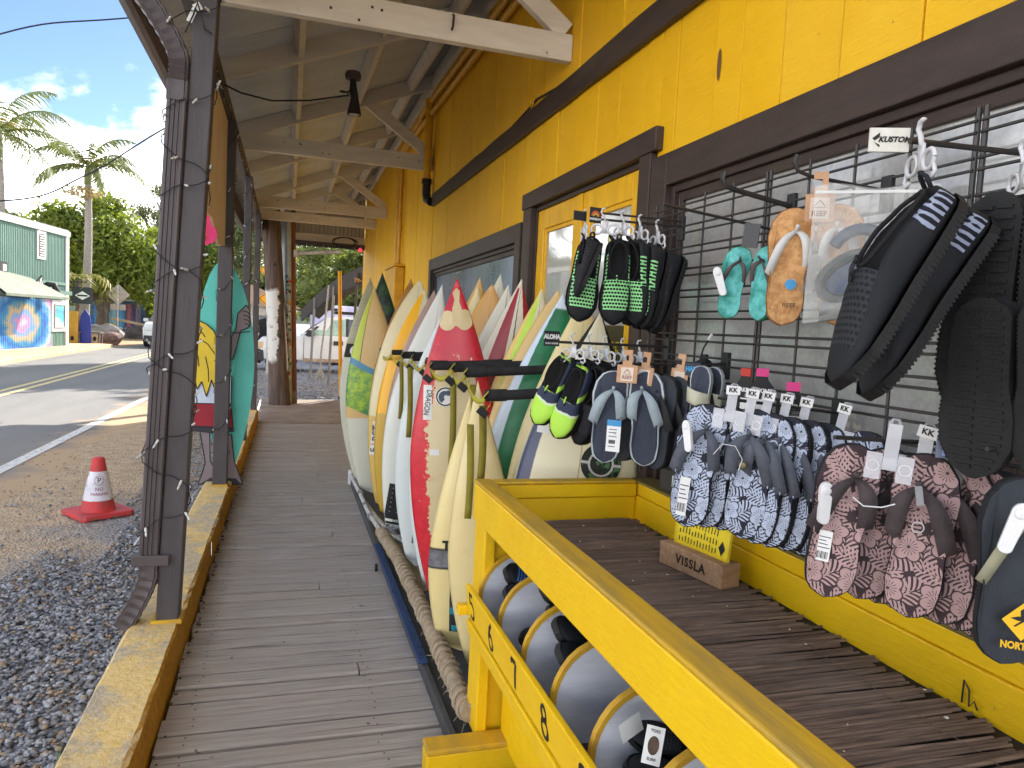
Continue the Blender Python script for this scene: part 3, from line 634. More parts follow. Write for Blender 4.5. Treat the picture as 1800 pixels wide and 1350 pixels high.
s = MB(); s.prism(go_, lambda a, b_: (lx(.44)+a, 3.35+b_, .44), lambda a, b_: (lx(2.43)+a, 3.35+b_, 2.43)); s.build('pipe', M_DS, ds)
arc = []
for i in range(40):
    t = i/39
    if t < .3: arc.append((lx(2.42+.10*t/.3), 3.35, 2.42+.10*t/.3))
    else:
        u = (t-.3)/.7; arc.append((lx(2.52)-.37*(u**1.35), 3.35, 2.52+.50*u))
s = MB(); rib(s, arc, .078, .09, amp=.06); s.build('elbow', M_DS, ds, smooth=True, angle=20)
foot = [(lx(.46)-(.10)*(max(0, (i/15)-.2)/.8)**1.25, 3.35, .46-.30*(i/15)**.85-.0) for i in range(16)]
s = MB(); rib(s, foot, .078, .09, amp=.05); s.build('elbow', M_DS, ds, smooth=True, angle=20)
s = MB(); s.box(-.60, -.455, 3.298, 3.318, .43, .475); s.build('strap', M_DS, ds, bevel=.003)
s = MB(); rib(s, [(lx(2.36), 3.35, 2.36), (lx(2.44), 3.35, 2.44)], .084, .095); s.build('collar', M_DS, ds, smooth=True, angle=25)
# ================================================================== DISPLAY TABLE
table = thing('display_table', 'yellow painted display table with bamboo mat tray and numbered shoe bins', 'table', (1.0, 1.4, 0))
TX0, TX1, TY0, TY1, TZ = .652, 1.335, .05, 2.49, .952
s = MB(); s.box(TX0, TX0+.040, TY0, TY1, .822, TZ-.001); s.build('front_board', M_YEL, table, bevel=.006)
s = MB(); s.box(TX0-.002, TX0+.062, TY0, TY1, TZ, TZ+.012); s.build('front_cap', M_YELW, table, bevel=.005)
s = MB(); s.box(TX1-.065, TX1-.01, TY0, TY1, .80, .905); s.box(TX1-.06, TX1-.012, TY0, TY1, .906, TZ-.001); s.build('rear_board', M_YEL, table, bevel=.004)
s = MB(); s.box(TX1-.068, TX1+.03, TY0, TY1, TZ, TZ+.010); s.build('rear_cap', mat('olive_cap_paint', (.20, .15, .03), (.12, .095, .03), scale=5, stretch=(3, .6, 3), rough=.6, bump=.4), table, bevel=.004)
s = MB(); s.box(TX0+.042, TX1-.067, TY1-.05, TY1-.012, .80, .90); s.box(TX0+.042, TX1-.067, TY1-.055, TY1-.012, .902, TZ-.001); s.build('end_board', M_YEL, table, bevel=.004)
s = MB(); s.box(TX0+.064, TX1-.07, TY1-.06, TY1-.004, TZ, TZ+.0115); s.build('end_cap', M_YELW, table, bevel=.005)
s = MB(); s.box(TX0+.042, TX1-.067, TY0, TY1-.055, .800, .815); s.build('tray_floor', mat('black_mat_base', (.02, .017, .015), rough=.8), table)
def bamboo():
    b = NB('old_bamboo_reed'); v = b.oc(); sp = b.xyz()
    rn = b.n('ShaderNodeTexWhiteNoise'); rn.noise_dimensions = '1D'; b.l(b.math('FLOOR', b.math('MULTIPLY', sp[1], 105.0)), rn.inputs['W'])
    g = b.noise(b.map(v, (5, 90, 90)), 2, 5, .6); n2 = b.noise(v, 4, 5, .6)
    col = b.mix(rn.outputs[0], lin((104, 87, 76)), lin((150, 126, 108))); col = b.mix(b.rng(g, .35, .7), col, lin((84, 70, 62)))
    col = b.mix(b.rng(n2, .5, .7, 0, .6), col, lin((128, 112, 102)))
    b.bump(g, .5, .003); return b.fin(col, .7, .25)
M_BAM = bamboo()
# the reed mat: well over 300 thin reeds, joined
Vs = []; Fs = []; k = 0; y = TY0+.05
while y < TY1-.065:
    r = rng.uniform(.0030, .0052); x0, x1 = TX0+.045+rng.uniform(0, .015), TX1-.072-rng.uniform(0, .05)**1
    nseg = 5; z = .8155+r*.8+rng.uniform(0, .0025); sk = rng.normal(0, .010)
    ph = rng.uniform(0, 6)
    for i in range(nseg+1):
        t = i/nseg; x = x0+(x1-x0)*t; yy_ = y+sk*(t-.5)+.003*math.sin(t*5+ph)-.018*(t > .9)*0
        for a in range(5):
            th = math.pi*(a/4); Vs.append((x, yy_+math.cos(th)*r, z+math.sin(th)*r*(1+.18*(i % 2))))
    for i in range(nseg):
        for a in range(4): Fs.append((k+i*5+a, k+i*5+a+1, k+(i+1)*5+a+1, k+(i+1)*5+a))
    k += 5*(nseg+1); y += 2*r*rng.uniform(.86, 1.1)
mass('reed_mat', np.array(Vs), np.array(Fs), M_BAM, parent=table, kind='stuff')
s = MB()
for x in (.84, 1.14): s.tube([(x+.006*math.sin(i*1.7), yy_, .8262+.001*(i % 2)) for i, yy_ in enumerate(np.linspace(TY0+.1, TY1-.07, 60))], .0007, 4)
s.build('mat_stitching', M_BAM, table)
# crumbs and flakes on the mat
V, F = scatter(26, lambda n: np.stack([.75+.5*rng.random(n), .9+1.5*rng.random(n), .828+0*rng.random(n)], 1), .0015, .004); mass('paint_flakes', V, F, mat('flake_white', (.7, .68, .6), rough=.8), parent=table, kind='stuff')
# wire curl nailed to the rear board
s = MB(); s.tube([(TX1-.07, 1.035, .828), (TX1-.075, 1.03, .875), (TX1-.072, 1.02, .86), (TX1-.075, 1.015, .83), (TX1-.075, 1.005, .845), (TX1-.072, 1.0, .83)], .0018, 5); s.build('wire_curl', M_WIRE, table, smooth=True)
# legs, base skid
for (x0, x1, y0, y1) in ((.660, .70, 2.345, 2.478), (.701, .79, 2.37, 2.478), (.660, .70, .1, .2), (1.24, 1.30, 2.36, 2.478), (1.24, 1.30, .1, .2)):
    s = MB(); s.box(x0, x1, y0, y1, .08, .82); s.build('leg', M_YEL, table, bevel=.005)
s = MB(); s.box(.476, 1.3, 2.26, 2.344, -.0, .085); s.build('skid', M_YEL, table, bevel=.006)
s = MB(); s.box(.475, 1.3, 2.255, 2.3445, .0855, .106); s.build('skid_top', M_YELW, table, bevel=.006)
s = MB(); s.box(.48, 1.3, .1, .25, 0, .09); s.build('skid', M_YEL, table, bevel=.006)
s = MB(); s.box(.75, .775, .2, 2.34, .08, .46); s.build('lower_panel', M_YEL, table, bevel=.003)
# numbered rail, tilted, and the ledge under it
def tilted(x, z, wd, th, y0, y1, ang): 
    c, s_ = math.cos(ang), math.sin(ang); return [(x+c*a-s_*b_, y0, z+s_*a+c*b_) for a, b_ in ((-th/2, -wd/2), (th/2, -wd/2), (th/2, wd/2), (-th/2, wd/2))]
def tb(x, z, wd, th, y0, y1, ang, name, m_, par=table, bevel=.004):
    a = tilted(x, z, wd, th, y0, y0, ang); b_ = [(p[0], y1, p[2]) for p in a]; s = MB(); s.add(a+b_, [(3,2,1,0),(4,5,6,7),(0,1,5,4),(1,2,6,5),(2,3,7,6),(3,0,4,7)]); return s.build(name, m_, par, bevel=bevel)
RA = .13
rail = tb(.620, .573, .115, .018, .1, 2.36, RA, 'number_rail', M_YEL)
tb(.632, .512, .004, .016, .1, 2.36, RA, 'rail_gap', M_INK, bevel=0)
tb(.627, .482, .052, .022, .1, 2.36, RA, 'ledge', M_YEL)
s = MB(); s.box(.585, .62, 2.362, 2.40, .515, .55); s.build('peg', M_YEL, table, bevel=.004)
M_NUM = mat('black_brush_paint', (.015, .013, .012), rough=.6)
def arcp(cx, cy, rx, ry, a0, a1, n): return [(cx+rx*math.cos(math.radians(a0+(a1-a0)*i/n)), cy+ry*math.sin(math.radians(a0+(a1-a0)*i/n))) for i in range(n+1)]
DIG = {'5': [[(.55, 1), (.12, .98), (.1, .62)]+arcp(.32, .34, .36, .32, 125, -130, 12)],
       '6': [[(.55, 1.0), (.3, .8), (.1, .45)]+arcp(.32, .27, .25, .27, 170, 510, 16)],
       '7': [[(.02, .82), (.15, .95), (.6, .97)], [(.6, .97), (.45, .6), (.3, 0)]],
       '8': [arcp(.32, .75, .20, .22, -90, 270, 14), arcp(.32, .27, .27, .27, 90, 450, 16)],
       '9': [arcp(.32, .7, .25, .26, 0, 360, 14), [(.57, .75), (.55, .4), (.35, .0)]]}
fx = Vector((0, -1, 0)); fz = Vector((-math.sin(RA), 0, math.cos(RA))); fn_ = Vector((-math.cos(RA), 0, -math.sin(RA)))
def digit(ch, y, h=.084):
    s = MB(); c = Vector((.620, y, .573))+fn_*.0094-fz*h/2+fz*.0
    for st_ in DIG[ch]:
        P = [Vector(p) for p in [tuple(c+fx*(a*h*.95)+fz*(b_*h)) for a, b_ in st_]]; w_ = .0062
        L_, R_ = [], []
        for i, p in enumerate(P):
            d = (P[min(i+1, len(P)-1)]-P[max(i-1, 0)]).normalized(); n_ = d.cross(fn_).normalized(); ww = w_*(1+.25*math.sin(i*1.3))
            L_.append(p+n_*ww); R_.append(p-n_*ww)
        n = len(P); s.add(L_+R_, [(i, i+1, n+i+1, n+i) for i in range(n-1)])
    o = s.build('painted_number', M_NUM, rail)
    sm = o.modifiers.new('thick', 'SOLIDIFY'); sm.thickness = .0006; sm.offset = 0
for ch, y in zip('56789', (2.315, 2.08, 1.835, 1.592, 1.345)): digit(ch, y)
digit('1', 0.98) if False else None
# bin floor and dividers with rounded corners
s = MB(); s.box(.64, 1.24, .1, 2.34, .455, .475); s.build('bin_floor', M_BK2, table)
M_DIV = mat('grey_painted_plywood', lin((214, 217, 224)), lin((196, 199, 208)), scale=4, stretch=(.8, 4, 5), rough=.65, bump=.35, bscale=20, bdist=.004, rv=.06, spots=lin((120, 122, 130)), sscale=40, sth=.72)
M_EDGE = mat('mustard_edge_paint', (.62, .36, .02), (.5, .28, .03), scale=12, rough=.55, bump=.3, bscale=30)
DY = [2.335, 2.10, 1.86, 1.62, 1.38, 1.14, .90, .66, .42]
for y in DY:
    r = .155; x0, z1, th = .648, .738, .016
    out = [(1.24, .476), (x0, .476), (x0, z1-r)]+[(x0+r-r*math.cos(t), z1-r+r*math.sin(t)) for t in np.linspace(0, math.pi/2, 9)[1:]]+[(1.24, z1)]
    lean = .03
    s = MB(); s.prism(out, lambda a, c: (a, y-th/2+(c-.476)*lean, c), lambda a, c: (a, y+th/2+(c-.476)*lean, c)); dv = s.build('divider', M_DIV, table)
    s = MB(); edge = out[1:]
    n = len(edge); e2 = [(a-.0015*(i < 9), c+.0015*(i > 4)) for i, (a, c) in enumerate(edge)]
    t2 = th/2+.001; q_ = .010
    def inn(i):
        a, c = edge[i]; 
        if i < 2: return (a+q_, c)
        if i >= n-1: return (a, c-q_)
        t = (i-1)/8*math.pi/2 if i-1 <= 8 else math.pi/2
        return (a+q_*math.cos(t), c-q_*math.sin(t))
    I = [inn(i) for i in range(n)]; sh = lambda a, c, o_: (a, y+o_+(c-.476)*lean, c)
    vs = [sh(*p, -t2) for p in e2]+[sh(*p, t2) for p in e2]+[sh(*p, -t2) for p in I]+[sh(*p, t2) for p in I]
    s.add(vs, [(i, i+1, n+i+1, n+i) for i in range(n-1)]+[(i, i+1, 2*n+i+1, 2*n+i) for i in range(n-1)]+[(n+i, n+i+1, 3*n+i+1, 3*n+i) for i in range(n-1)])
    s.build('painted_edge', M_EDGE, dv)
# ================================================================== VISSLA BLOCK + leaflet
bl = thing('wooden_sign_block', 'pale wooden block with burnt lettering standing on the reed mat', 'sign block', (1.12, 1.78, .826))
M_BLK = mat('pale_cut_wood', lin((176, 142, 108)), lin((150, 116, 86)), scale=5, stretch=(1, 14, 14), rough=.65, bump=.25, bscale=18, bdist=.002)
a0 = Vector((1.088, 1.918, .826)); a1 = Vector((1.140, 1.668, .826)); dx = (a1-a0).normalized(); nx = Vector((dx.y, -dx.x, 0)); nx = -nx if nx.x < 0 else nx
hgt, dep = .068, .07
s = MB(); P4 = [a0, a1, a1+nx*dep, a0+nx*dep]; s.add([tuple(p) for p in P4]+[tuple(p+Vector((0, 0, hgt))) for p in P4], [(3,2,1,0),(4,5,6,7),(0,1,5,4),(1,2,6,5),(2,3,7,6),(3,0,4,7)]); bk_ = s.build('block', M_BLK, bl, bevel=.003)
letters_on(bk_, 'VISSLA', .036, mat('burnt_wood', (.035, .02, .014), rough=.8), tuple((a0+a1)/2+dx*.005-nx*.0006+Vector((0, 0, .034))), tuple(dx), (0, 0, 1), bold=.0012, spacing=1.15)
lf = thing('folded_leaflet', 'yellow printed leaflet standing in the slot of the wooden block', 'leaflet', tuple((a0+a1)/2+nx*.035+Vector((0, 0, .05))))
M_LEAF = mat('yellow_leaflet_paper', (.86, .66, .02), (.82, .60, .02), rough=.6)
for k_, off in ((0, .030), (1, .037)):
    s = MB(); b0 = a0+dx*.025+nx*off; b1 = a1-dx*.012+nx*off
    def fl(u, v): p = b0.lerp(b1, u)+Vector((0, 0, .062+.095*v))+nx*(.012*v*v+.004*math.sin(u*3)); return tuple(p)
    s.grid(fl, 8, 5); o = s.build('sheet', M_LEAF, lf, smooth=True); sm = o.modifiers.new('t', 'SOLIDIFY'); sm.thickness = .0006
    if k_ == 0:
        q = MB()
        for r_ in range(13):
            u0 = .10+r_*.055
            for c_ in range(3):
                v0 = .18+.26*c_+random.uniform(-.02, .02); v1 = v0+random.uniform(.12, .22)
                q.add([tuple(Vector(fl(a, c))-nx*.0012) for a, c in ((u0, v0), (u0+.016, v0), (u0+.016, v1), (u0, v1))], [(0, 1, 2, 3)])
        cu, cv = .88, .40
        q.add([tuple(Vector(fl(cu+a, cv+c))-nx*.0014) for a, c in ((-.06, 0), (0, -.22), (.06, 0), (0, .22))], [(0, 1, 2, 3)])
        q.build('print', M_INK, lf)
# ================================================================== SURFBOARD RACK
def arm_y(): return
rack = thing('surfboard_rack', 'wall rack of black foam covered arms with olive webbing straps', 'rack', (1.3, 4, 1.25))
M_FOAM = mat('black_pipe_foam', (.014, .014, .015), (.030, .030, .032), scale=18, rough=.85, bump=.5, bscale=90, bdist=.002)
M_GTAPE = mat('grey_duct_tape', (.26, .26, .27), (.18, .18, .19), scale=14, stretch=(4, 1, 1), rough=.4, bump=.4, bscale=30)
M_WEB = mat('olive_webbing', (.26, .22, .025), (.18, .15, .02), scale=10, rough=.8, bump=.6, bscale=160, bdist=.002)
M_WEBY = mat('yellow_webbing', (.46, .40, .04), (.36, .30, .03), scale=10, rough=.75, bump=.5, bscale=160, bdist=.002)
ARMS = [(2.655, .73, 1.262), (3.02, .735, 1.325), (3.21, .722, 1.335), (3.395, .655, 1.328), (3.60, .735, 1.322), (3.93, .73, 1.318), (4.32, .72, 1.322), (4.66, .71, 1.318), (5.2, .72, 1.312), (5.75, .70, 1.305), (6.3, .655, 1.305)]
for i, (y, xt, z) in enumerate(ARMS):
    s = MB(); e = .012*(i % 2); s.tube([(xt, y, z-.014), (xt+.09, y, z-.010), (1.39, y+.01, z+.03)], .020 if i < 8 else .016, 12); a = s.build('arm', M_FOAM if i < 8 else M_GTAPE, rack, smooth=True)
    s = MB(); s.tube([(xt-.006, y, z-.014), (xt+.075, y, z-.0105)], .0235 if i < 8 else .019, 12); s.build('end_sleeve', M_FOAM, a, smooth=True)
    s = MB(); s.tube([(xt-.012, y, z-.0145), (xt-.005, y, z-.014)], .013, 10); s.build('end_plug', M_DARK, a, smooth=True)
def ribbon(s, P, w_, wd=(1, 0, 0)):
    P = [Vector(p) for p in P]; W = Vector(wd).normalized()*w_/2
    s.add([p+W for p in P]+[p-W for p in P], [(i, i+1, len(P)+i+1, len(P)+i) for i in range(len(P)-1)])
def strap(y, x, z0, z1, w_=.024, sway=.01, m_=None):
    s = MB(); n = 8; dy = random.uniform(-.3, .3)
    ribbon(s, [(x+sway*math.sin(i/n*2.4), y+dy*.02*i/n, z0+(z1-z0)*i/n) for i in range(n+1)], w_, (1, random.uniform(-.5, .1), 0)); o = s.build('strap', m_ or M_WEB, rack, smooth=True)
    sm = o.modifiers.new('thick', 'SOLIDIFY'); sm.thickness = .0016; return o
for (y, x, z0, z1, w_) in [(2.74, .735, 1.20, .90, .030), (2.78, .70, 1.12, .74, .028), (3.36, .752, 1.26, .80, .030), (4.02, .735, 1.22, .93, .026), (4.10, .665, 1.26, .86, .030), (4.6, .690, 1.26, .90, .026), (3.0, .758, 1.26, .98, .026)]: strap(y, x, z0, z1, w_)
for (y, xt, z) in ARMS[:8]:      # loops and buckles at the arm tips
    s = MB(); ribbon(s, [(xt-.005, y-.03, z+.005), (xt-.028, y-.02, z-.025), (xt-.034, y-.012, z-.06), (xt-.018, y-.006, z-.085), (xt+.012, y, z-.05), (xt+.02, y, z-.012)], .026, (.3, 1, .2)); o = s.build('strap_loop', M_WEBY, rack, smooth=True); sm = o.modifiers.new('thick', 'SOLIDIFY'); sm.thickness = .0016
    s = MB(); s.beam((xt-.04, y-.026, z-.062), (xt-.006, y-.026, z-.090), .030, .012, (0, 1, 0)); s.build('buckle', M_DARK, o, bevel=.003)
for a, c in zip(ARMS[:-2], ARMS[1:-1]):
    P0 = Vector((a[1]-.01, a[0], a[2]-.03)); P1 = Vector((c[1]-.01, c[0], c[2]-.03)); s = MB()
    ribbon(s, [P0.lerp(P1, t)+Vector((0, 0, -.045*math.sin(math.pi*t))) for t in np.linspace(0, 1, 9)], .022, (0, .0, 1)); o = s.build('strap', M_WEBY, rack, smooth=True); sm = o.modifiers.new('thick', 'SOLIDIFY'); sm.thickness = .0016
s = MB(); s.box(1.372, 1.396, 2.72, 6.3, 1.25, 1.36); s.build('back_rail', M_BRN, rack, bevel=.004)
# base: platform, rope wrapped rail, blue mats
base = thing('rack_base', 'low black platform with rope wrapped rail holding the surfboard tails', 'rack base', (.9, 4.5, 0))
M_PLAT = mat('scuffed_black_board', (.045, .048, .05), (.09, .09, .09), scale=4, stretch=(3, .4, 1), rough=.55, bump=.2)
s = MB(); s.box(.612, 1.38, 2.47, 6.7, .006, .030); s.build('platform', M_PLAT, base, bevel=.004)
s = MB(); s.box(.585, .612, 2.36, 6.72, .006, .062); s.build('kick_board', M_PLAT, base, bevel=.004)
M_BLUE = mat('blue_rubber_mat', (.035, .07, .17), (.025, .05, .12), scale=14, rough=.7, bump=.9, bscale=120, bdist=.003)
for (a, c) in ((2.96, 3.78), (3.80, 4.66)):
    s = MB(); s.box(.568, .612, a, c, .064, .078); mt = s.build('rubber_mat', M_BLUE, base, bevel=.004)
    s = MB()
    for q in range(int((c-a)/.024)):
        for h in range(3): s.box(.571+.0135*h, .580+.0135*h, a+.008+q*.024, a+.020+q*.024, .0785, .0825)
    s.build('mat_studs', M_BLUE, mt)
M_TAN = mat('tan_carpet', (.26, .20, .11), (.20, .15, .08), scale=9, rough=.95, bump=.6, bscale=80); M_CARP = mat('grey_carpet', (.10, .105, .12), (.075, .078, .09), scale=20, rough=.95, bump=.7, bscale=120)
s = MB(); s.box(.70, 1.36, 3.86, 4.75, .031, .045); s.build('carpet', M_TAN, base)
s = MB(); s.box(.70, 1.36, 2.5, 3.85, .031, .043); s.build('carpet', M_CARP, base)
M_ROPE = mat('old_manila_rope', (.42, .34, .24), (.30, .23, .15), scale=22, stretch=(1, 1, 1), rough=.9, bump=.7, bscale=70, bdist=.006, lo=.3, hi=.7)
pth = [Vector((.655, 2.42, .125)), Vector((.662, 3.3, .128)), Vector((.655, 4.2, .13)), Vector((.625, 4.75, .13))]
def along(t):
    t *= len(pth)-1; i = min(int(t), len(pth)-2); return pth[i].lerp(pth[i+1], t-i)
s = MB(); s.tube([along(t) for t in np.linspace(0, 1, 30)], .030, 10); rr_ = s.build('rope_rail', M_ROPE, base, smooth=True)
# the wraps: one long coil with uneven pitch, frayed near the viewer
s = MB(); P = []; nw = 46
for i in range(nw*10):
    t = i/(nw*10); c = along(t); a = i/10*2*math.pi; d = (along(min(t+.01, 1))-along(max(t-.01, 0))).normalized(); e = Vector((0, 0, 1)); f = d.cross(e); r = .0315+.004*math.sin(t*57)*math.sin(t*23)
    P.append(c+e*math.cos(a)*r+f*math.sin(a)*r)
s.tube(P, [.0085+.0035*abs(math.sin(i*.071)) for i in range(len(P))], 6); s.build('rope_coil', M_ROPE, rr_, smooth=True)
s = MB()
for i in range(70):
    t = rng.random()**1.7*.35; c = along(t); a = rng.uniform(0, 6.28); v1 = Vector((math.cos(a), rng.normal(0, .6), math.sin(a)))
    s.tube([c+v1*.032, c+v1*.032+v1*rng.uniform(.008, .03)+Vector((0, 0, -.01))], .0012, 4)
s.build('rope_fray', M_ROPE, rr_, kind='stuff')
M_GM = mat('worn_white_metal', (.62, .60, .56), (.38, .36, .34), scale=12, rough=.5, bump=.3)
s = MB(); s.tube([(.622, 4.78, .13), (.60, 5.3, .118), (.60, 5.9, .108), (.585, 6.7, .10)], .017, 9); s.build('pipe_rail', M_GM, base, smooth=True)
s = MB(); s.tube([(.585, 6.7, .02), (.585, 6.7, .15)], .024, 10); s.build('rail_cap', M_WHITE, base, smooth=True)
s = MB(); s.tube([(.60, 5.62, .12), (.66, 5.35, .075), (.72, 4.95, .05), (.82, 4.72, .04)], .014, 8); s.build('brace', M_GM, base, smooth=True)
for y in (5.15, 5.5, 5.9):
    s = MB(); s.tube([(.60, y, .118), (.60, y+.05, .118)], .024, 8); s.build('tape_wrap', M_GTAPE, base, smooth=True)
s = MB(); s.lathe([(.0, -.008), (.022, -.008), (.025, 0), (.022, .008), (0, .008)], (0, 0, 0), 14, cap=False); wv = [(.548+v[2], 4.33+v[0], .030+v[1]) for v in s.v]; s.v = wv; s.build('caster', M_DARK, base, smooth=True)
# ================================================================== SURFBOARDS
BRD = {}
CREAM = lin((222, 208, 160)); WHT = lin((222, 225, 218)); OFFW = lin((206, 206, 190)); TAN = lin((204, 168, 104)); DCREAM = lin((214, 190, 128))
def board_mat(name, basec, pats, stringer=(.25, .16, .07), sw=.012, dirt=.5, rough=.32):
    b = NB(name); uvn = b.n('ShaderNodeUVMap'); sp = b.n('ShaderNodeSeparateXYZ'); b.l(uvn.outputs[0], sp.inputs[0])
    u = b.math('SUBTRACT', b.math('MULTIPLY', sp.outputs[0], 2.0), 1.0); s_ = sp.outputs[1]; v = b.oc()
    n = b.noise(v, 3.2, 6, .62); n2 = b.noise(v, 11, 6, .7); n4 = b.noise(v, 34, 5, .75)
    col = b.mix(b.rng(n, .35, .7, 0, .6*dirt), basec, tuple(c*f for c, f in zip(basec, (.86, .78, .58))))
    col = b.mix(b.rng(n2, .58, .75, 0, .55*dirt), col, tuple(c*f for c, f in zip(basec, (.72, .66, .55))))
    if stringer: col = b.mix(b.band(u, -sw, sw, .004), col, stringer)
    for p in pats:
        j = p.get('j', 0); uu, ss = u, s_
        if p.get('abs'): uu = b.math('ABSOLUTE', uu)
        if p.get('k'): uu = b.math('ADD', uu, b.math('MULTIPLY', s_, p['k']))
        if p.get('k2'): ss = b.math('ADD', ss, b.math('MULTIPLY', u, p['k2']))
        if j:
            jj = b.math('MULTIPLY', b.math('SUBTRACT', b.math('ADD', n2, b.math('MULTIPLY', n4, .7)), .85), j); uu = b.math('ADD', uu, b.math('MULTIPLY', jj, p.get('ju', 1.0))); ss = b.math('ADD', ss, b.math('MULTIPLY', jj, .45))
        f = b.band(uu, *p.get('u', (-9, 9)), p.get('e', .01)); f = b.math('MULTIPLY', f, b.band(ss, *p.get('s', (-9, 9)), p.get('e', .01)*.3))
        cc_ = p['c'] if not p.get('c2') else b.mix(b.rng(n2, .4, .62), p['c'], p['c2'])
        if p.get('w'): f = b.math('MULTIPLY', f, b.rng(n4, .66, .70, 1, 1-p['w']))
        col = b.mix(f, col, cc_)
    col = b.mix(b.rng(b.noise(v, 48, 4, .7), .70, .74, 0, .5*dirt), col, (.16, .12, .08))
    b.bump(n2, .08, .004)
    b.p.inputs['Coat Weight'].default_value = .25; b.p.inputs['Coat Roughness'].default_value = .25
    return b.fin(col, b.rng(n, .3, .7, rough, rough+.2), .4)
def outline(s, W, p=1.8, q=1.05, tw=.42, wide=.46):
    if s > wide:
        t = (s-wide)/(1-wide); return W/2*max(.006, (1-t**p)**q)
    t = s/wide; h = W/2*(tw+(1-tw)*math.sin(math.pi/2*t)**.85)
    return h*(min(1, (s/.018)**.5) if s < .018 else 1)*1.0
def board(key, label, y, tail, nose, W, m_, yaw=-8, T=.062, rock=.26, cat='surfboard', pitch=0, **ok):
    tx, tz = tail; nx_, nz_ = nose; L = math.hypot(nx_-tx, nz_-tz); NS, NC = 36, 14
    vs = []; uv = []
    def surf(u, s, side):      # local point on the board's skin
        h = outline(s, W, **ok); th = T/2*(max(.05, min(1, (s+.06)/.25))*max(.10, 1-max(0, (s-.6)/.42)**2.2)); x = u*h
        return (x, side*th*max(0, 1-abs(u)**3.2)**.6 + rock*(s-.42)**2*(1 if s > .42 else .45) , s*L)
    for i in range(NS+1):
        s_ = i/NS; s_ = s_ if 0 < i < NS else (0.0006 if i == 0 else .9995)
        for k in range(NC):
            a = 2*math.pi*k/NC; u = math.cos(a); u = math.copysign(abs(u)**.9, u); sd_ = -1 if math.sin(a) >= 0 else 1
            if abs(math.sin(a)) < 1e-6: sd_ = 0
            vs.append(surf(u, s_, sd_)); uv.append((u*.5+.5, s_))
    fs = [(i*NC+k, i*NC+(k+1) % NC, (i+1)*NC+(k+1) % NC, (i+1)*NC+k) for i in range(NS) for k in range(NC)]
    fs += [tuple(range(NC)), tuple(NS*NC+k for k in range(NC))[::-1]]
    b = MB(); b.add(vs, fs); me = b.mesh('surfboard', m_, (0, 0, 0), True)
    ul = me.uv_layers.new(name='UVMap'); li = np.zeros(len(me.loops), dtype=np.int32); me.loops.foreach_get('vertex_index', li); ul.data.foreach_set('uv', np.array(uv, dtype=np.float32)[li].ravel())
    o = bpy.data.objects.new('surfboard', me); COL.objects.link(o); o.location = (tx, y, tz); ORG[o.name] = (0, 0, 0)
    lean = math.atan2(nx_-tx, nz_-tz); o.rotation_euler = (Matrix.Rotation(lean, 3, 'Y') @ Matrix.Rotation(math.radians(pitch), 3, 'X') @ Matrix.Rotation(math.radians(yaw), 3, 'Z')).to_euler()
    tag(o, label, cat, 'surfboards standing in the rack'); o['_L'] = 0; del o['_L']
    BRD[key] = (o, surf, L, W, ok); return o
def patch(key, name, x0, x1, z0, z1, m_, off=.0018, shape=None, nu=8, nv=8, th=0):
    """thin piece lying on the front skin of a board; x,z in the board's own metres"""
    o, surf, L, W, ok = BRD[key]; q = MB()
    def P(x, z):
        s_ = max(.001, min(.999, z/L)); h = outline(s_, W, **ok); u = max(-.97, min(.97, x/h)); p = surf(u, s_, -1); return (p[0], p[1]-off, p[2])
    if shape:
        c = (sum(a for a, _ in shape)/len(shape), sum(b_ for _, b_ in shape)/len(shape)); P0 = P(*c); ring_ = [P(*p) for p in shape]
        if shape_convex(shape): q.add([P0]+ring_, [(0, i+1, (i+1) % len(ring_)+1) for i in range(len(ring_))])
        else: q.add(ring_, [tuple(range(len(ring_)))])
    else: q.grid(lambda u, v: P(x0+(x1-x0)*u, z0+(z1-z0)*v), nu, nv)
    r = q.build(name, m_, o, smooth=True)
    if th: sm = r.modifiers.new('thick', 'SOLIDIFY'); sm.thickness = th; sm.offset = 0
    return r
def shape_convex(sh): return True
def board_text(key, txt, size, m_, x, z, vertical=True, off=.0035, **k):
    o, surf, L, W, ok = BRD[key]; s_ = z/L; h = outline(s_, W, **ok); p = surf(max(-.95, min(.95, x/h)), s_, -1); p2 = surf(max(-.95, min(.95, x/h)), s_+.02, -1)
    upd = (Vector(p2)-Vector(p)).normalized()
    xa, ya = ((upd, Vector((-1, 0, 0))) if vertical == 1 else (-upd, Vector((1, 0, 0)))) if vertical else (Vector((1, 0, 0)), upd)
    return lettering(txt, size, m_, o, (p[0], p[1]-off, p[2]), xa, ya, **k)
SF = 'surfboards standing in the rack'
RED = lin((196, 32, 52)); LIME = lin((176, 214, 60)); GRN = lin((18, 120, 74)); NAVY = lin((58, 66, 98)); BLK = (.015, .015, .016); ICE = lin((206, 220, 236))
MAUVE = lin((168, 142, 134)); YB = lin((240, 178, 10))
board('olive', 'farthest white surfboard with an olive lettered nose and black wave logo', 6.5, (.69, .06), (.662, 1.896), .47, board_mat('board_olive_nose', OFFW, [dict(s=(.66, 2), j=.06, c=lin((162, 156, 118)), c2=lin((180, 176, 144)))], None), yaw=-14, tw=.3)
board('gdark', 'dark green black streaked pointed surfboard nose second from far end', 6.3, (.80, .07), (.755, 1.935), .46, board_mat('board_dark_green', lin((24, 60, 52)), [dict(k=.0, u=(-.7, .8), s=(.2, .97), j=1.2, c=lin((16, 30, 30)), c2=lin((60, 110, 60)))], None), yaw=-6)
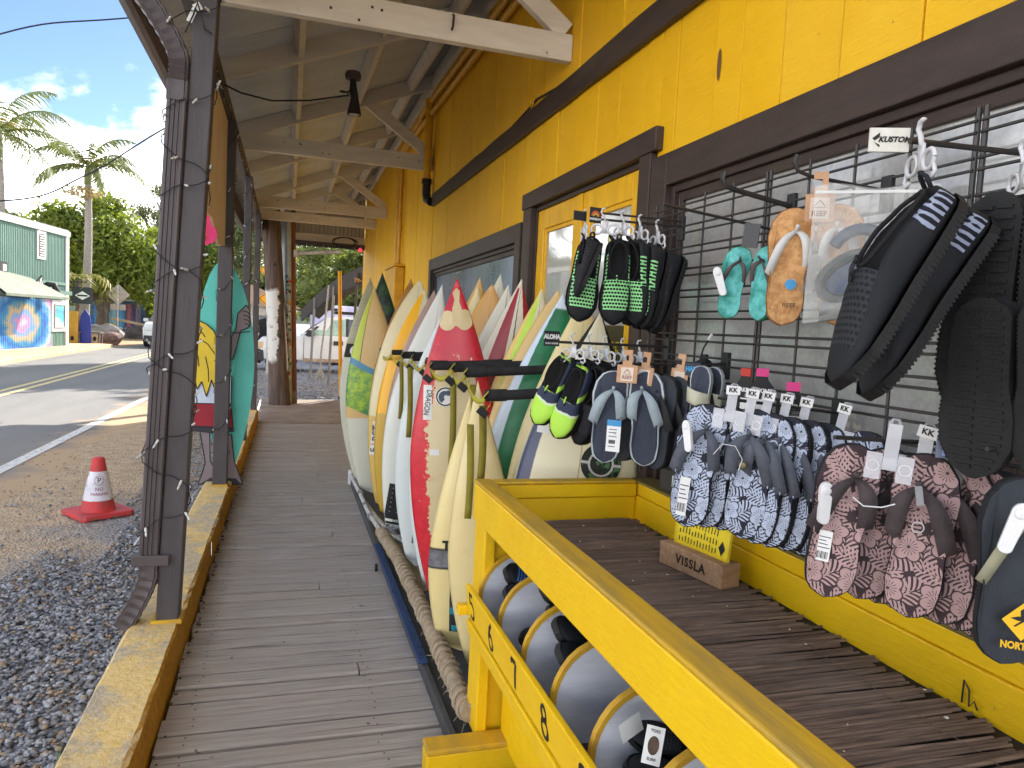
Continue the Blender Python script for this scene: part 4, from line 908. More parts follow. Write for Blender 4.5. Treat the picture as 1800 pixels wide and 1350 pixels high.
board('tanlime', 'tan surfboard with a lime left rail and blue band lower down', 6.15, (.73, .06), (.673, 1.803), .46, board_mat('board_tan_lime', lin((214, 180, 118)), [dict(u=(-1.2, -.58), s=(.58, .97), c=lin((186, 200, 60)), k=0), dict(u=(-.60, -.565), s=(.5, .97), c=BLK), dict(u=(-1.2, .6), s=(.37, .58), k2=.06, c=lin((168, 200, 40)), c2=lin((60, 130, 70))), dict(u=(-1.2, .9), s=(.575, .605), k2=.06, c=lin((70, 136, 170))), dict(u=(-1.2, 1.2), s=(-1, .37), c=OFFW)], (.5, .36, .18)), yaw=-6)
board('brown', 'brown railed tan surfboard mostly hidden behind the cream racing sticker board', 6.0, (.87, .06), (.949, 1.885), .50, board_mat('board_brown_rail', lin((170, 120, 56)), []), yaw=-10)
board('f1', 'cream longboard with a vertical blue and red lettered sticker near its tail', 5.55, (.80, .06), (.943, 1.852), .52, board_mat('board_cream_f1', lin((222, 212, 172)), [dict(u=(-1.1, -.62), s=(0, .40), c=lin((206, 176, 100)), j=.1), dict(u=(.05, .35), s=(0, .30), c=lin((170, 130, 50)))], (.30, .22, .12), .02), yaw=-12, p=2.2, q=.9)
board('yellow', 'off white surfboard with a broad bright yellow stripe along its left rail', 5.3, (.79, .06), (.937, 1.769), .46, board_mat('board_yellow_stripe', lin((214, 206, 172)), [dict(u=(-1.2, -.18), s=(.44, .985), c=YB), dict(u=(-1.2, -.45), s=(.0, .45), c=lin((196, 160, 60)))]), yaw=-14, p=2.0, q=.95)
board('mauve', 'dull pinkish mauve surfboard behind the yellow striped one', 5.1, (.84, .06), (.978, 1.760), .46, board_mat('board_mauve', MAUVE, [dict(u=(.1, .16), c=lin((120, 98, 92))), dict(u=(-.5, -.44), c=lin((140, 112, 104)))]), yaw=-10, p=2.0)
board('dakine', 'white surfboard with a black stud traction pad on its squared tail', 4.8, (.75, .07), (.972, 1.786), .43, board_mat('board_white_stud', WHT, [], (.30, .24, .18), .014, .35), yaw=-10, q=1.15, tw=.35)
board('green', 'surfboard edge showing thin orange, blue and green rail stripes', 4.45, (.86, .06), (1.0, 1.74), .44, board_mat('board_three_rails', lin((226, 216, 150)), [dict(u=(-1.2, -.86), c=lin((226, 170, 90))), dict(u=(-.86, -.70), c=lin((100, 110, 140))), dict(u=(-.70, -.40), c=lin((60, 178, 110)))]), yaw=-6, tw=.5)
board('stripes', 'white surfboard with a grey ribbed traction pad on its narrow tail', 4.15, (.755, .085), (.916, 1.713), .42, board_mat('board_white_ribs', lin((214, 222, 222)), [], (.5, .5, .48), .01, .35), yaw=-12, tw=.20)
board('blackpad', 'white surfboard just left of the red one with a plain black tail pad', 3.75, (.80, .06), (.86, 1.66), .40, board_mat('board_white_plain', lin((220, 228, 226)), [], (.5, .5, .48), .01, .35), yaw=-10, tw=.25)
board('red', 'red and cream surfboard with red nose, cream emblem and worn red rails', 3.5, (.835, .07), (.778, 1.743), .44, board_mat('board_red', lin((216, 200, 160)), [dict(s=(.74, 2), j=.42, ju=0, c=RED, c2=lin((186, 26, 48)), w=.25), dict(abs=1, u=(.62, 2), s=(-1, .78), j=.55, c=RED, c2=lin((214, 48, 58)), w=.35)], None, dirt=.9), yaw=-14, p=1.7, q=1.0)
board('tan_r', 'tan surfboard nose just right of the red one, in the back row', 4.35, (.98, .06), (1.123, 1.82), .46, board_mat('board_tan_back', TAN, []), yaw=-8)
board('whiteblk', 'cream nosed surfboard with black wedge, half hidden behind the red one', 4.25, (.95, .06), (1.085, 1.755), .42, board_mat('board_cream_black', CREAM, [dict(u=(-.1, 1.2), s=(.86, .90), k2=-.02, c=BLK)], (.3, .2, .1), .02), yaw=-8)
board('whitegrey', 'tall white surfboard with dark centre line rising above its neighbours', 4.1, (.96, .06), (1.180, 1.83), .46, board_mat('board_white_tall', OFFW, [], (.12, .12, .12), .02), yaw=-10)
board('tanrail', 'tan orange surfboard in front of the tall white nose', 4.0, (.95, .06), (1.104, 1.761), .46, board_mat('board_tan_orange', lin((206, 160, 92)), []), yaw=-10, p=2.1, q=.9)
board('stringer', 'white surfboard with a grey centre stringer left of the dark red stripe', 3.85, (.95, .06), (1.156, 1.755), .45, board_mat('board_grey_stringer', lin((216, 214, 200)), [dict(u=(-.06, .07), c=lin((120, 124, 130)))], None), yaw=-10)
board('redstripe', 'white surfboard with dark red stripes either side of a black stringer', 3.7, (.97, .06), (1.185, 1.78), .46, board_mat('board_red_stripe', lin((220, 216, 200)), [dict(u=(-.72, -.22), s=(.5, .97), c=lin((150, 20, 36))), dict(u=(.45, 1.2), s=(.5, .99), c=lin((150, 20, 36)))], (.04, .03, .03), .03), yaw=-10)
board('lime', 'cream surfboard with a broad lime green left rail', 3.45, (.995, .06), (1.217, 1.724), .44, board_mat('board_lime', lin((216, 208, 178)), [dict(u=(-.80, -.30), s=(-1, .97), c=lin((192, 226, 84)), c2=lin((178, 220, 60))), dict(u=(-1.2, -.80), c=lin((226, 196, 120)))], (.2, .15, .1), .025), yaw=-10)
board('tan2', 'plain tan yellow surfboard between the lime and the green ones', 3.3, (1.0, .06), (1.252, 1.712), .47, board_mat('board_tan_plain', lin((216, 186, 126)), []), yaw=-10, p=2.1, q=.95)
board('green2', 'pale blue white surfboard with a broad dark green stripe', 3.12, (1.03, .06), (1.207, 1.684), .52, board_mat('board_green_stripe', ICE, [dict(u=(-.80, .9), s=(-1, .955), k=0, c=GRN, c2=lin((12, 104, 62)))], (.5, .5, .3), .012), yaw=-10)
board('cream', 'big cream surfboard with the tallest plain nose near the yellow door', 2.92, (1.06, .06), (1.242, 1.713), .46, board_mat('board_cream_big', lin((226, 212, 160)), [], (.42, .30, .14), .012), yaw=-10, q=1.15)
board('navy', 'cream surfboard with black nose rails, navy left stripe and round camouflage sticker', 2.72, (1.07, .06), (1.205, 1.60), .52, board_mat('board_navy', lin((222, 216, 184)), [dict(abs=1, u=(.74, 2), s=(.82, 2), c=BLK), dict(u=(-.98, -.76), s=(-1, .80), c=NAVY)], (.45, .33, .18), .010), yaw=-22, p=1.9, q=1.05)
board('t2', 'short cream yellow surfboard with a grey logo band and teal black tail pad', 3.05, (.785, .06), (.762, 1.221), .33, board_mat('board_short_cream', lin((224, 206, 146)), [dict(s=(.335, .405), c=lin((84, 84, 90)), c2=lin((130, 130, 136))), dict(s=(.330, .338), c=BLK), dict(s=(.402, .41), c=BLK)], None, dirt=.4), yaw=-16, tw=.62, p=1.5, q=1.05, wide=.34)
board('c2', 'plain cream short surfboard nearest the yellow table, with narrow nose', 2.85, (.838, .06), (.738, 1.281), .29, board_mat('board_short_plain', lin((222, 204, 150)), [], None, dirt=.6), yaw=-16, tw=.5, p=1.5, q=1.05, wide=.4)
board('blue', 'pale icy blue surfboard edge tight against the yellow table corner', 2.60, (.855, .06), (.87, .86), .28, board_mat('board_ice', ICE, [], None, dirt=.3), yaw=-16, tw=.5, p=1.5, wide=.4)
# fins stick out at the back of the tails
for key in BRD:
    o, surf, L, W, ok = BRD[key]; f = MB(); y0 = surf(0, .12, 1)[1]
    f.prism([(0.30, .0), (.15, 0), (.10, .09), (.14, .10)], lambda z, d: (-.003, y0+d*.5, z), lambda z, d: (.003, y0+d*.5, z)); f.build('fin', M_DARK, o)
# prints and pads
M_STK = mat('white_sticker', (.76, .76, .74), (.70, .70, .67), rough=.4); M_BLUEI = mat('blue_ink', lin((36, 56, 100)), rough=.5); M_REDI = mat('red_ink', RED, rough=.5)
M_PAD = mat('black_eva_pad', (.018, .018, .019), (.028, .028, .03), rough=.85, bump=.6, bscale=150, bdist=.002); M_GREY = mat('mid_grey_print', (.30, .30, .31), (.22, .22, .23), rough=.5)
patch('f1', 'sticker', -.215, -.150, .42, .68, M_STK); 
board_text('f1', 'F', .075, M_BLUEI, -.182, .46, 1); board_text('f1', '1', .075, M_REDI, -.182, .505, 1); board_text('f1', 'RST', .075, M_BLUEI, -.182, .59, 1, bold=.001)
patch('olive', 'sticker', -.20, -.03, 1.13, 1.25, M_INK); 
def blob(cx, cz, rx, rz, n=14, a0=0, a1=360): return [(cx+rx*math.cos(math.radians(a0+(a1-a0)*i/n)), cz+rz*math.sin(math.radians(a0+(a1-a0)*i/n))) for i in range(n)]
def crescent(cx, cz, r, n=9, th=.45): 
    o_ = [(cx+r*math.cos(math.radians(40+200*i/n)), cz+r*math.sin(math.radians(40+200*i/n))) for i in range(n+1)]; i_ = [(cx+r*.25+r*(1-th)*math.cos(math.radians(50+180*i/n)), cz+r*(1-th)*math.sin(math.radians(50+180*i/n))) for i in range(n+1)]; return o_, i_
def strip_patch(key, name, A, B_, m_, off=.003):
    o, surf, L, W, ok = BRD[key]; q = MB()
    def P(x, z):
        s_ = z/L; h = outline(s_, W, **ok); p = surf(max(-.97, min(.97, x/h)), s_, -1); return (p[0], p[1]-off, p[2])
    n = len(A); q.add([P(*p) for p in A]+[P(*p) for p in B_], [(i, i+1, n+i+1, n+i) for i in range(n-1)]); return q.build(name, m_, o)
strip_patch('olive', 'wave_emblem', *crescent(-.10, 1.185, .05), M_STK); strip_patch('olive', 'wave_emblem', *crescent(-.085, 1.17, .028), M_STK)
board_text('olive', 'HAWAIIAN ISLAND CREATIONS', .05, mat('faded_letter', lin((206, 204, 180)), rough=.6), -.09, 1.47, 1, sx=.62)
board_text('red', 'DRAGON', .040, M_INK, -.135, 1.06, 2, off=.006, sx=.72); patch('red', 'sticker', -.156, -.114, .975, 1.145, M_STK)
# round emblem sticker on the red board
patch('red', 'round_sticker', 0, 0, 0, 0, M_STK, shape=blob(-.048, 1.09, .050, .050, 22), off=.003); patch('red', 'round_sticker', 0, 0, 0, 0, M_INK, shape=blob(-.048, 1.09, .046, .046, 22), off=.004); patch('red', 'round_sticker', 0, 0, 0, 0, M_STK, shape=blob(-.048, 1.09, .039, .039, 22), off=.005)
strip_patch('red', 'wave_emblem', *crescent(-.05, 1.087, .032, th=.6), mat('slate_ink', lin((70, 84, 104)), rough=.5), off=.0065); patch('red', 'wave_emblem', 0, 0, 0, 0, mat('slate_ink', lin((70, 84, 104))), shape=blob(-.034, 1.108, .011, .014, 10), off=.0065)
patch('red', 'price_sticker', -.12, -.075, .80, .83, M_STK)
M_CE = mat('cream_emblem', lin((214, 196, 152)), lin((200, 178, 134)), rough=.5)
# bare cream emblem on the red nose: neck and two rounded lobes
patch('red', 'nose_emblem', 0, 0, 0, 0, M_CE, shape=blob(-.045, 1.462, .045, .050, 16), off=.003); patch('red', 'nose_emblem', 0, 0, 0, 0, M_CE, shape=blob(.040, 1.468, .043, .052, 16), off=.0032)
patch('red', 'nose_emblem', 0, 0, 0, 0, M_CE, shape=[(-.018, 1.44), (.020, 1.43), (.026, 1.52), (.012, 1.555), (.014, 1.61), (-.004, 1.625), (-.022, 1.60), (-.012, 1.565), (-.022, 1.52)], off=.0036)
# T2 band
board_text('t2', 'T', .055, M_INK, -.085, .49, 0, off=.004, bold=.003); board_text('t2', 'R', .050, M_REDI, -.025, .49, 0, off=.004, bold=.004, shear=.2); board_text('t2', '2', .060, M_STK, .03, .49, 0, off=.0045, bold=.004, sx=1.4)
M_TEAL = mat('teal_pad', lin((30, 150, 140)), lin((24, 110, 150)), scale=8, rough=.8, bump=.5, bscale=90)
pd = patch('t2', 'traction_pad', -.065, .105, .10, .31, M_PAD, off=.005, th=.006); patch('t2', 'pad_panel', -.062, .102, .185, .215, M_TEAL, off=.010, th=.004); patch('t2', 'pad_panel', -.055, .095, .105, .130, M_TEAL, off=.010, th=.004); patch('t2', 'pad_panel', .015, .022, .225, .295, M_GREY, off=.010, th=.002)
pd = patch('dakine', 'traction_pad', -.12, .13, .12, .36, M_PAD, off=.005, th=.006)
s = MB(); o, surf, L, W, ok = BRD['dakine']
for i in range(6):
    for k in range(5):
        p = surf((-.09+.045*k)/outline((.17+.032*i)/L, W, **ok), (.17+.032*i)/L, -1); s.lathe([(.005, 0), (.003, .004)], (0, 0, 0), 6); 
        s.v[-12:] = [(p[0]+v[0], p[1]-.008-v[2], p[2]+v[1]) for v in s.v[-12:]]
s.build('pad_studs', M_GREY, o); patch('dakine', 'pad_panel', -.12, .13, .085, .10, M_PAD, off=.005, th=.005); patch('dakine', 'pad_panel', -.11, .12, .02, .080, mat('grey_camo_pad', (.45, .45, .46), (.10, .10, .11), scale=26, rough=.8, lo=.46, hi=.54), off=.005, th=.005)
board_text('dakine', 'DAKINE', .026, M_INK, 0, .109, 0, off=.006, sx=1.3)
for k in range(6): patch('stripes', 'traction_rib', -.045+.020*k, -.035+.020*k, .14+.012*k, .44, M_GREY, off=.004, nu=1, th=.003)
patch('blackpad', 'traction_pad', 0, 0, 0, 0, M_PAD, shape=[(-.075, .16), (-.085, .20), (-.07, .36), (-.05, .385), (.05, .385), (.06, .2), (.03, .15)], off=.006); patch('blackpad', 'pad_panel', -.06, .04, .06, .14, mat('grey_camo_pad', (.45, .45, .46)), off=.005, th=.004)
M_CAMO = mat('green_camouflage', lin((70, 110, 66)), lin((14, 24, 18)), scale=26, rough=.5, lo=.48, hi=.52)
def annulus(key, cx, cz, r0, r1, a0, a1, m_, off): strip_patch(key, 'round_sticker', [(cx+r1*math.cos(math.radians(a)), cz+r1*math.sin(math.radians(a))) for a in np.linspace(a0, a1, 18)], [(cx+r0*math.cos(math.radians(a)), cz+r0*math.sin(math.radians(a))) for a in np.linspace(a0, a1, 18)], m_, off)
ccx, ccz = .085, .93
patch('navy', 'round_sticker', 0, 0, 0, 0, M_INK, shape=blob(ccx, ccz, .082, .082, 26), off=.003)
annulus('navy', ccx, ccz, .044, .053, 0, 360, mat('pale_grey_print', (.55, .56, .54)), .0052)
for a0, a1 in ((6, 84), (96, 174), (186, 354)): annulus('navy', ccx, ccz, .056, .078, a0, a1, M_CAMO, .005)
patch('navy', 'round_sticker', 0, 0, 0, 0, M_CAMO, shape=blob(ccx, ccz, .036, .036, 18), off=.0045)
for a in (90, 180, 0): strip_patch('navy', 'round_sticker', [(ccx+.044*math.cos(math.radians(a-7)), ccz+.044*math.sin(math.radians(a-7))), (ccx+.082*math.cos(math.radians(a-4)), ccz+.082*math.sin(math.radians(a-4)))], [(ccx+.044*math.cos(math.radians(a+7)), ccz+.044*math.sin(math.radians(a+7))), (ccx+.082*math.cos(math.radians(a+4)), ccz+.082*math.sin(math.radians(a+4)))], mat('pale_grey_print', (.55, .56, .54)), .0058)
patch('navy', 'price_sticker', -.19, -.14, 1.02, 1.05, M_STK); patch('green2', 'price_sticker', .0, .04, 1.08, 1.12, M_STK); patch('stripes', 'ding_repair', -.06, -.02, .52, .60, mat('pale_grey_print', (.55, .56, .54)))
# ================================================================== WIRE GRID PANELS
GX = 1.33
def wire_grid(ya, yb, label):
    t = thing('wire_grid_panel', label, 'wire grid', (GX, (ya+yb)/2, 1.5), 'wire grid panels over the shop window'); n = 4
    for i in range(n+1):
        y = ya+(yb-ya)*i/n; s = MB(); s.tube([(GX, y, .98), (GX, y, 2.0)], .0042 if i not in (0, n) else .006, 6); s.build('upright_wire', M_WIRE, t, smooth=True)
    for k in range(13):
        for dz in (0, -.024):
            z = 1.972-.0755*k+dz
            s = MB(); s.tube([(GX-.006, ya-.004, z), (GX-.006, yb+.004, z)], .0036, 6); s.build('cross_wire', M_WIRE, t, smooth=True)
wire_grid(1.865, 2.535, 'black wire grid panel nearest the yellow door')
wire_grid(1.180, 1.848, 'black wire grid panel in the middle, behind the plastic bag')
wire_grid(.46, 1.162, 'black wire grid panel at the right edge of the photo')
M_WB = mat('grey_brown_wood_block', (.12, .085, .065), (.08, .06, .045), scale=8, stretch=(3, 3, 1), rough=.7, bump=.3)
s = MB(); s.box(1.338, 1.372, 1.03, 1.155, 1.17, 1.335); s.build('mounting_block', M_WB, shop, bevel=.003)
s = MB(); s.tube([(1.336, 1.10, 1.30), (1.325, 1.10, 1.30), (1.318, 1.10, 1.29), (1.32, 1.10, 1.27)], .004, 6); s.build('screw_hook', M_WIRE, shop, smooth=True)
# ================================================================== RODS WITH PLATES
def rod(y, z0, xt, z1, label, r=.0042, up=False, double=False, bracket=True, y1=None):
    t = thing('display_rod', label, 'display rod', (GX, y, z0), 'display rods hooked on the wire grid'); y1 = y if y1 is None else y1
    s = MB(); P = [(GX-.008, y, z0), (xt, y1, z1)]
    if up: P = [(GX-.008, y, z0), (xt+.05, y1, z1-.008), (xt+.012, y1, z1), (xt, y1, z1+.018), (xt+.006, y1, z1+.035)]
    s.tube(P, r, 8); s.build('rod', M_WIRE, t, smooth=True)
    if double: s = MB(); s.tube([(GX-.008, y, z0+.018), (xt+.01, y1, z1+.022)], r*.9, 8); s.build('rod', M_WIRE, t, smooth=True)
    if bracket: s = MB(); s.box(GX-.011, GX+.003, y-.016, y+.016, z0-.05, z0+.035); s.build('bracket', M_DARK, t, bevel=.002)
    return t
def plate(t, c, w_, h_, m_, yawd=0, d=.003):
    """a flat plate facing -Y turned by yawd; returns (object, centre, right, normal)"""
    a = math.radians(yawd); X = Vector((math.cos(a), math.sin(a), 0)); Nn = Vector((math.sin(a), -math.cos(a), 0)); c = Vector(c)
    s = MB(); s.beam(tuple(c-X*w_/2), tuple(c+X*w_/2), d, h_); o = s.build('plate', m_, t, bevel=.0008); return o, c, X, Nn
M_PBLK = mat('black_plate', (.03, .032, .036), rough=.35)
r1 = rod(2.336, 1.898, .985, 1.893, 'upper rod holding water shoes, with black rainbow sign plate', double=True)
o, c, X, Nn = plate(r1, (.990, 2.330, 1.905), .048, .052, M_PBLK, 12); plate(r1, (.940, 2.345, 1.900), .05, .032, M_PBLK, 8)
for i, cl_ in enumerate(((.75, .10, .08), (.85, .38, .05), (.85, .65, .10))):
    r0 = .019-.005*i; s = MB(); A = [c+Nn*.0022+X*(r0*math.cos(t))+Vector((0, 0, r0*math.sin(t)-.004)) for t in np.linspace(0, math.pi, 14)]; B_ = [c+Nn*.0022+X*((r0-.0035)*math.cos(t))+Vector((0, 0, (r0-.0035)*math.sin(t)-.004)) for t in np.linspace(0, math.pi, 14)]
    s.add(A+B_, [(q, q+1, 14+q+1, 14+q) for q in range(13)]); s.build('rainbow_arc', mat('arc_%d_print' % i, cl_, rough=.5), o)
letters_on(o, 'RAINBOW', .0105, M_PAPER, tuple(c+Nn*.0024+Vector((0, 0, -.014))), tuple(X), (0, 0, 1), bold=.0003)
r2 = rod(2.377, 1.468, .854, 1.467, 'rod carrying lime and black water shoes, with small white lettered plate', r=.0048)
o, c, X, Nn = plate(r2, (.872, 2.372, 1.478), .062, .052, M_PBLK, 10); letters_on(o, 'ALOHA', .022, M_PAPER, tuple(c+Nn*.0022+Vector((0, 0, .006))), tuple(X), (0, 0, 1), bold=.0012, sx=.85); letters_on(o, '808-637-9242'[4:], .010, M_PAPER, tuple(c+Nn*.0022+Vector((0, 0, -.017))), tuple(X), (0, 0, 1)) if False else letters_on(o, 'SURF-WEAR', .0095, M_PAPER, tuple(c+Nn*.0022+Vector((0, 0, -.017))), tuple(X), (0, 0, 1))
r3 = rod(2.13, 1.418, 1.03, 1.412, 'rod holding the grey blue flip flops on their cardboard hanger')
r4 = rod(1.74, 1.882, 1.100, 1.915, 'thick black rod with upturned tip above the teal sandals', r=.0075, up=True)
r5 = rod(1.74, 1.808, .929, 1.849, 'long thin rod ending at the teal sandals')
r6 = rod(1.40, 1.868, 1.064, 1.886, 'rod with a hooked tip holding the cork flip flops', r=.0045, up=True)
r7 = rod(1.00, 1.862, .985, 1.850, 'rod with white lettered plate holding big black water shoes', r=.0052)
M_PWHT = mat('chipped_white_plate', (.72, .71, .66), (.60, .58, .50), scale=18, rough=.5, spots=(.25, .16, .10), sscale=30, sth=.68)
o, c, X, Nn = plate(r7, (.962, 1.022, 1.853), .064, .040, M_PWHT, -26, .006)
letters_on(o, 'KUSTOM', .0125, M_INK, tuple(c+Nn*.0038+X*.007), tuple(X), (0, 0, 1), bold=.0005, shear=.3)
s = MB(); q = c+Nn*.0038-X*.024; s.add([tuple(q+X*a+Vector((0, 0, b_))) for a, b_ in ((.008, .012), (-.004, .002), (.0, -.002), (.008, .004))], [(0, 1, 2, 3)]); s.add([tuple(q+X*a+Vector((0, 0, b_))) for a, b_ in ((-.003, -.003), (.001, -.006), (.008, -.013), (.009, -.009))], [(0, 1, 2, 3)]); s.build('chevron_logo', M_INK, o)
r8 = rod(1.50, 1.335, 1.05, 1.356, 'rod holding the stack of blue white leaf print flip flops', y1=1.61)
r9 = rod(1.09, 1.320, .962, 1.335, 'rod holding the stack of pink leaf print flip flops')
r10 = rod(.90, 1.345, 1.10, 1.346, 'rod with clear lettered plate beside the black flip flops')
M_CLR = mat('clear_blue_plate', lin((120, 130, 150)), lin((90, 98, 120)), rough=.2)
o, c, X, Nn = plate(r10, (1.128, .968, 1.334), .082, .038, M_CLR, -40, .005)
M_LB = mat('pale_blue_letter', lin((150, 170, 235)), rough=.4)
letters_on(o, 'III', .030, M_LB, tuple(c+Nn*.0030), tuple(X), (0, 0, 1), bold=.004, spacing=1.5)
for k in (-1, 0, 1):
    for dz in (-.010, .010): s = MB(); q = c+Nn*.003+X*(.0225*k)+Vector((0, 0, dz)); s.add([tuple(q+X*a+Vector((0, 0, b_))) for a, b_ in ((-.009, -.004), (.009, -.004), (.009, .004), (-.009, .004))], [(0, 1, 2, 3)]); s.build('slab_serif', M_LB, o)
r11 = rod(2.00, 1.430, 1.20, 1.418, 'rod with blue lettered plate holding cream slide sandals')
M_CY = mat('cyan_plate', lin((40, 130, 190)), lin((60, 150, 200)), rough=.4); o, c, X, Nn = plate(r11, (1.205, 1.995, 1.408), .046, .040, mat('slate_plate', lin((70, 76, 88)), rough=.4), -20); letters_on(o, 'HAYN', .020, mat('cyan_letter', lin((80, 180, 235)), rough=.4), tuple(c+Nn*.0024), tuple(X), (0, 0, 1), bold=.0012, sx=.8)
# ================================================================== WATER SHOES
def lerp_tab(tab, s):
    for (a, va), (b_, vb) in zip(tab[:-1], tab[1:]):
        if s <= b_: t = (s-a)/(b_-a); t = t*t*(3-2*t)*.5+t*.5; return va+(vb-va)*t
    return tab[-1][1]
WT1 = [(0, .03), (.03, .10), (.1, .135), (.25, .145), (.45, .15), (.65, .18), (.8, .178), (.92, .13), (.98, .07), (1, .015)]
HT1 = [(0, .26), (.03, .33), (.1, .34), (.22, .31), (.38, .28), (.5, .235), (.65, .185), (.8, .145), (.92, .105), (1, .05)]
HT2 = [(0, .12), (.05, .16), (.15, .20), (.3, .235), (.42, .235), (.55, .205), (.7, .15), (.85, .095), (.95, .055), (1, .02)]
NSEC, NRING = 26, 20
def shoe_meshes(m_up, m_lin, m_pan, m_sole, m_col=None):
    HT = HT2 if m_col else HT1; WT = [(a, w_*(.80 if m_col else 1)) for a, w_ in WT1]
    b = MB(); ring_ids = []
    for i in range(NSEC+1):
        s_ = i/NSEC; w_, h_ = lerp_tab(WT, s_), lerp_tab(HT, s_)
        for k in range(NRING):
            a = 2*math.pi*k/NRING; ca, sa = math.cos(a), math.sin(a)
            y = w_*math.copysign(abs(ca)**.8, ca); z = h_*(.5+.5*math.copysign(abs(sa)**(.75 if sa < 0 else 1.05), sa))
            y += .02*math.sin(math.pi*s_)*(1-s_)
            dd = abs(((math.degrees(a)-90+180) % 360)-180)
            if .07 < s_ < .50 and dd < 50: z = h_*.30; y *= .75
            b.v.append((s_, y, z))
    for i in range(NSEC):
        for k in range(NRING):
            f = (i*NRING+k, (i+1)*NRING+k, (i+1)*NRING+(k+1) % NRING, i*NRING+(k+1) % NRING); b.f.append(f)
            sm_ = (i+.5)/NSEC; dd = abs(((math.degrees(2*math.pi*(k+.5)/NRING)-90+180) % 360)-180)
            inside = any(.07 < b.v[q][0] < .50 and b.v[q][2] < lerp_tab(HT, b.v[q][0])*.301 and dd < 65 for q in f)
            b.mi.append(1 if inside else (2 if (.50 <= sm_ < .86 and dd < 58) else (3 if (.20 < sm_ < .52 and 50 < dd < 84 and not m_col) or (m_col and .02 < sm_ < .22 and 48 < dd < 105) else 0)))
    up_ = b.mesh('shoe', [m_up, m_lin, m_pan, m_col or m_pan], (0, 0, 0), True)
    so_ = MB(); out = [(s_, lerp_tab(WT, s_)*1.06+.006) for s_ in np.linspace(0, 1, 22)]
    pts = [(a, w_+.02*math.sin(math.pi*a)*(1-a)) for a, w_ in out]+[(a, -w_+.02*math.sin(math.pi*a)*(1-a)) for a, w_ in out[::-1]]
    n = len(pts); zt = lambda a: (.030 if m_col else .045)+.014*max(0, (a-.8)/.2)**2
    vs = [(a*1.012-.004, y, -.022) for a, y in pts]+[(a*1.012-.004, y*1.02, zt(a)) for a, y in pts]
    so_.add(vs, [(i, (i+1) % n, n+(i+1) % n, n+i) for i in range(n)]+[tuple(range(n))[::-1]])
    # lugs round the edge and under the sole
    for i in range(2, 40, 1):
        t = .04+.92*i/40; w_ = lerp_tab(WT, t)*1.06+.006
        for sg_ in (-1, 1):
            y = sg_*w_+.02*math.sin(math.pi*t)*(1-t); so_.box(t-.005, t+.005, y-.003, y+.003, -.028, .010)
    for i in range(20):
        t = .06+.046*i; w_ = lerp_tab(WT, t)*.80; so_.box(t-.008, t+.008, -w_, -w_*.12, -.032, -.021); so_.box(t-.002, t+.014, w_*.08, w_, -.032, -.021)
    so = so_.mesh('sole', m_sole, (0, 0, 0))
    lp_ = MB(); h0 = lerp_tab(HT, .04)-.02; lp_.tube([(.03, -.022, h0), (-.002, -.022, h0+.05), (-.010, 0, h0+.075), (-.002, .022, h0+.05), (.03, .022, h0)], .012, 6)
    rim = MB(); R_ = []
    for i in range(28):
        t = 2*math.pi*i/28; s_ = .275+.215*math.cos(t); h_ = lerp_tab(HT, s_); w_ = lerp_tab(WT, s_); R_.append((s_, w_*.74*math.sin(t)+.015, h_*(.985-.10*abs(math.sin(t)))))
    rim.tube(R_+[R_[0]], .012, 5, cap=False)
    tie = MB(); h1 = lerp_tab(HT, .5)+.012; tie.tube([(.45, .0, h1+.015), (.52, .005, h1+.008), (.57, .008, h1-.018)], .010, 6)
    return up_, so, lp_.mesh('pull_loop', m_up, (0, 0, 0), True), rim.mesh('collar', m_lin, (0, 0, 0), True), tie.mesh('pull_tab', m_pan, (0, 0, 0), True)
def knit_mat(name, base, line, sc=26, thick=.34, rough=.75):
    b = NB(name); x, y, z = b.xyz()
    X = b.math('MULTIPLY', b.math('ADD', x, 0.0), sc); Y = b.math('MULTIPLY', y, sc*1.15)
    row = b.math('FLOOR', X); Y2 = b.math('ADD', Y, b.math('MULTIPLY', b.math('MODULO', row, 2.0), .5))
    fx_ = b.math('SUBTRACT', b.math('FRACT', X), .5); fy_ = b.math('SUBTRACT', b.math('FRACT', Y2), .5)
    r = b.math('SQRT', b.math('ADD', b.math('MULTIPLY', b.math('MULTIPLY', fx_, fx_), 1.9), b.math('MULTIPLY', b.math('MULTIPLY', fy_, fy_), 1.0)))
    m_ = b.rng(r, thick, thick+.05)
    b.bump(b.math('ADD', m_, b.math('MULTIPLY', b.noise(b.oc(), 200, 2), .3)), .5, .01); return b.fin(b.mix(m_, base, line), rough, .25)
NEO = mat('black_neoprene', (.010, .011, .014), (.015, .016, .019), scale=6, rough=.8, bump=.35, bscale=150, bdist=.003)
NEO2 = mat('navy_neoprene', lin((44, 52, 70)), lin((38, 44, 60)), scale=6, rough=.8, bump=.3, bscale=150, bdist=.003)
LIN_ = mat('black_lining', (.008, .008, .009), (.011, .011, .012), rough=.9)
SOL = mat('black_rubber_sole', (.009, .009, .010), (.014, .014, .014), scale=12, rough=.6, bump=.4, bscale=90, bdist=.004)
KN_G = knit_mat('green_knit_mesh', (.012, .015, .014), lin((150, 220, 150)), 24, .41); KN_W = knit_mat('white_scale_mesh', (.012, .014, .022), lin((150, 158, 180)), 28, .44); KN_D = knit_mat('dark_knit_mesh', (.010, .011, .013), (.030, .031, .036), 34, .36)
LIMEM = mat('lime_neoprene', lin((182, 226, 84)), lin((160, 206, 70)), scale=5, rough=.6, bump=.3, bscale=120, bdist=.003)
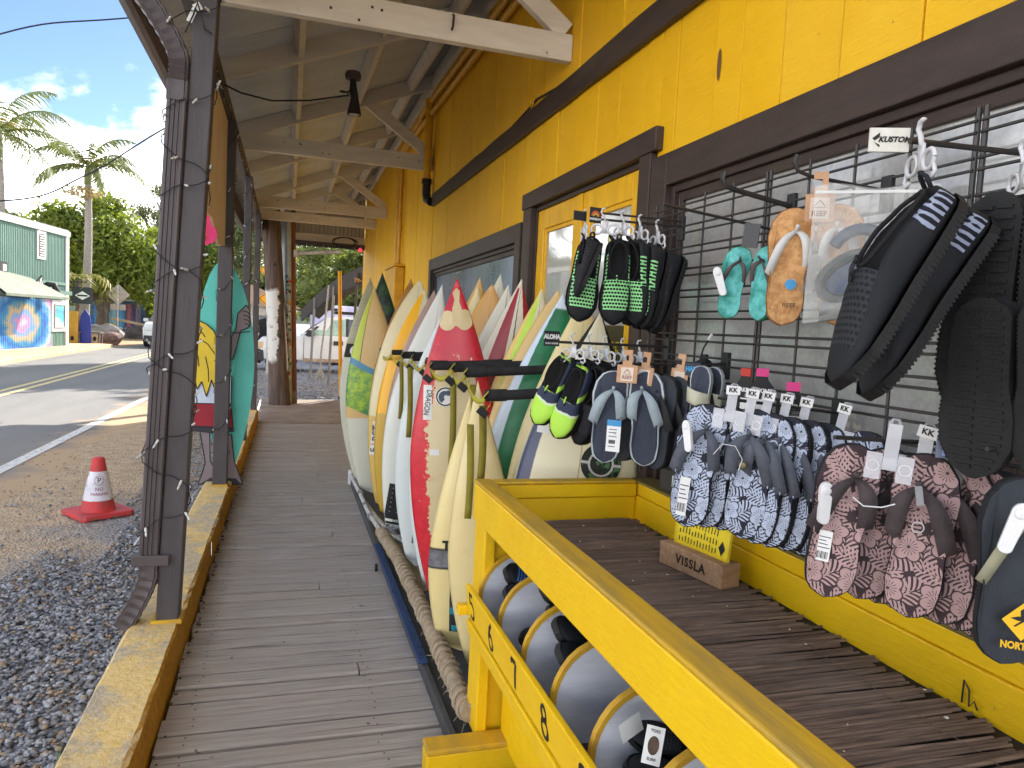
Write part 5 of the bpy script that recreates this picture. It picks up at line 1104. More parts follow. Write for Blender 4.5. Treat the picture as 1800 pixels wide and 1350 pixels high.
def lime_shoe():
    b = NB('lime_navy_shoe_fabric'); x, y, z = b.xyz(); n = b.noise(b.oc(), 7, 3, .5)
    a = b.math('ADD', x, b.math('MULTIPLY', z, -.9)); a = b.math('ADD', a, b.math('MULTIPLY', b.math('SUBTRACT', n, .5), .10))
    f = b.math('MAXIMUM', b.band(a, .52, 1.2, .012), b.band(a, .20, .30, .012)); f = b.math('MAXIMUM', f, b.band(a, -.30, -.18, .012)); f = b.math('MINIMUM', 1.0, f)
    g_ = b.band(a, .495, .53, .006)
    col = b.mix(f, lin((50, 58, 80)), lin((178, 226, 84))); col = b.mix(g_, col, lin((206, 220, 190)))
    b.bump(b.noise(b.oc(), 140, 3), .3, .004); return b.fin(col, .65, .3)
LIMES = lime_shoe()
HANG = mat('milky_hanger_plastic', (.62, .62, .64), (.55, .55, .57), rough=.3, spec=.5)
def hanger_mesh():
    h = MB(); h.tube([(0, 0, .052), (-.010, 0, .050), (-.014, 0, .040), (-.006, 0, .030), (0, 0, .014)], .0042, 7, flat=.6)
    h.box(-.009, .009, -.0015, .0015, -.022, .016)
    for sg_ in (-1, 1):
        h.tube([(sg_*(.024+.016*math.cos(t)), 0, -.010+.014*math.sin(t)) for t in np.linspace(0, 2*math.pi, 15)], .0034, 6, cap=False)
        h.tube([(sg_*.038, 0, -.018), (sg_*.044, 0, -.030), (sg_*.036, 0, -.038), (sg_*.028, 0, -.032)], .003, 6)
    return h.mesh('hanger', HANG, (0, 0, 0), True)
HM = hanger_mesh()
SETS = {}
def shoe_set(key, *a): SETS[key] = shoe_meshes(*a)
shoe_set('green', NEO, LIN_, KN_G, SOL); shoe_set('white', NEO, LIN_, KN_D, SOL, KN_W); shoe_set('dark', NEO, LIN_, KN_D, SOL); shoe_set('lime', LIMES, LIN_, LIMES, SOL)
def linkmesh(name, me, par, mm):
    o = bpy.data.objects.new(name, me); COL.objects.link(o); o.parent = par; o.matrix_local = mm; return o
def shoe_pair(key, label, heel, toe_dir, up_dir, L, gap=.088, loc_hang=None, splay=.10, group=None, both=True, drop=0.0, shift=(0, 0, 0)):
    """heel: the point between the two heel loops; shoes hang toe down along toe_dir, instep towards up_dir"""
    t = thing('water_shoe_pair', label, 'water shoes', heel, group); up_, so, lp_, rim, tie = SETS[key]
    X = Vector(toe_dir).normalized(); Z = Vector(up_dir); Z = (Z-X*Z.dot(X)).normalized(); Y = Z.cross(X)
    for sg_ in ((-1, 1) if both else (1,)):
        R_ = Matrix((X, Y, Z)).transposed().to_4x4() @ Matrix.Rotation(sg_*splay*.5, 4, 'Z') @ Matrix.Rotation(random.uniform(-.06, .06), 4, 'X')
        mm = Matrix.Translation(Y*(sg_*gap/2)+Vector(shift)*sg_+Vector((0, 0, -.018-drop*(sg_ < 0)))-Z*(.30*L)) @ R_ @ Matrix.Scale(L, 4) @ Matrix.Diagonal((1, sg_, 1, 1))
        s = linkmesh('shoe', up_, t, mm); I = Matrix.Identity(4)
        for nm, me in (('sole', so), ('pull_loop', lp_), ('collar', rim), ('pull_tab', tie)): linkmesh(nm, me, s, I)
    Yh = Vector((Y.x, Y.y, 0)).normalized(); mm = Matrix((Yh, Yh.cross(Vector((0, 0, 1)))*-1, Vector((0, 0, 1)))).transposed().to_4x4(); mm.translation = Vector((0, 0, .015)) if loc_hang is None else Vector(loc_hang)
    linkmesh('hanger', HM, t, mm @ Matrix.Scale(1.15, 4)); return t
G1 = 'water shoes hanging on the upper rod'
shoe_pair('green', 'front pair of black water shoes with lime green mesh, on the upper rod', (1.015, 2.30, 1.852), (-.10, -.10, -1), (-.42, -.90, .1), .285, .092, group=G1)
shoe_pair('green', 'black water shoes with green knit edging, second on the upper rod', (1.09, 2.31, 1.852), (-.10, .06, -1), (-.93, -.36, .1), .285, .080, group=G1)
shoe_pair('green', 'black water shoes turned sideways, third on the upper rod', (1.155, 2.315, 1.845), (-.20, .10, -1), (-.97, -.16, .1), .285, .075, group=G1)
shoe_pair('dark', 'black water shoes hanging farthest back on the upper rod by the wire grid', (1.225, 2.32, 1.835), (-.32, .10, -1), (-.97, -.10, .1), .285, .075, group=G1)
G2 = 'water shoes hanging on the lower rod'
shoe_pair('lime', 'lime green and navy pair of water shoes at the rod tip', (.955, 2.37, 1.425), (-.40, .18, -.9), (-.80, -.62, .15), .275, .075, group=G2)
for i, (x, lab) in enumerate(((1.02, 'plain black water shoes right behind the lime green pair'), (1.08, 'black water shoes with speckled trim, middle of the lower rod'), (1.15, 'fuzzy black water shoes, fourth on the lower rod'), (1.215, 'black water shoes at the wall end of the lower rod'))):
    shoe_pair('dark', lab, (x, 2.375, 1.425-.004*i), (-.34+.03*i, .16, -.9), (-.92, -.40, .15), .29, .07, group=G2)
G3 = 'big black water shoes near the lettered white plate'
shoe_pair('white', 'big black water shoes with white scale mesh, nearest the viewer', (.985, .975, 1.805), (-.46, .16, -.87), (-.80, .30, .35), .355, .060, group=G3, shift=(-.042, .016, .010))
shoe_pair('white', 'black water shoes just right of the nearest big pair, soles turned out', (1.185, .955, 1.795), (-.05, .02, -1), (-.9, .45, .05), .36, .085, group=G3)
shoe_pair('white', 'black water shoes with white mesh cut by the right photo edge', (1.25, .93, 1.79), (.02, .02, -1), (.9, .2, .05), .38, .085, group=G3, drop=.0)
shoe_pair('dark', 'plain black water shoes showing ribbed soles, low at the right edge', (1.19, .90, 1.62), (.10, .0, -1), (.95, .25, .05), .30, .09, group=G3)
# the single grey shoe left of the green mesh pair
shoe_pair('dark', 'grey and navy slip on shoe at the left end of the upper rod', (.965, 2.36, 1.85), (-.36, .06, -.9), (-.93, .2, .3), .20, .06, group=G1, both=False)
# ================================================================== FLIP FLOPS
def leaf_print(name, light, dark, sc=15):
    b = NB(name); v = b.oc(); sx_ = b.n('ShaderNodeVectorMath', operation='MULTIPLY'); b.l(v, sx_.inputs[0]); sx_.inputs[1].default_value = (1, 0, 1); mask = None
    for li, (scl, off) in enumerate(((sc*1.25, 5.7), (sc, 0.0), (sc*.95, 2.3))):
        mv = b.map(sx_.outputs[0], (1, 1, 1), (off, 0, off*.7)); vn = b.n('ShaderNodeTexVoronoi', feature='F1', voronoi_dimensions='3D'); vn.inputs['Scale'].default_value = scl; vn.inputs['Randomness'].default_value = .8; b.l(mv, vn.inputs['Vector'])
        d = b.n('ShaderNodeVectorMath', operation='SUBTRACT'); b.l(mv, d.inputs[0]); b.l(vn.outputs['Position'], d.inputs[1]); q = b.n('ShaderNodeSeparateXYZ'); b.l(d.outputs[0], q.inputs[0]); sc_ = b.n('ShaderNodeSeparateColor'); b.l(vn.outputs['Color'], sc_.inputs[0])
        th = b.math('MULTIPLY', sc_.outputs[0], 6.28); ct, st = b.math('COSINE', th), b.math('SINE', th); X = b.math('MULTIPLY', q.outputs[0], scl); Z = b.math('MULTIPLY', q.outputs[2], scl)
        p_ = b.math('ADD', b.math('MULTIPLY', X, ct), b.math('MULTIPLY', Z, st)); q_ = b.math('SUBTRACT', b.math('MULTIPLY', Z, ct), b.math('MULTIPLY', X, st)); aq = b.math('ABSOLUTE', q_)
        if li < 2:      # a palm frond: leaflets swept back from a midrib, tips free
            lf = b.math('SUBTRACT', p_, b.math('MULTIPLY', b.math('SQRT', aq), .55)); lw = b.math('SINE', b.math('MULTIPLY', lf, 42.0)); env = b.math('SUBTRACT', b.math('MULTIPLY', b.math('SUBTRACT', .42, b.math('MULTIPLY', b.math('MULTIPLY', p_, p_), 1.3)), 1.0), aq)
            m_ = b.math('MULTIPLY', b.rng(lw, -.25, .05), b.rng(env, 0, .03)); m_ = b.math('MULTIPLY', m_, b.rng(aq, .012, .022))
        else:           # a split leaf / hibiscus head
            r = b.math('SQRT', b.math('ADD', b.math('MULTIPLY', X, X), b.math('MULTIPLY', Z, Z))); ang = b.math('ADD', b.math('ARCTAN2', Z, X), th); lim = b.math('ADD', .27, b.math('MULTIPLY', b.math('ABSOLUTE', b.math('COSINE', b.math('MULTIPLY', ang, 2.5))), .13))
            ins = b.rng(b.math('SUBTRACT', lim, r), 0, .02); ring_ = b.rng(b.math('SUBTRACT', lim, r), -.05, -.03); ln = b.rng(b.math('SINE', b.math('MULTIPLY', ang, 15.0)), -.86, -.62); ln = b.math('MAXIMUM', ln, b.rng(r, .20, .24)); core = b.rng(r, .03, .05)
            m2 = b.math('MULTIPLY', b.math('MULTIPLY', ins, ln), core); on = b.rng(sc_.outputs[1], .38, .40); m_ = (m2, b.math('MULTIPLY', on, b.math('SUBTRACT', 1.0, ring_)) if False else b.math('MULTIPLY', on, b.rng(b.math('SUBTRACT', lim, r), -.04, -.02)), on)
        if mask is None: mask = m_
        elif li < 2: mask = b.math('MAXIMUM', mask, m_)
        else: mask = b.math('ADD', b.math('MULTIPLY', mask, b.math('SUBTRACT', 1.0, m_[1])), b.math('MULTIPLY', m_[0], m_[2]))
    col = b.mix(mask, dark, b.mix(b.noise(v, 11, 3), light, tuple(c*.80 for c in light))); b.bump(b.noise(v, 160, 3), .2, .002); return b.fin(col, .7, .25)
P_BLUE = leaf_print('blue_white_leaf_print', lin((188, 198, 218)), lin((40, 41, 54))); P_PINK = leaf_print('pink_leaf_print', lin((188, 156, 154)), lin((64, 51, 54)))
EVA = mat('black_foam_sole', (.013, .013, .016), (.02, .02, .023), scale=8, rough=.8, bump=.4, bscale=120, bdist=.002); CORK = mat('cork_footbed', lin((214, 166, 112)), lin((190, 138, 86)), scale=60, rough=.8, bump=.5, bscale=140, lo=.4, hi=.6, spots=(.22, .11, .05), sscale=120, sth=.70)
SLATE = mat('slate_footbed', lin((66, 72, 86)), lin((54, 58, 70)), scale=7, rough=.85, bump=.3, bscale=140); LGREY = mat('light_grey_strap', lin((164, 178, 184)), lin((146, 158, 166)), scale=9, rough=.7, bump=.35, bscale=120); LGSOLE = mat('pale_grey_sole', lin((190, 196, 198)), lin((168, 174, 178)), scale=9, rough=.6)
GSTR = mat('grey_webbing_strap', lin((96, 100, 110)), lin((80, 84, 94)), scale=12, rough=.8, bump=.4, bscale=200); BSTR = mat('brown_grey_strap', lin((84, 74, 74)), lin((66, 58, 60)), scale=12, rough=.8, bump=.4, bscale=200); OLIVE = mat('pale_olive_strap', lin((168, 166, 140)), lin((150, 148, 124)), scale=12, rough=.7); WSTR = mat('white_leather_strap', lin((214, 214, 210)), lin((190, 190, 188)), scale=9, rough=.4)
CHAR = mat('charcoal_footbed', lin((58, 62, 68)), lin((46, 50, 56)), scale=6, rough=.85, bump=.25, bscale=160); TEALF = mat('teal_footbed', lin((110, 200, 196)), lin((60, 150, 140)), scale=26, rough=.6, lo=.4, hi=.6); GRNS = mat('green_sole', lin((50, 130, 90)), rough=.6); CREAMS = mat('cream_slide', lin((206, 204, 180)), lin((190, 188, 164)), rough=.6)
FW = [(0, 0), (.012, .021), (.05, .038), (.13, .052), (.26, .057), (.42, .050), (.60, .043), (.78, .046), (.90, .042), (.97, .026), (1, 0)]
def sole_outline(L, sg_, grow=0.0):
    k_ = L/.31; ts = [0, .006, .02, .045, .08, .13, .19, .26, .34, .42, .51, .60, .69, .78, .86, .92, .96, .985, 1]
    rr = [(sg_*.007*math.sin(math.pi*min(1, t*1.2))*k_+(lerp_tab(FW, t)+grow)*k_, -t*L+grow*(1 if t < .5 else -1)*abs(t-.5)*2) for t in ts]; ll = [(sg_*.007*math.sin(math.pi*min(1, t*1.2))*k_-(lerp_tab(FW, t)+grow)*k_, -t*L+grow*(1 if t < .5 else -1)*abs(t-.5)*2) for t in ts[::-1]]
    return rr[:-1]+ll[:-1] if True else None
def flip_meshes(L, foot, sole, strapm, strap_w=.026, thick=.022, lip=.0, wide_strap=1.0):
    out = {}
    for sg_ in (-1, 1):
        o1 = sole_outline(L, sg_); bow = lambda z: .012*math.sin(math.pi*(-z/L))*1.0
        f = MB(); f.prism(o1, lambda x, z: (x*(1-lip), -.002-bow(z), z), lambda x, z: (x, .008-bow(z), z)); fm = f.mesh('footbed', foot)
        s = MB(); o2 = sole_outline(L, sg_, .0022); s.prism(o2, lambda x, z: (x, .0025-bow(z)-lip*.02, z), lambda x, z: (x*.97, thick-bow(z), z)); sm_ = s.mesh('sole', sole)
        st = MB(); k_ = L/.31; post = Vector((-sg_*.004*k_, -.003-bow(-.20*L), -.20*L))
        for side in (-1, 1):
            zt = -.58*L if side == sg_ else -.52*L
            end = Vector((side*.047*k_+sg_*.006*k_, .004-bow(zt), zt)); n = 10; Lp, Rp = [], []
            for i in range(n+1):
                t = i/n; p = post.lerp(end, t)+Vector((side*.006*k_*math.sin(math.pi*t), -.030*k_*math.sin(math.pi*min(1, t*.92+.05))**.8, .020*k_*math.sin(math.pi*t)))
                ww = (.009+(strap_w*wide_strap-.009)*min(1, t*1.6))*k_*(1-.15*t)
                d = Vector((.55*side, 0, .83)); nrm = Vector((side*.80, -.10, .50)).normalized()
                Lp.append(p+nrm*ww*.5); Rp.append(p-nrm*ww*.5+Vector((0, .004, 0)))
            A = Lp+Rp; B_ = [q+Vector((0, .0035, -.001)) for q in A]; m2 = n+1
            st.add(A+B_, [(i, i+1, m2+i+1, m2+i) for i in range(n)]+[(2*m2+i, 2*m2+m2+i, 2*m2+m2+i+1, 2*m2+i+1) for i in range(n)]+[(i, 2*m2+i, 2*m2+i+1, i+1) for i in range(n)]+[(m2+i, m2+i+1, 3*m2+i+1, 3*m2+i) for i in range(n)]+[(n, 2*m2+n, 3*m2+n, m2+n)])
        st.tube([tuple(post+Vector((0, .01, 0))), tuple(post+Vector((0, -.012, .004))), tuple(post+Vector((0, -.02, .010)))], .0055*k_, 7)
        stm = st.mesh('strap', strapm, (0, 0, 0), True); out[sg_] = (fm, sm_, stm)
    return out
CARD = mat('tan_cardboard', lin((196, 156, 122)), lin((180, 140, 108)), scale=14, rough=.85, bump=.2, bscale=90)
M_CLEAR = None
def clear_mat():
    b = NB('clear_milky_plastic'); b.fin((.75, .76, .80), .22, .5); tr = b.n('ShaderNodeBsdfTransparent'); ms = b.n('ShaderNodeMixShader'); ms.inputs[0].default_value = .42; b.l(tr.outputs[0], ms.inputs[1]); b.l(b.p.outputs[0], ms.inputs[2]); b.l(ms.outputs[0], b.out.inputs[0]); return b.m
M_CLEAR = clear_mat()
def yawm(deg): return Matrix.Rotation(math.radians(deg), 4, 'Z')
def flip_pair(name, label, meshes, loc, yawd, group, gap=.112, tilt=(0, 0), tagtxt='KK', hang='clear', lean=0.0, split=.0, roll=0):
    t = thing(name, label, 'flip flops' if 'slide' not in name else 'slides', (0, 0, 0), group)
    t.matrix_world = Matrix.Translation(loc) @ yawm(yawd) @ Matrix.Rotation(math.radians(roll), 4, 'Y') @ Matrix.Rotation(math.radians(lean), 4, 'X')
    for sg_ in (-1, 1):
        fm, sm_, stm = meshes[sg_]
        mm = Matrix.Translation((sg_*gap/2, .012*(sg_ < 0)+split*(sg_ > 0), -.035-.006*(sg_ < 0))) @ Matrix.Rotation(math.radians(tilt[0 if sg_ < 0 else 1]), 4, 'Z') @ Matrix.Rotation(math.radians(sg_*-3), 4, 'Y')
        f = linkmesh('footbed', fm, t, mm); linkmesh('sole', sm_, f, Matrix.Identity(4)); linkmesh('strap', stm, f, Matrix.Identity(4))
    if hang == 'clear':
        h = MB(); h.box(-.012, .012, -.020, -.018, -.07, .012); h.box(-.040, -.013, -.024, -.0215, -.095, -.045); h.box(.013, .040, -.024, -.0215, -.095, -.045); h.box(-.0125, .0125, -.024, -.0215, -.075, -.052); h.tube([(-.010, -.019, .012), (-.006, -.012, .020), (.004, -.004, .020), (.008, 0, .008)], .003, 6); ho = h.mesh('hanger', M_CLEAR); hh = linkmesh('hanger', ho, t, Matrix.Identity(4))
        for sx_ in (-.027, .027):
            s = MB(); s.lathe([(.009, 0), (.0115, .0)], (0, 0, 0), 14, cap=False); s.v = [(v[0]+sx_, -.0245, v[1]-.070) for v in s.v]; linkmesh('hole_rim', s.mesh('hole_rim', HANG), hh, Matrix.Identity(4))
        if tagtxt:
            g_ = MB(); g_.box(-.017, .017, -.0225, -.0215, -.006, .016); go = linkmesh('tag', g_.mesh('tag', M_PAPER), t, Matrix.Rotation(random.uniform(-.15, .15), 4, 'Y')); ORG[go.name] = (0, 0, 0)
            lettering(tagtxt, .016, M_INK, go, (0, -.0232, .005), (1, 0, 0), (0, 0, 1), bold=.0005)
    return t
def security_tag(par, loc, yawd, roll):
    s = MB(); out = blob(0, .022, .012, .016, 12, 0, 180)+[(-.012, .022), (-.010, -.036)]+blob(0, -.036, .010, .008, 8, 180, 360)+[(.010, -.036)]
    s.prism(out, lambda x, z: (x, -.008, z), lambda x, z: (x, .004, z)); s.lathe([(.0, -.011), (.008, -.010), (.009, -.008)], (0, 0, 0), 12, cap=False); s.v[-36:] = [(v[0], v[2], v[1]+.022) for v in s.v[-36:]]
    o = linkmesh('security_tag', s.mesh('security_tag', M_WHITE), par, Matrix.Translation(loc) @ yawm(yawd) @ Matrix.Rotation(math.radians(roll), 4, 'Y')); bv = o.modifiers.new('b', 'BEVEL'); bv.width = .002; bv.segments = 2; bv.limit_method = 'ANGLE'; return o
def tag_print(t, x, y, z, w_, h_):
    s = MB()
    for i in range(9): s.box(x+w_*i/9, x+w_*(i+.3+.35*(i % 3 == 0))/9, y-.0008, y-.0003, z, z+h_*.28)
    for i in range(4): s.box(x, x+w_*(1-.18*(i % 3)), y-.0008, y-.0003, z+h_*(.42+.14*i), z+h_*(.45+.14*i))
    linkmesh('print', s.mesh('print', M_INK), t, Matrix.Identity(4))
# blue white stack
FB = flip_meshes(.325, P_BLUE, EVA, GSTR, .034, .026, wide_strap=1.1); FP = flip_meshes(.305, P_PINK, EVA, BSTR, .034, .026, wide_strap=1.15)
GB = 'blue white leaf print flip flops on one rod'; GPK = 'pink leaf print flip flops on one rod'
labs = ['front pair of blue white leaf print flip flops with white security tag', 'second pair of blue white leaf print flip flops, right behind the front pair', 'third pair of blue white leaf print flip flops in the stack', 'fourth pair of blue white leaf print flip flops in the stack', 'fifth pair of blue white flip flops, second nearest the wire grid', 'last pair of blue white flip flops, against the wire grid by the bag']
pos = [(1.085, 1.590, 1.372), (1.130, 1.565, 1.366), (1.165, 1.545, 1.362), (1.205, 1.525, 1.358), (1.245, 1.50, 1.352), (1.298, 1.43, 1.345)]
for i, (l, p) in enumerate(zip(labs, pos)):
    t = flip_pair('flip_flop_pair', l, FB, p, (-44, -58, -64, -66, -70, -72)[i], GB, lean=-4-i*1.0, tilt=(3, -4), roll=(4 if i == 0 else 6))
    if i == 0:
        security_tag(t, (-.092, -.03, -.125), -25, -18)
        s = MB(); s.box(-.098, -.072, -.012, -.011, -.335, -.235); linkmesh('price_tag', s.mesh('price_tag', M_PAPER), t, Matrix.Identity(4)); tag_print(t, -.096, -.012, -.325, .022, .08)
        s = MB(); s.tube([(-.02, -.045, -.16), (.0, -.055, -.13), (.03, -.05, -.13), (.05, -.04, -.16), (.045, -.04, -.19)], .0012, 5); linkmesh('plastic_tie', s.mesh('plastic_tie', M_WHITE), t, Matrix.Identity(4))
        s = MB(); s.lathe([(0, .003), (.008, .002), (.010, 0)], (0, 0, 0), 12, cap=False); s.v = [(v[0]+.052, -.036-v[2], v[1]-.175) for v in s.v]; linkmesh('strap_badge', s.mesh('strap_badge', mat('dull_brass', (.16, .13, .07), rough=.4, metal=.6)), t, Matrix.Identity(4))
labs = ['front pair of pink leaf print flip flops with white security tag', 'second pair of pink leaf print flip flops behind the front pair', 'third pair of pink leaf print flip flops in the stack', 'fourth pair of pink leaf print flip flops, half hidden in the stack', 'last pair of pink leaf print flip flops nearest the wire grid']
pos = [(1.095, 1.085, 1.350), (1.160, 1.068, 1.344), (1.195, 1.055, 1.336), (1.225, 1.042, 1.328), (1.262, 1.03, 1.322)]
for i, (l, p) in enumerate(zip(labs, pos)):
    t = flip_pair('flip_flop_pair', l, FP, p, (-46, -58, -64, -68, -72)[i], GPK, lean=-3-i, tilt=(14, -6), gap=.114, roll=4, tagtxt=None if i == 0 else 'KK')
    if i == 0:
        security_tag(t, (-.098, -.03, -.155), 30, -4); s = MB(); s.box(-.100, -.075, -.004, -.003, -.275, -.215); linkmesh('price_tag', s.mesh('price_tag', M_PAPER), t, Matrix.Identity(4)); tag_print(t, -.098, -.004, -.270, .021, .05)
        s = MB(); s.lathe([(.0085, 0), (.0105, .0)], (0, 0, 0), 16, cap=False); s.v = [(v[0]+.062, -.0415, v[1]-.165) for v in s.v]; linkmesh('strap_emblem', s.mesh('strap_emblem', mat('pale_grey_print', (.55, .56, .54))), t, Matrix.Identity(4))
        s = MB(); s.box(.022, .034, -.0505, -.050, -.135, -.100); lo_ = linkmesh('strap_label', s.mesh('strap_label', mat('mid_grey_print', (.3, .3, .3))), t, Matrix.Rotation(math.radians(-14), 4, 'Y'))
        s = MB(); s.tube([(-.05, -.04, -.135), (-.03, -.055, -.145), (0, -.06, -.14), (.02, -.055, -.13)], .0012, 5); linkmesh('plastic_tie', s.mesh('plastic_tie', M_WHITE), t, Matrix.Identity(4))
# grey blue pair on a cardboard hanger + black pairs behind it
FG = flip_meshes(.30, SLATE, LGSOLE, LGREY, .034, .030, lip=.10, wide_strap=1.25); FK = flip_meshes(.30, CHAR, EVA, mat('black_strap', (.02, .02, .021), (.03, .03, .03), rough=.8), .034, .028, wide_strap=1.25)
GR = 'flip flops on the rod below the lime water shoes'
def card_hanger(t, txt, w_=.066, h_=.075, logo=True):
    s = MB(); s.prism([(-w_/2, -h_), (w_/2, -h_), (w_/2, -.018), (.014, -.018), (.014, .030), (-.016, .030), (-.016, .014), (.002, .014), (.002, -.004), (-.016, -.004), (-.016, -.018), (-w_/2, -.018)], lambda x, z: (x, -.034, z), lambda x, z: (x, -.031, z)); o = linkmesh('card_hanger', s.mesh('card_hanger', CARD), t, Matrix.Identity(4)); ORG[o.name] = (0, 0, 0)
    s = MB(); s.box(-.020, .020, -.0346, -.0341, -h_+.006, -.026); linkmesh('card_panel', s.mesh('card_panel', mat('pale_card_panel', lin((222, 204, 190)), rough=.8)), o, Matrix.Identity(4))
    ink = mat('brown_card_ink', lin((150, 110, 90)), rough=.8)
    if logo: lettering(txt, .0155, ink, o, (0, -.0352, -h_+.017), (1, 0, 0), (0, 0, 1), bold=.0004); s = MB(); s.add([(-.012, -.0352, -.044), (0, -.0352, -.030), (.012, -.0352, -.044), (.009, -.0352, -.044), (0, -.0352, -.034), (-.009, -.0352, -.044)], [(0, 1, 4, 5), (1, 2, 3, 4)]); s.add([(-.013, -.0352, -.048), (.013, -.0352, -.048), (.013, -.0352, -.0465), (-.013, -.0352, -.0465)], [(0, 1, 2, 3)]); linkmesh('peak_logo', s.mesh('peak_logo', ink), o, Matrix.Identity(4))
    return o
t = flip_pair('flip_flop_pair', 'grey blue flip flops with pale quilted strap and white price tag', FG, (1.055, 2.125, 1.425), -40, GR, hang=None, tilt=(12, -4), gap=.104, lean=-3); card_hanger(t, 'REEF')
s = MB(); s.box(-.045, .0, -.060, -.0592, -.295, -.195); pt = linkmesh('price_tag', s.mesh('price_tag', M_PAPER), t, Matrix.Identity(4)); ORG[pt.name] = (0, 0, 0)
s = MB(); s.box(-.045, .0, -.0606, -.0601, -.214, -.195); linkmesh('tag_header', s.mesh('tag_header', M_CY), pt, Matrix.Identity(4))
s = MB()
for i in range(10): s.box(-.037+.0022*i, -.0358+.0022*i+.0006*(i % 3), -.0606, -.0601, -.270, -.258)
for i, zz in enumerate((-.226, -.236, -.248, -.280)): s.box(-.038, -.012-.004*(i % 2), -.0606, -.0601, zz, zz+.0022)
linkmesh('print', s.mesh('print', M_INK), pt, Matrix.Identity(4)); lettering('11', .012, M_INK, pt, (-.018, -.0608, -.236), (1, 0, 0), (0, 0, 1))
for i, (x, y, l) in enumerate(((1.125, 2.11, 'black flip flops directly behind the grey blue pair'), (1.17, 2.10, 'black flip flops with small orange badge on the strap'), (1.225, 2.06, 'plain black flip flops nearest the wire grid, beside the blue plate'))):
    t = flip_pair('flip_flop_pair', l, FK, (x, y, 1.42), -62-3*i, GR, hang=None, tilt=(6, -4), lean=-4, roll=4)
    if i != 1: card_hanger(t, 'REEF', logo=False)
    else:
        s = MB(); s.lathe([(.0, .003), (.011, .002), (.012, 0)], (0, 0, 0), 12, cap=False); s.v = [(v[0]+.050, -.036-v[2], v[1]-.19) for v in s.v]; linkmesh('badge', s.mesh('badge', mat('burnt_orange', lin((150, 76, 40)), rough=.6)), t, Matrix.Identity(4))
# cork pair
FC = flip_meshes(.265, CORK, mat('brown_edge_sole', lin((150, 100, 60)), rough=.7), WSTR, .026, .022)
t = flip_pair('flip_flop_pair', 'cork flip flops with white leather straps on a cardboard hanger', FC, (1.125, 1.385, 1.850), -34, 'sandals on the upper wire grid', hang=None, tilt=(4, -6), gap=.086); card_hanger(t, 'REEF', .060, .078)
s = MB(); s.lathe([(.0, .001), (.012, .0008), (.012, 0)], (0, 0, 0), 16, cap=False); s.v = [(v[0]-.046, -.014-v[2], v[1]-.215) for v in s.v]; linkmesh('round_sticker', s.mesh('round_sticker', M_CY), t, Matrix.Identity(4))
o = lettering('REEF', .014, M_INK, t, (-.046, -.010, -.262), (1, 0, 0), (0, 0, 1)); lettering('REEF', .014, M_INK, t, (.042, -.010, -.255), (1, 0, 0), (0, 0, 1))
s = MB(); s.beam((.0, -.025, -.15), (-.012, -.03, -.235), .02, .004, (0, 1, 0)); linkmesh('price_tag', s.mesh('price_tag', mat('smoky_tag', lin((120, 110, 108)), rough=.3)), t, Matrix.Identity(4))
# teal pair
FT = flip_meshes(.20, TEALF, GRNS, mat('taupe_strap', lin((92, 82, 80)), rough=.7), .020, .018)
t = flip_pair('flip_flop_pair', 'small teal flip flops with taupe straps and a white security tag', FT, (1.215, 1.735, 1.800), -56, 'sandals on the upper wire grid', hang=None, tilt=(20, -16), gap=.075, roll=6)
s = MB(); s.box(-.022, .022, -.035, -.031, -.045, .02); linkmesh('card_hanger', s.mesh('card_hanger', M_PBLK), t, Matrix.Identity(4)); security_tag(t, (-.068, -.03, -.140), 20, -24)
# black pair with olive straps and yellow print
FN = flip_meshes(.30, CHAR, EVA, OLIVE, .024, .024)
t = flip_pair('flip_flop_pair', 'charcoal flip flops with pale olive straps and yellow diamond print', FN, (1.165, .800, 1.350), -36, 'flip flops at the right edge', gap=.112, hang=None, tilt=(3, -5), lean=-2); security_tag(t, (-.088, -.040, -.110), -12, 16)
M_YP = mat('yellow_print', lin((240, 190, 40)), rough=.7)
for sx_ in (-.058, .054):
    yb = -.0145
    s = MB(); s.add([(sx_+a, yb, -.262+b_) for a, b_ in ((0, .030), (.028, 0), (0, -.030), (-.028, 0))], [(0, 3, 2, 1)]); d_ = linkmesh('diamond_print', s.mesh('diamond_print', M_YP), t, Matrix.Identity(4)); ORG[d_.name] = (0, 0, 0)
    s = MB(); s.add([(sx_+a, yb-.0006, -.262+b_) for a, b_ in ((-.017, .004), (-.006, .001), (.006, .001), (.017, .006), (.006, .008), (-.006, .008))], [(0, 1, 2, 3, 4, 5)]); s.add([(sx_+a, yb-.0006, -.262+b_) for a, b_ in ((-.003, .008), (.003, .008), (.004, .017), (0, .021), (-.004, .017))], [(0, 1, 2, 3, 4)]); s.add([(sx_+a, yb-.0006, -.262+b_) for a, b_ in ((-.012, -.008), (-.002, .001), (.002, .001), (-.009, -.009))], [(0, 1, 2, 3)]); s.add([(sx_+a, yb-.0006, -.262+b_) for a, b_ in ((.012, -.008), (.001, .001), (.004, .001), (.015, -.006))], [(0, 1, 2, 3)]); linkmesh('figure_print', s.mesh('figure_print', M_INK), d_, Matrix.Identity(4))
    lettering('NORTH S', .0155, M_YP, t, (sx_, yb+.003, -.302), (1, 0, 0), (0, 0, 1), bold=.0006, sx=.8)
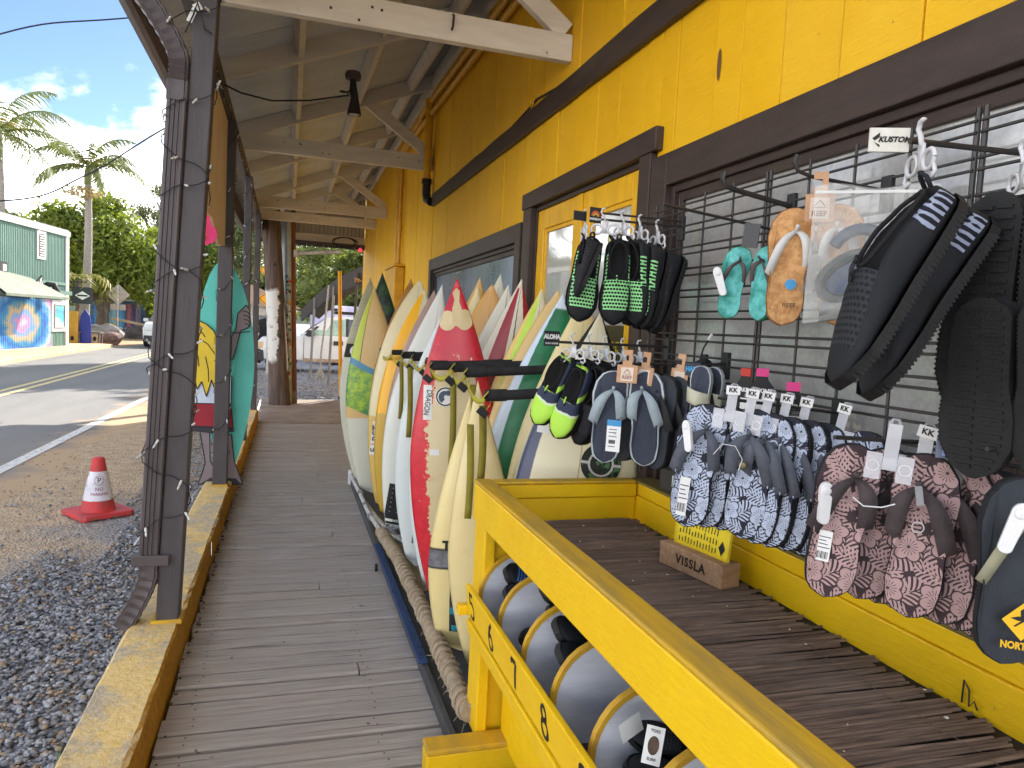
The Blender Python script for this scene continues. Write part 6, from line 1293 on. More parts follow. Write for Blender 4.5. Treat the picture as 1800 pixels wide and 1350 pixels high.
# cream slides
t = thing('slide_pair', 'cream slide sandals hanging behind the small blue lettered plate', 'slides', (1.235, 1.965, 1.42), 'sandals by the blue plate')
for k, (dx_, dz_) in enumerate(((-.02, 0), (.035, -.004))):
    for nm, me in (('footbed', FG[1][0]), ('sole', FG[1][1])): linkmesh(nm, me, t, Matrix.Translation((dx_, .02*k, dz_)) @ yawm(-60) @ Matrix.Scale(.62, 4))
    s = MB(); s.grid(lambda u, v: (-.034+.068*u, -.004-.026*math.sin(math.pi*u), -.065-.045*v-.02*u), 10, 3); so_ = linkmesh('strap', s.mesh('strap', CREAMS, (0, 0, 0), True), t, Matrix.Translation((dx_, .02*k, dz_)) @ yawm(-50)); mo = so_.modifiers.new('t', 'SOLIDIFY'); mo.thickness = .005
# packaged items with black cards and pink tabs
M_PINKT = mat('pink_tab', lin((224, 70, 140)), rough=.6); M_REDT = mat('red_tab', lin((190, 60, 50)), rough=.6)
for i, (p, yd, tm, lab, txt) in enumerate((((1.262, 1.80, 1.395), -70, M_REDT, 'black product card with red tab, leftmost of three on the grid', 'DAKINE'), ((1.255, 1.715, 1.400), -38, M_PINKT, 'black product card with pink tab between the other two cards', 'DAKINE'), ((1.225, 1.545, 1.375), -34, M_PINKT, 'widest black product card with pink tab, right of the other two', 'DAKINE'))):
    t = thing('product_card', lab, 'product card', (0, 0, 0), 'black product cards hanging on the grid'); t.matrix_world = Matrix.Translation(p) @ yawm(yd); ORG[t.name] = (0, 0, 0); wd = .064 if i < 2 else .076
    s = MB(); s.prism([(-wd/2, -.15), (wd/2, -.15), (wd/2, -.02), (.016, .0), (.016, .03), (-.016, .03), (-.016, .0), (-wd/2, -.02)], lambda x, z: (x, -.0015, z), lambda x, z: (x, .0015, z)); co = linkmesh('card', s.mesh('card', mat('black_card', (.014, .014, .015), rough=.55)), t, Matrix.Identity(4)); ORG[co.name] = (0, 0, 0)
    s = MB(); s.box(-.0165, .0165, -.003, .003, .008, .0305); linkmesh('tab', s.mesh('tab', tm), t, Matrix.Identity(4))
    lettering(txt, .0165, M_PAPER, co, (0, -.0023, -.032), (1, 0, 0), (0, 0, 1), bold=.0006, sx=.95)
    s = MB(); s.box(-.012, .018, -.0023, -.0017, -.088, -.055); linkmesh('price_sticker', s.mesh('price_sticker', M_STK), co, Matrix.Identity(4))
    s = MB()
    for q in range(3): s.box(.0, .024-.004*q, -.0023, -.0018, -.045-.004*q, -.0435-.004*q)
    linkmesh('print', s.mesh('print', M_GREY), co, Matrix.Identity(4))
    s = MB(); s.tube([(-.02, .012, -.04), (0, .03, -.05), (.02, .012, -.04), (.018, .01, -.12), (-.018, .01, -.12), (-.02, .012, -.04)], .010, 7); linkmesh('ankle_strap', s.mesh('ankle_strap', NEO, (0, 0, 0), True), t, Matrix.Identity(4))
t = thing('key_pouch', 'small black pouch with cord and lettering hanging on the grid', 'pouch', (1.24, 2.02, 1.44)); s = MB(); s.grid(lambda u, v: (1.225+.05*u, 2.02-.01*math.sin(math.pi*u), 1.43-.055*v+.012*math.sin(math.pi*u)), 6, 5); po = s.build('pouch', NEO, t, smooth=True); mo = po.modifiers.new('t', 'SOLIDIFY'); mo.thickness = .012; s = MB(); s.tube([(1.24, 2.018, 1.43), (1.25, 2.015, 1.475), (1.262, 2.01, 1.50)], .003, 6); s.build('cord', M_INK, t); s = MB(); s.tube([(1.262, 2.01, 1.50), (1.272, 2.008, 1.52)], .0045, 6); s.build('cord_end', HANG, t)
# sealed bag with a dive mask
def bag_mat():
    b = NB('wrinkled_clear_bag'); v = b.oc(); n = b.noise(v, 9, 6, .65, 1.0); b.bump(n, .8, .02); b.fin(b.mix(b.rng(n, .4, .7), (.75, .77, .72), (.85, .85, .82)), .12, .6); tr = b.n('ShaderNodeBsdfTransparent'); ms = b.n('ShaderNodeMixShader'); b.l(b.rng(b.noise(v, 6, 6, .7, .6), .35, .75, .06, .40), ms.inputs[0]); b.l(tr.outputs[0], ms.inputs[1]); b.l(b.p.outputs[0], ms.inputs[2]); b.l(ms.outputs[0], b.out.inputs[0]); return b.m
t = thing('plastic_bag', 'clear sealed plastic bag holding dive gear on the wire grid', 'plastic bag', (1.15, 1.30, 1.83)); a0_ = Vector((1.065, 1.325, 0)); a1_ = Vector((1.255, 1.185, 0))
def bagf(sd_): return lambda u, v: tuple(a0_.lerp(a1_, u)+Vector((-.006*v, 0, 1.838-.285*v))+Vector((-.55, -.83, 0))*(sd_*(.004+.035*math.sin(math.pi*u)**.7*min(1, v*1.6)*(1.05-v)**.5))+Vector((0, 0, .006*math.sin(u*9+v*5))))
BAGM = bag_mat()
for sd_ in (1, -1): s = MB(); s.grid(bagf(sd_), 16, 18); s.build('film', BAGM, t, smooth=True)
s = MB(); s.grid(lambda u, v: tuple(a0_.lerp(a1_, u)+Vector((-.004, -.006, 1.828-.006*v))), 10, 1); s.build('zip_seal', mat('white_zip', (.7, .7, .68), rough=.3), t)
mk = thing('dive_mask', 'dark dive mask with bluish strap inside the clear bag', 'dive mask', (1.11, 1.31, 1.66)); cen = Vector((1.135, 1.272, 1.650)); U = (a1_-a0_).normalized(); Zz = Vector((0, 0, 1))
s = MB(); s.tube([tuple(cen+U*(.062*math.cos(q))+Zz*(.045*math.sin(q)+.02*math.cos(q))) for q in np.linspace(0, 2*math.pi, 24)], .012, 8, cap=False); s.build('mask_frame', mat('smoke_rubber', (.03, .035, .04), rough=.4), mk, smooth=True)
s = MB(); s.add([tuple(cen+U*(.06*math.cos(q))+Zz*(.043*math.sin(q)+.02*math.cos(q))) for q in np.linspace(0, 2*math.pi, 24)[:-1]], [tuple(range(23))]); s.build('lens', mat('blue_grey_lens', lin((70, 90, 130)), lin((40, 46, 60)), scale=12, rough=.15), mk)
s = MB(); s.grid(lambda u, v: tuple(cen+U*(-.06+.10*u)+Zz*(-.055-.045*v+.02*u)+Vector((-.01, -.012, 0))*math.sin(math.pi*v)), 8, 6); s.build('skirt', mat('grey_silicone', (.30, .31, .30), (.2, .2, .2), scale=20, rough=.35), mk, smooth=True)
s = MB(); s.tube([tuple(cen+U*(.062*math.cos(q)+.012)+Zz*(.072*math.sin(q)+.026)) for q in np.linspace(.1, 2.6, 14)], .013, 7); s.build('strap', mat('dark_blue_strap', lin((44, 56, 84)), rough=.5), mk, smooth=True)
# ================================================================== SHOES IN THE BINS
KN_B = knit_mat('blue_knit_mesh', (.012, .014, .022), lin((80, 130, 200)), 24, .42); shoe_set('blue', NEO, LIN_, KN_B, SOL); shoe_set('pink', NEO, mat('pink_lining', lin((190, 90, 130)), rough=.8), KN_D, SOL)
GBIN = 'water shoes lying in the numbered bins'
def bin_shoes(key, lab, x, y, z, L, td, ud): return shoe_pair(key, lab, (x, y, z), td, ud, L, .06, group=GBIN)
for (key, lab, x, y, z, td, ud) in (('blue', 'black and blue water shoes poking out of the farthest bin', .86, 2.23, .62, (-.75, -.1, .42), (.3, -.6, .7)), ('blue', 'water shoes with blue mesh toe in the bin above number 6', .86, 2.0, .56, (-.85, -.2, .25), (.2, -.5, .85)), ('pink', 'black water shoe with pink lining above the bin of number 6', .90, 1.98, .70, (-.6, -.2, .2), (.2, -.6, .6)), ('dark', 'black water shoes lying on their side in the bin above number 7', .84, 1.75, .62, (-.6, -.15, .45), (.4, -.5, .7)), ('dark', 'dark water shoes low in the bin above number 7', .86, 1.74, .52, (-.85, -.1, .1), (.1, -.3, .9)), ('white', 'black water shoes with white paper tag in the bin above number 8', .86, 1.27, .60, (-.75, .1, .35), (.3, -.6, .7)), ('white', 'black water shoes below the tagged pair in the nearest bin', .86, 1.25, .52, (-.85, .1, .1), (.2, -.4, .9))):
    t = bin_shoes(key, lab, x+.085, y, z, .24, td, ud)
    for ch in list(t.children):
        if ch.name.startswith('hanger'): bpy.data.objects.remove(ch)
t = thing('paper_tag', 'white swing tag with brown oval picture on shoes in the near bin', 'tag', (.70, 1.235, .70))
def quad(c, X, Y, w_, h_, off=0):
    c = Vector(c); X = Vector(X).normalized(); Y = Vector(Y); Y = (Y-X*Y.dot(X)).normalized(); Nn = X.cross(Y); return [tuple(c+X*(a*w_/2)+Y*(b_*h_/2)+Nn*off) for a, b_ in ((-1, -1), (1, -1), (1, 1), (-1, 1))]
TXd, TYd = Vector((.86, -.45, -.12)), Vector((.25, .15, .95)); tc_ = Vector((.705, 1.215, .705))
s = MB(); s.add(quad(tc_, TXd, TYd, .036, .072), [(0, 1, 2, 3)]); to = s.build('tag', M_PAPER, t); so_ = to.modifiers.new('t', 'SOLIDIFY'); so_.thickness = .0006
q4 = TXd.normalized(); y4 = (TYd-q4*TYd.dot(q4)).normalized(); n4 = q4.cross(y4)
s = MB(); s.add([tuple(tc_+q4*(.011*math.cos(a))+y4*(.018*math.sin(a))+n4*.0012) for a in np.linspace(0, 6.283, 19)[:-1]], [tuple(range(18))]); s.build('oval_print', mat('brown_picture', (.12, .07, .04), (.04, .03, .02), scale=60, rough=.6), to)
letters_on(to, 'TOES', .008, M_INK, tuple(tc_+y4*.027+n4*.0012), tuple(q4), tuple(y4)); letters_on(to, 'SURF', .008, M_INK, tuple(tc_-y4*.026+n4*.0012), tuple(q4), tuple(y4))
tc2 = Vector((.70, 1.30, .695)); s = MB(); s.add(quad(tc2, (.9, .3, .25), (-.2, .1, .9), .06, .04), [(0, 1, 2, 3)]); s.build('receipt_slip', M_PAPER, t)
# floor lettering sign behind the flip flops
t = thing('lettered_board', 'dark board with white letters low behind the black flip flops', 'board', (1.31, 2.1, 1.0)); s = MB(); s.box(1.30, 1.312, 1.98, 2.32, .90, 1.09); bo = s.build('board', M_BK2, t); letters_on(bo, 'MA', .05, M_PAPER, (1.2992, 2.20, 1.0), (0, -1, 0), (0, 0, 1), bold=.003)
# ================================================================== FOLIAGE HELPERS
def leaf_mat(name, c1, c2, tr=.35, dry=None):
    b = NB(name); g_ = b.n('ShaderNodeNewGeometry'); n = b.noise(b.oc(), 1.1, 4, .6)
    col = b.mix(g_.outputs['Random Per Island'], c1, c2); col = b.mix(b.rng(n, .4, .65, 0, .45), col, tuple(x*1.35 for x in c2))
    if dry: col = b.mix(b.rng(g_.outputs['Random Per Island'], .90, .93), col, dry)
    b.fin(col, .5, .35); t = b.n('ShaderNodeBsdfTranslucent'); b.l(b.mix(1.0, col, (1.0, 1.0, .35), 'MULTIPLY'), t.inputs[0]); ms = b.n('ShaderNodeMixShader'); ms.inputs[0].default_value = tr; b.l(b.p.outputs[0], ms.inputs[1]); b.l(t.outputs[0], ms.inputs[2]); b.l(ms.outputs[0], b.out.inputs[0]); return b.m
LF_MANGO = leaf_mat('broad_green_leaf', (.085, .15, .028), (.24, .28, .05), .5); LF_PALE = leaf_mat('pale_feathery_leaf', (.10, .14, .06), (.20, .23, .11)); LF_MID = leaf_mat('mid_green_leaf', (.10, .15, .04), (.21, .25, .08), .4); LF_DARK = leaf_mat('dark_green_leaf', (.025, .05, .016), (.06, .09, .025)); LF_PALM = leaf_mat('palm_leaflet', (.08, .12, .045), (.17, .20, .08), .35, (.30, .24, .10)); LF_YG = leaf_mat('yellow_green_strap_leaf', (.16, .18, .05), (.30, .28, .10))
BARK = mat('grey_brown_bark', (.16, .13, .10), (.09, .07, .055), scale=6, stretch=(3, 3, .6), rough=.9, bump=.6, bscale=16, bdist=.03)
def leaves(n, blobs, size, elong=1.0, droop=.3, shell=.55):
    """n diamond shaped leaves through a set of ellipsoids (x,y,z,rx,ry,rz,weight)"""
    wts = np.array([q[6] for q in blobs], float); wts /= wts.sum(); idx = rng.choice(len(blobs), n, p=wts); B_ = np.array([q[:6] for q in blobs])[idx]
    d = rng.normal(size=(n, 3)); d /= np.linalg.norm(d, axis=1)[:, None]; r = shell+(1-shell)*rng.random(n)**.6; r *= 1+.16*rng.normal(size=n)
    c = B_[:, :3]+d*B_[:, 3:]*r[:, None]
    nrm = d*.7+rng.normal(size=(n, 3))*.6+np.array([0, 0, .35]); nrm /= np.linalg.norm(nrm, axis=1)[:, None]
    t = np.cross(nrm, rng.normal(size=(n, 3))); t[:, 2] -= droop; t -= nrm*(t*nrm).sum(1)[:, None]; t /= np.linalg.norm(t, axis=1)[:, None]; s_ = np.cross(nrm, t)
    sz = size*rng.uniform(.6, 1.4, n)[:, None]
    V = np.stack([c-t*sz*elong, c+s_*sz*.5, c+t*sz*elong, c-s_*sz*.5], 1).reshape(-1, 3); F = np.arange(n*4).reshape(n, 4); return V, F
def tree(name, label, base, trunk, blobs, n, size, m_, elong=1.0, group=None, tr=.2, shell=.55, bark=None, droop=.3):
    t = thing(name, label, 'tree', base, group)
    if trunk:
        s = MB()
        for P in trunk: s.tube([tuple(Vector(base)+Vector(p)) for p in P], [tr*(1-.65*i/(len(P)-1)) for i in range(len(P))], 8)
        s.build('trunk', bark or BARK, t, smooth=True)
    V, F = leaves(n, [(base[0]+q[0], base[1]+q[1], base[2]+q[2], *q[3:]) for q in blobs], size, elong, droop, shell); mass('crown', V, F, m_, parent=t); return t
def blobs_in(cx, cy, cz, rx, ry, rz, k, r0, r1):
    out = []
    for _ in range(k):
        d = rng.normal(size=3); d /= np.linalg.norm(d); q = rng.random()**.45; r = rng.uniform(r0, r1); out.append((cx+d[0]*rx*q, cy+d[1]*ry*q, cz+d[2]*rz*q, r, r, r*.8, r*r))
    return out
# ================================================================== FAR LEFT: green building and what stands by it
gb = thing('green_building', 'green ribbed two storey building with white trim and painted mural front', 'building', (-8.0, 28, 0))
A0 = Vector((-11.2, 8.6, 0)); A1 = Vector((-7.70, 30.2, 0)); gd = (A1-A0).normalized(); gn = Vector((gd.y, -gd.x, 0))
def gp_(d, z, o=0): p = A1-gd*d+gn*o; return (p.x, p.y, z)
def gbox(s, d0, d1, z0, z1, o0, o1): return s.add([gp_(d1, z0, o0), gp_(d0, z0, o0), gp_(d0, z0, o1), gp_(d1, z0, o1), gp_(d1, z1, o0), gp_(d0, z1, o0), gp_(d0, z1, o1), gp_(d1, z1, o1)], [(3,2,1,0),(4,5,6,7),(0,1,5,4),(1,2,6,5),(2,3,7,6),(3,0,4,7)])
M_GB = mat('green_building_paint', lin((112, 144, 132)), lin((100, 130, 120)), scale=1.2, rough=.6, bump=.2)
M_GB2 = mat('darker_green_paint', lin((100, 130, 118)), lin((90, 118, 108)), scale=1.2, rough=.6)
s = MB(); gbox(s, 0, 21.6, 0, 4.02, -9, 0); s.build('wall', M_GB, gb)
s = MB(); q = 0.0
while q < 9: gbox(s, q, q+.022, 2.36, 4.0, .001, .014); gbox(s, q, q+.022, .02, 2.28, .001, .014) if q < 1.0 else None; q += .105
s.build('wall_ribs', M_GB, gb, kind='stuff')
M_WTR = mat('white_wood_trim', (.74, .73, .70), (.66, .65, .62), scale=3, rough=.55)
s = MB(); gbox(s, -.05, 21.6, 4.02, 4.20, -.2, .08); s.build('roof_fascia', M_WTR, gb); s = MB(); gbox(s, -.04, .16, 0, 4.02, -.1, .05); s.build('corner_trim', M_WTR, gb); s = MB(); gbox(s, -.04, 21.6, 4.20, 4.26, -9, .02); s.build('roof', mat('grey_flat_roof', (.3, .3, .3)), gb)
s = MB(); gbox(s, .17, 21, 2.26, 2.36, 0, .05); s.build('belt_trim', M_GB2, gb); s = MB(); gbox(s, .17, 1.9, 1.92, 2.06, .01, .25); s.build('awning_roll', M_GB2, gb)
vf = MB(); gbox(vf, 1.62, 2.20, 3.05, 4.0, .001, .04); vo = vf.build('vent_frame', M_WTR, gb); s = MB(); gbox(s, 1.72, 2.10, 3.15, 3.90, .041, .043); s.build('vent_back', mat('dark_vent', (.12, .07, .06)), vo)
for i in range(9): s = MB(); gbox(s, 1.73, 2.09, 3.17+.08*i, 3.21+.08*i, .044, .07); s.build('louver', M_WTR, vo)
# tilted diamond emblem sign on the wall, and a bracket lamp
M_BW = mat('white_sign_face', (.72, .72, .72))
s = MB(); pts_ = [(2.45, 2.28), (2.05, 2.52), (2.0, 2.0), (2.35, 1.85)]; s.add([gp_(a+.15, b_, .16) for a, b_ in pts_]+[gp_(a+.15, b_, .20) for a, b_ in pts_], [(0, 1, 2, 3), (7, 6, 5, 4), (0, 4, 5, 1), (1, 5, 6, 2), (2, 6, 7, 3), (3, 7, 4, 0)]); eo = s.build('emblem_sign', M_INK, gb)
s = MB()
for w_ in ([(2.40, 2.26), (2.30, 2.30), (2.28, 2.02)], [(2.22, 2.36), (2.10, 2.44), (2.22, 2.02)], [(2.05, 2.36), (2.04, 2.18), (2.16, 2.0)], [(2.36, 1.98), (2.30, 1.92), (2.24, 1.97)]): s.add([gp_(a+.15, b_, .203) for a, b_ in w_], [(0, 1, 2)])
s.build('emblem_facets', M_BW, eo, kind='stuff')
s = MB(); s.tube([gp_(1.62, 2.1, .02), gp_(1.60, 2.24, .1), gp_(1.55, 2.22, .26), gp_(1.5, 2.0, .34), gp_(1.5, 1.8, .34)], .10, 10); s.build('bracket_lamp', M_LAMP, gb, smooth=True)
s = MB(); gbox(s, 4.05, 4.9, 2.42, 2.78, .015, .05); so_ = s.build('small_sign', M_INK, gb); s = MB(); gbox(s, 4.10, 4.3, 2.5, 2.7, .051, .054); s.build('sign_mark', M_BW, so_)
# porch awning
M_AWN = mat('grey_green_awning', lin((120, 128, 112)), lin((100, 108, 96)), scale=2, rough=.7)
s = MB(); s.add([gp_(1.75, 1.82, .85), gp_(6, 1.82, 1.0), gp_(6, 2.62, 0.0), gp_(2.6, 2.40, 0.0), gp_(1.75, 1.74, .85), gp_(6, 1.74, 1.0), gp_(6, 2.54, 0), gp_(2.6, 2.32, 0)], [(0, 1, 2, 3), (7, 6, 5, 4), (0, 4, 5, 1), (0, 3, 7, 4)]); s.build('awning', M_AWN, gb)
# mural and the shuttered window with a painted wave (generic colour washes)
def mural(name, ox, oz, cols, sc):
    b = NB(name); v = b.oc(); n = b.noise(b.map(v, (1, .6, 1)), sc, 4, .5, 1.6); x, y, z = b.xyz(); yy_ = b.math('ADD', y, -ox); zz_ = b.math('MULTIPLY', b.math('ADD', z, -oz), 1.7)
    r = b.math('SQRT', b.math('ADD', b.math('MULTIPLY', yy_, yy_), b.math('MULTIPLY', zz_, zz_))); r = b.math('ADD', r, b.math('MULTIPLY', n, .9))
    ra = b.n('ShaderNodeValToRGB'); b.l(b.math('FRACT', b.math('MULTIPLY', r, .55)), ra.inputs[0]); e = ra.color_ramp.elements; e[0].color = (*cols[0], 1); e[1].color = (*cols[-1], 1)
    for i, c in enumerate(cols[1:-1]): k = e.new((i+1)/(len(cols)-1)); k.color = (*c, 1)
    return b.fin(ra.outputs[0], .6)
MUR = mural('mural_colour_wash', -.9, .9, [lin((60, 120, 190)), lin((90, 160, 220)), lin((190, 210, 235)), lin((226, 150, 190)), lin((120, 170, 225)), lin((206, 180, 130)), lin((70, 150, 190)), lin((60, 110, 190))], 1.7)
WVE = mural('painted_wave_wash', 1.2, .6, [lin((60, 170, 190)), lin((150, 215, 220)), lin((220, 235, 235)), lin((70, 180, 190)), lin((90, 130, 200))], 1.6)
s = MB(); gbox(s, 1.28, 5.2, .06, 1.72, .016, .045); mo_ = s.build('mural_panel', MUR, gb); s = MB(); q = 1.30
while q < 5.2: gbox(s, q, q+.02, .06, 1.72, .046, .056); q += .105
s.build('panel_ribs', MUR, mo_, kind='stuff')
s = MB(); gbox(s, .18, 1.22, .62, 1.72, .016, .06); wf = s.build('window_frame', M_WTR, gb); s = MB(); gbox(s, .34, 1.04, .78, 1.54, .061, .066); s.build('painted_shutter', WVE, wf); s = MB(); gbox(s, .30, .34, .74, 1.58, .061, .09); gbox(s, 1.04, 1.08, .74, 1.58, .061, .09); gbox(s, .34, 1.04, 1.54, 1.58, .061, .09); gbox(s, .34, 1.04, .74, .78, .061, .09); s.build('sill', mat('grey_window_reveal', (.35, .34, .32)), wf)
# banner, kiosk, tables, rocks
t = thing('hanging_sign', 'dark sign with white diamond mark hanging past the green building', 'sign', (-7.75, 32.2, 2.0)); s = MB(); s.box(-8.05, -7.35, 32.2, 32.24, 1.65, 2.30); so_ = s.build('panel', M_PBLK, t); s = MB(); s.add([(-7.68+a, 32.195, 1.97+b_) for a, b_ in ((-.26, 0), (0, -.17), (.26, 0), (0, .17))], [(0, 1, 2, 3)]); d_ = s.build('diamond', M_BW, so_); s = MB(); s.add([(-7.68+a, 32.19, 1.97+b_) for a, b_ in ((-.18, .03), (-.18, -.03), (.18, -.03), (.18, .03))], [(0, 1, 2, 3)]); s.build('band', M_INK, so_); s = MB(); s.tube([(-8.0, 32.22, 2.3), (-8.0, 32.22, 2.5)], .02, 6); s.tube([(-8.6, 32.22, 2.5), (-7.4, 32.22, 2.5)], .02, 6); s.build('bracket', M_DARK, t)
t = thing('upright_surfboard', 'deep blue board standing upright beyond the green building', 'surfboard', (-7.75, 32.8, 0)); s = MB(); s.prism([(a*.20, z) for a, z in ((-1, .1), (-1.05, .8), (-.8, 1.2), (0, 1.45), (.8, 1.2), (1.05, .8), (1, .1))], lambda x, z: (-7.72+x, 32.8, z), lambda x, z: (-7.72+x, 32.86, z)); s.build('board', mat('deep_blue_board', lin((50, 60, 150)), rough=.4), t)
t = thing('upright_surfboard', 'mustard yellow board standing against the green building end', 'surfboard', (-8.1, 32.6, 0)); s = MB(); s.prism([(a*.19, z) for a, z in ((-1, .1), (-1.05, .8), (-1, 1.35), (1, 1.35), (1.05, .8), (1, .1))], lambda x, z: (-8.12+x, 32.6, z), lambda x, z: (-8.12+x, 32.66, z)); s.build('board', mat('mustard_board', lin((200, 150, 60)), rough=.5), t)
M_TBL = mat('grey_weathered_table', lin((120, 108, 100)), lin((90, 80, 74)), scale=4, rough=.8)
def far_table(x, y, w_, lab, carved):
    t = thing('wooden_table', lab, 'table', (x, y, 0), 'grey tables by the green building'); s = MB(); s.box(x-w_/2, x+w_/2, y-.3, y+.3, .50, .55); s.build('tabletop', M_TBL, t)
    for a in (-1, 1):
        for b_ in (-1, 1): s = MB(); s.box(x+a*(w_/2-.06)-.03, x+a*(w_/2-.06)+.03, y+b_*.24-.03, y+b_*.24+.03, 0, .50); s.build('leg', M_TBL, t)
    s = MB(); s.box(x-w_/2+.1, x+w_/2-.1, y-.30, y-.28, .10, .46); p = s.build('front_panel', M_SAND, t)
    for k in range(3 if carved else 1): s = MB(); cx_ = x+(k-1)*w_*.24 if carved else x; s.add([(cx_+.07*math.cos(a), y-.303, .28+.10*math.sin(a)) for a in (0, .9, 1.7, 2.6, 3.5, 4.4, 5.3)], [tuple(range(7))]); s.build('carved_hole', M_INK, p)
far_table(-8.12, 32.9, .55, 'small grey table with red flowers nearest the green building', False); far_table(-7.60, 33.3, .75, 'grey table with carved front panel beside a brown boulder', True)
V, F = leaves(160, [(-8.15, 32.9, .68, .22, .18, .12, 1)], .05); fl_ = thing('flower_pot', 'red and orange flowers on the small grey table', 'flowers', (-8.15, 32.9, .55)); s = MB(); s.lathe([(.08, 0), (.12, .12)], (-8.15, 32.9, .55), 10); s.build('pot', M_TBL, fl_); mass('blossoms', V, F, leaf_mat('red_orange_petal', (.5, .06, .02), (.6, .25, .03)), parent=fl_)
def rock(name, lab, c, r, m_, seed):
    q = np.random.default_rng(seed); V, F = ico(1); V = [Vector(v) for v in V]; b = MB(); b.add(V, F); me = b.mesh(name, m_, (0, 0, 0), True); o = bpy.data.objects.new(name, me); COL.objects.link(o); o.location = c; o.scale = r; tag(o, lab, 'rock')
    sb = o.modifiers.new('s', 'SUBSURF'); sb.levels = sb.render_levels = 3; tx = bpy.data.textures.new('rocktex', 'CLOUDS'); tx.noise_scale = .7; dm = o.modifiers.new('d', 'DISPLACE'); dm.texture = tx; dm.strength = .55; dm.texture_coords = 'GLOBAL'; return o
M_RK = mat('red_brown_rock', lin((140, 112, 104)), lin((96, 78, 76)), scale=3, rough=.9, bump=.6); M_RK2 = mat('dark_lava_rock', lin((110, 104, 104)), lin((66, 62, 64)), scale=3, rough=.95, bump=.6)
rock('boulder', 'rounded reddish brown boulder right of the carved table', (-7.15, 34.6, .22), (.55, .6, .42), M_RK, 1); rock('boulder', 'dark grey gravel mound near the parked white car', (-7.75, 44, .15), (1.5, 1.2, .72), M_RK2, 2); rock('boulder', 'pale grey boulders behind the tables under the plants', (-7.9, 36.3, .35), (1.3, .6, .62), mat('pale_grey_rock', lin((170, 164, 160)), lin((120, 116, 116)), scale=2, rough=.9), 3)
# dracaena plants
def strappy(x, y, h, r, n, lab):
    t = thing('dracaena_plant', lab, 'plant', (x, y, 0), 'spiky plants by the rocks'); s = MB(); s.tube([(x, y, 0), (x+.05, y, h*.5), (x, y, h)], [.07, .05, .04], 7); s.build('stem', BARK, t); Vs, Fs = [], []; k = 0
    for i in range(n):
        a = rng.uniform(0, 6.28); e = rng.uniform(-.5, 1.3); d = np.array([math.cos(a)*math.cos(e), math.sin(a)*math.cos(e), math.sin(e)]); l = r*rng.uniform(.7, 1.1); sd_ = np.cross(d, [0, 0, 1]); sd_ /= np.linalg.norm(sd_)+1e-6; c = np.array([x, y, h]); m1 = c+d*l*.55+np.array([0, 0, .04]); e1 = c+d*l-np.array([0, 0, .22*l])
        Vs += [c-sd_*.012, c+sd_*.012, m1+sd_*.03, m1-sd_*.03, e1, e1+sd_*.004]; Fs += [[k, k+1, k+2, k+3], [k+3, k+2, k+5, k+4]]; k += 6
    mass('leaves', np.array(Vs), np.array(Fs), LF_YG, parent=t)
strappy(-7.9, 36.9, 2.35, .75, 90, 'taller yellow green spiky plant behind the boulders'); strappy(-8.5, 36.2, 1.35, .65, 80, 'lower yellow green spiky plant left of the tall one'); strappy(-7.5, 36.4, .55, .6, 60, 'low spiky plant in front of the tall spiky plant'); strappy(-7.9, 36.9, 1.9, .5, 50, 'small side rosette on the tall spiky plant stem')
# kiosk with blue panels and goods
t = thing('market_kiosk', 'low blue roadside kiosk with flat roof and hanging goods', 'kiosk', (-9.2, 46, 0)); s = MB(); s.box(-11.2, -7.6, 45.4, 47.4, 2.0, 2.1); s.build('roof', mat('grey_tin', (.3, .3, .29)), t); s = MB(); s.box(-11, -8.0, 47.2, 47.3, .1, 2.0); s.build('back_wall', mat('kiosk_blue', lin((90, 130, 180)), lin((60, 90, 130)), scale=2), t)
for x in (-11.1, -9.6, -8.0): s = MB(); s.box(x-.05, x+.05, 45.45, 45.55, 0, 2.0); s.build('post', M_TBL, t)
for i, c in enumerate(((70, 130, 190), (60, 100, 150), (150, 190, 200), (90, 150, 190), (150, 100, 110), (120, 110, 140))): s = MB(); s.grid(lambda u, v, i=i: (-10.4+.42*i+.34*u, 45.7+.05*math.sin(u*8), .5+1.35*v), 6, 2); s.build('hanging_cloth', mat('kiosk_cloth_%s' % 'abcdef'[i], lin(c), rough=.8), t, smooth=True)
for i in range(4): s = MB(); s.lathe([(.16, 0), (.17, .5), (.12, .52)], (-9.75+.42*i, 45.1, 0), 10); tag(s.build('white_barrel', M_WTR, origin=(-9.75+.42*i, 45.1, 0)), ('leftmost', 'second', 'third', 'rightmost')[i]+' of the four white barrels before the blue kiosk', 'barrel', 'white barrels before the kiosk')
t = thing('flat_stone_table', 'pale slab leaning on the dark mound near the kiosk', 'slab', (-8.1, 43.2, .8)); s = MB(); s.beam((-8.9, 43.3, 1.02), (-7.1, 43.0, .72), .5, .09); s.build('slab', M_SAND, t)
# diamond road sign seen from behind
t = thing('road_sign', 'diamond road sign seen from its bare tan back, across the road', 'road sign', (-7.6, 38, 0)); M_SB = mat('bare_sign_back', lin((176, 164, 150)), lin((160, 148, 134)), scale=5, rough=.5)
s = MB(); s.box(-7.63, -7.57, 37.98, 38.02, 0, 2.6); s.build('post', M_GM, t); s = MB(); s.prism([(0, -.50), (.50, 0), (0, .50), (-.50, 0)], lambda x, z: (-7.6+x, 38.03, 2.2+z), lambda x, z: (-7.6+x, 38.05, 2.2+z)); s.build('diamond_panel', M_SB, t); s = MB(); s.box(-7.92, -7.28, 38.03, 38.05, 1.48, 1.74); s.build('plate', M_SB, t)
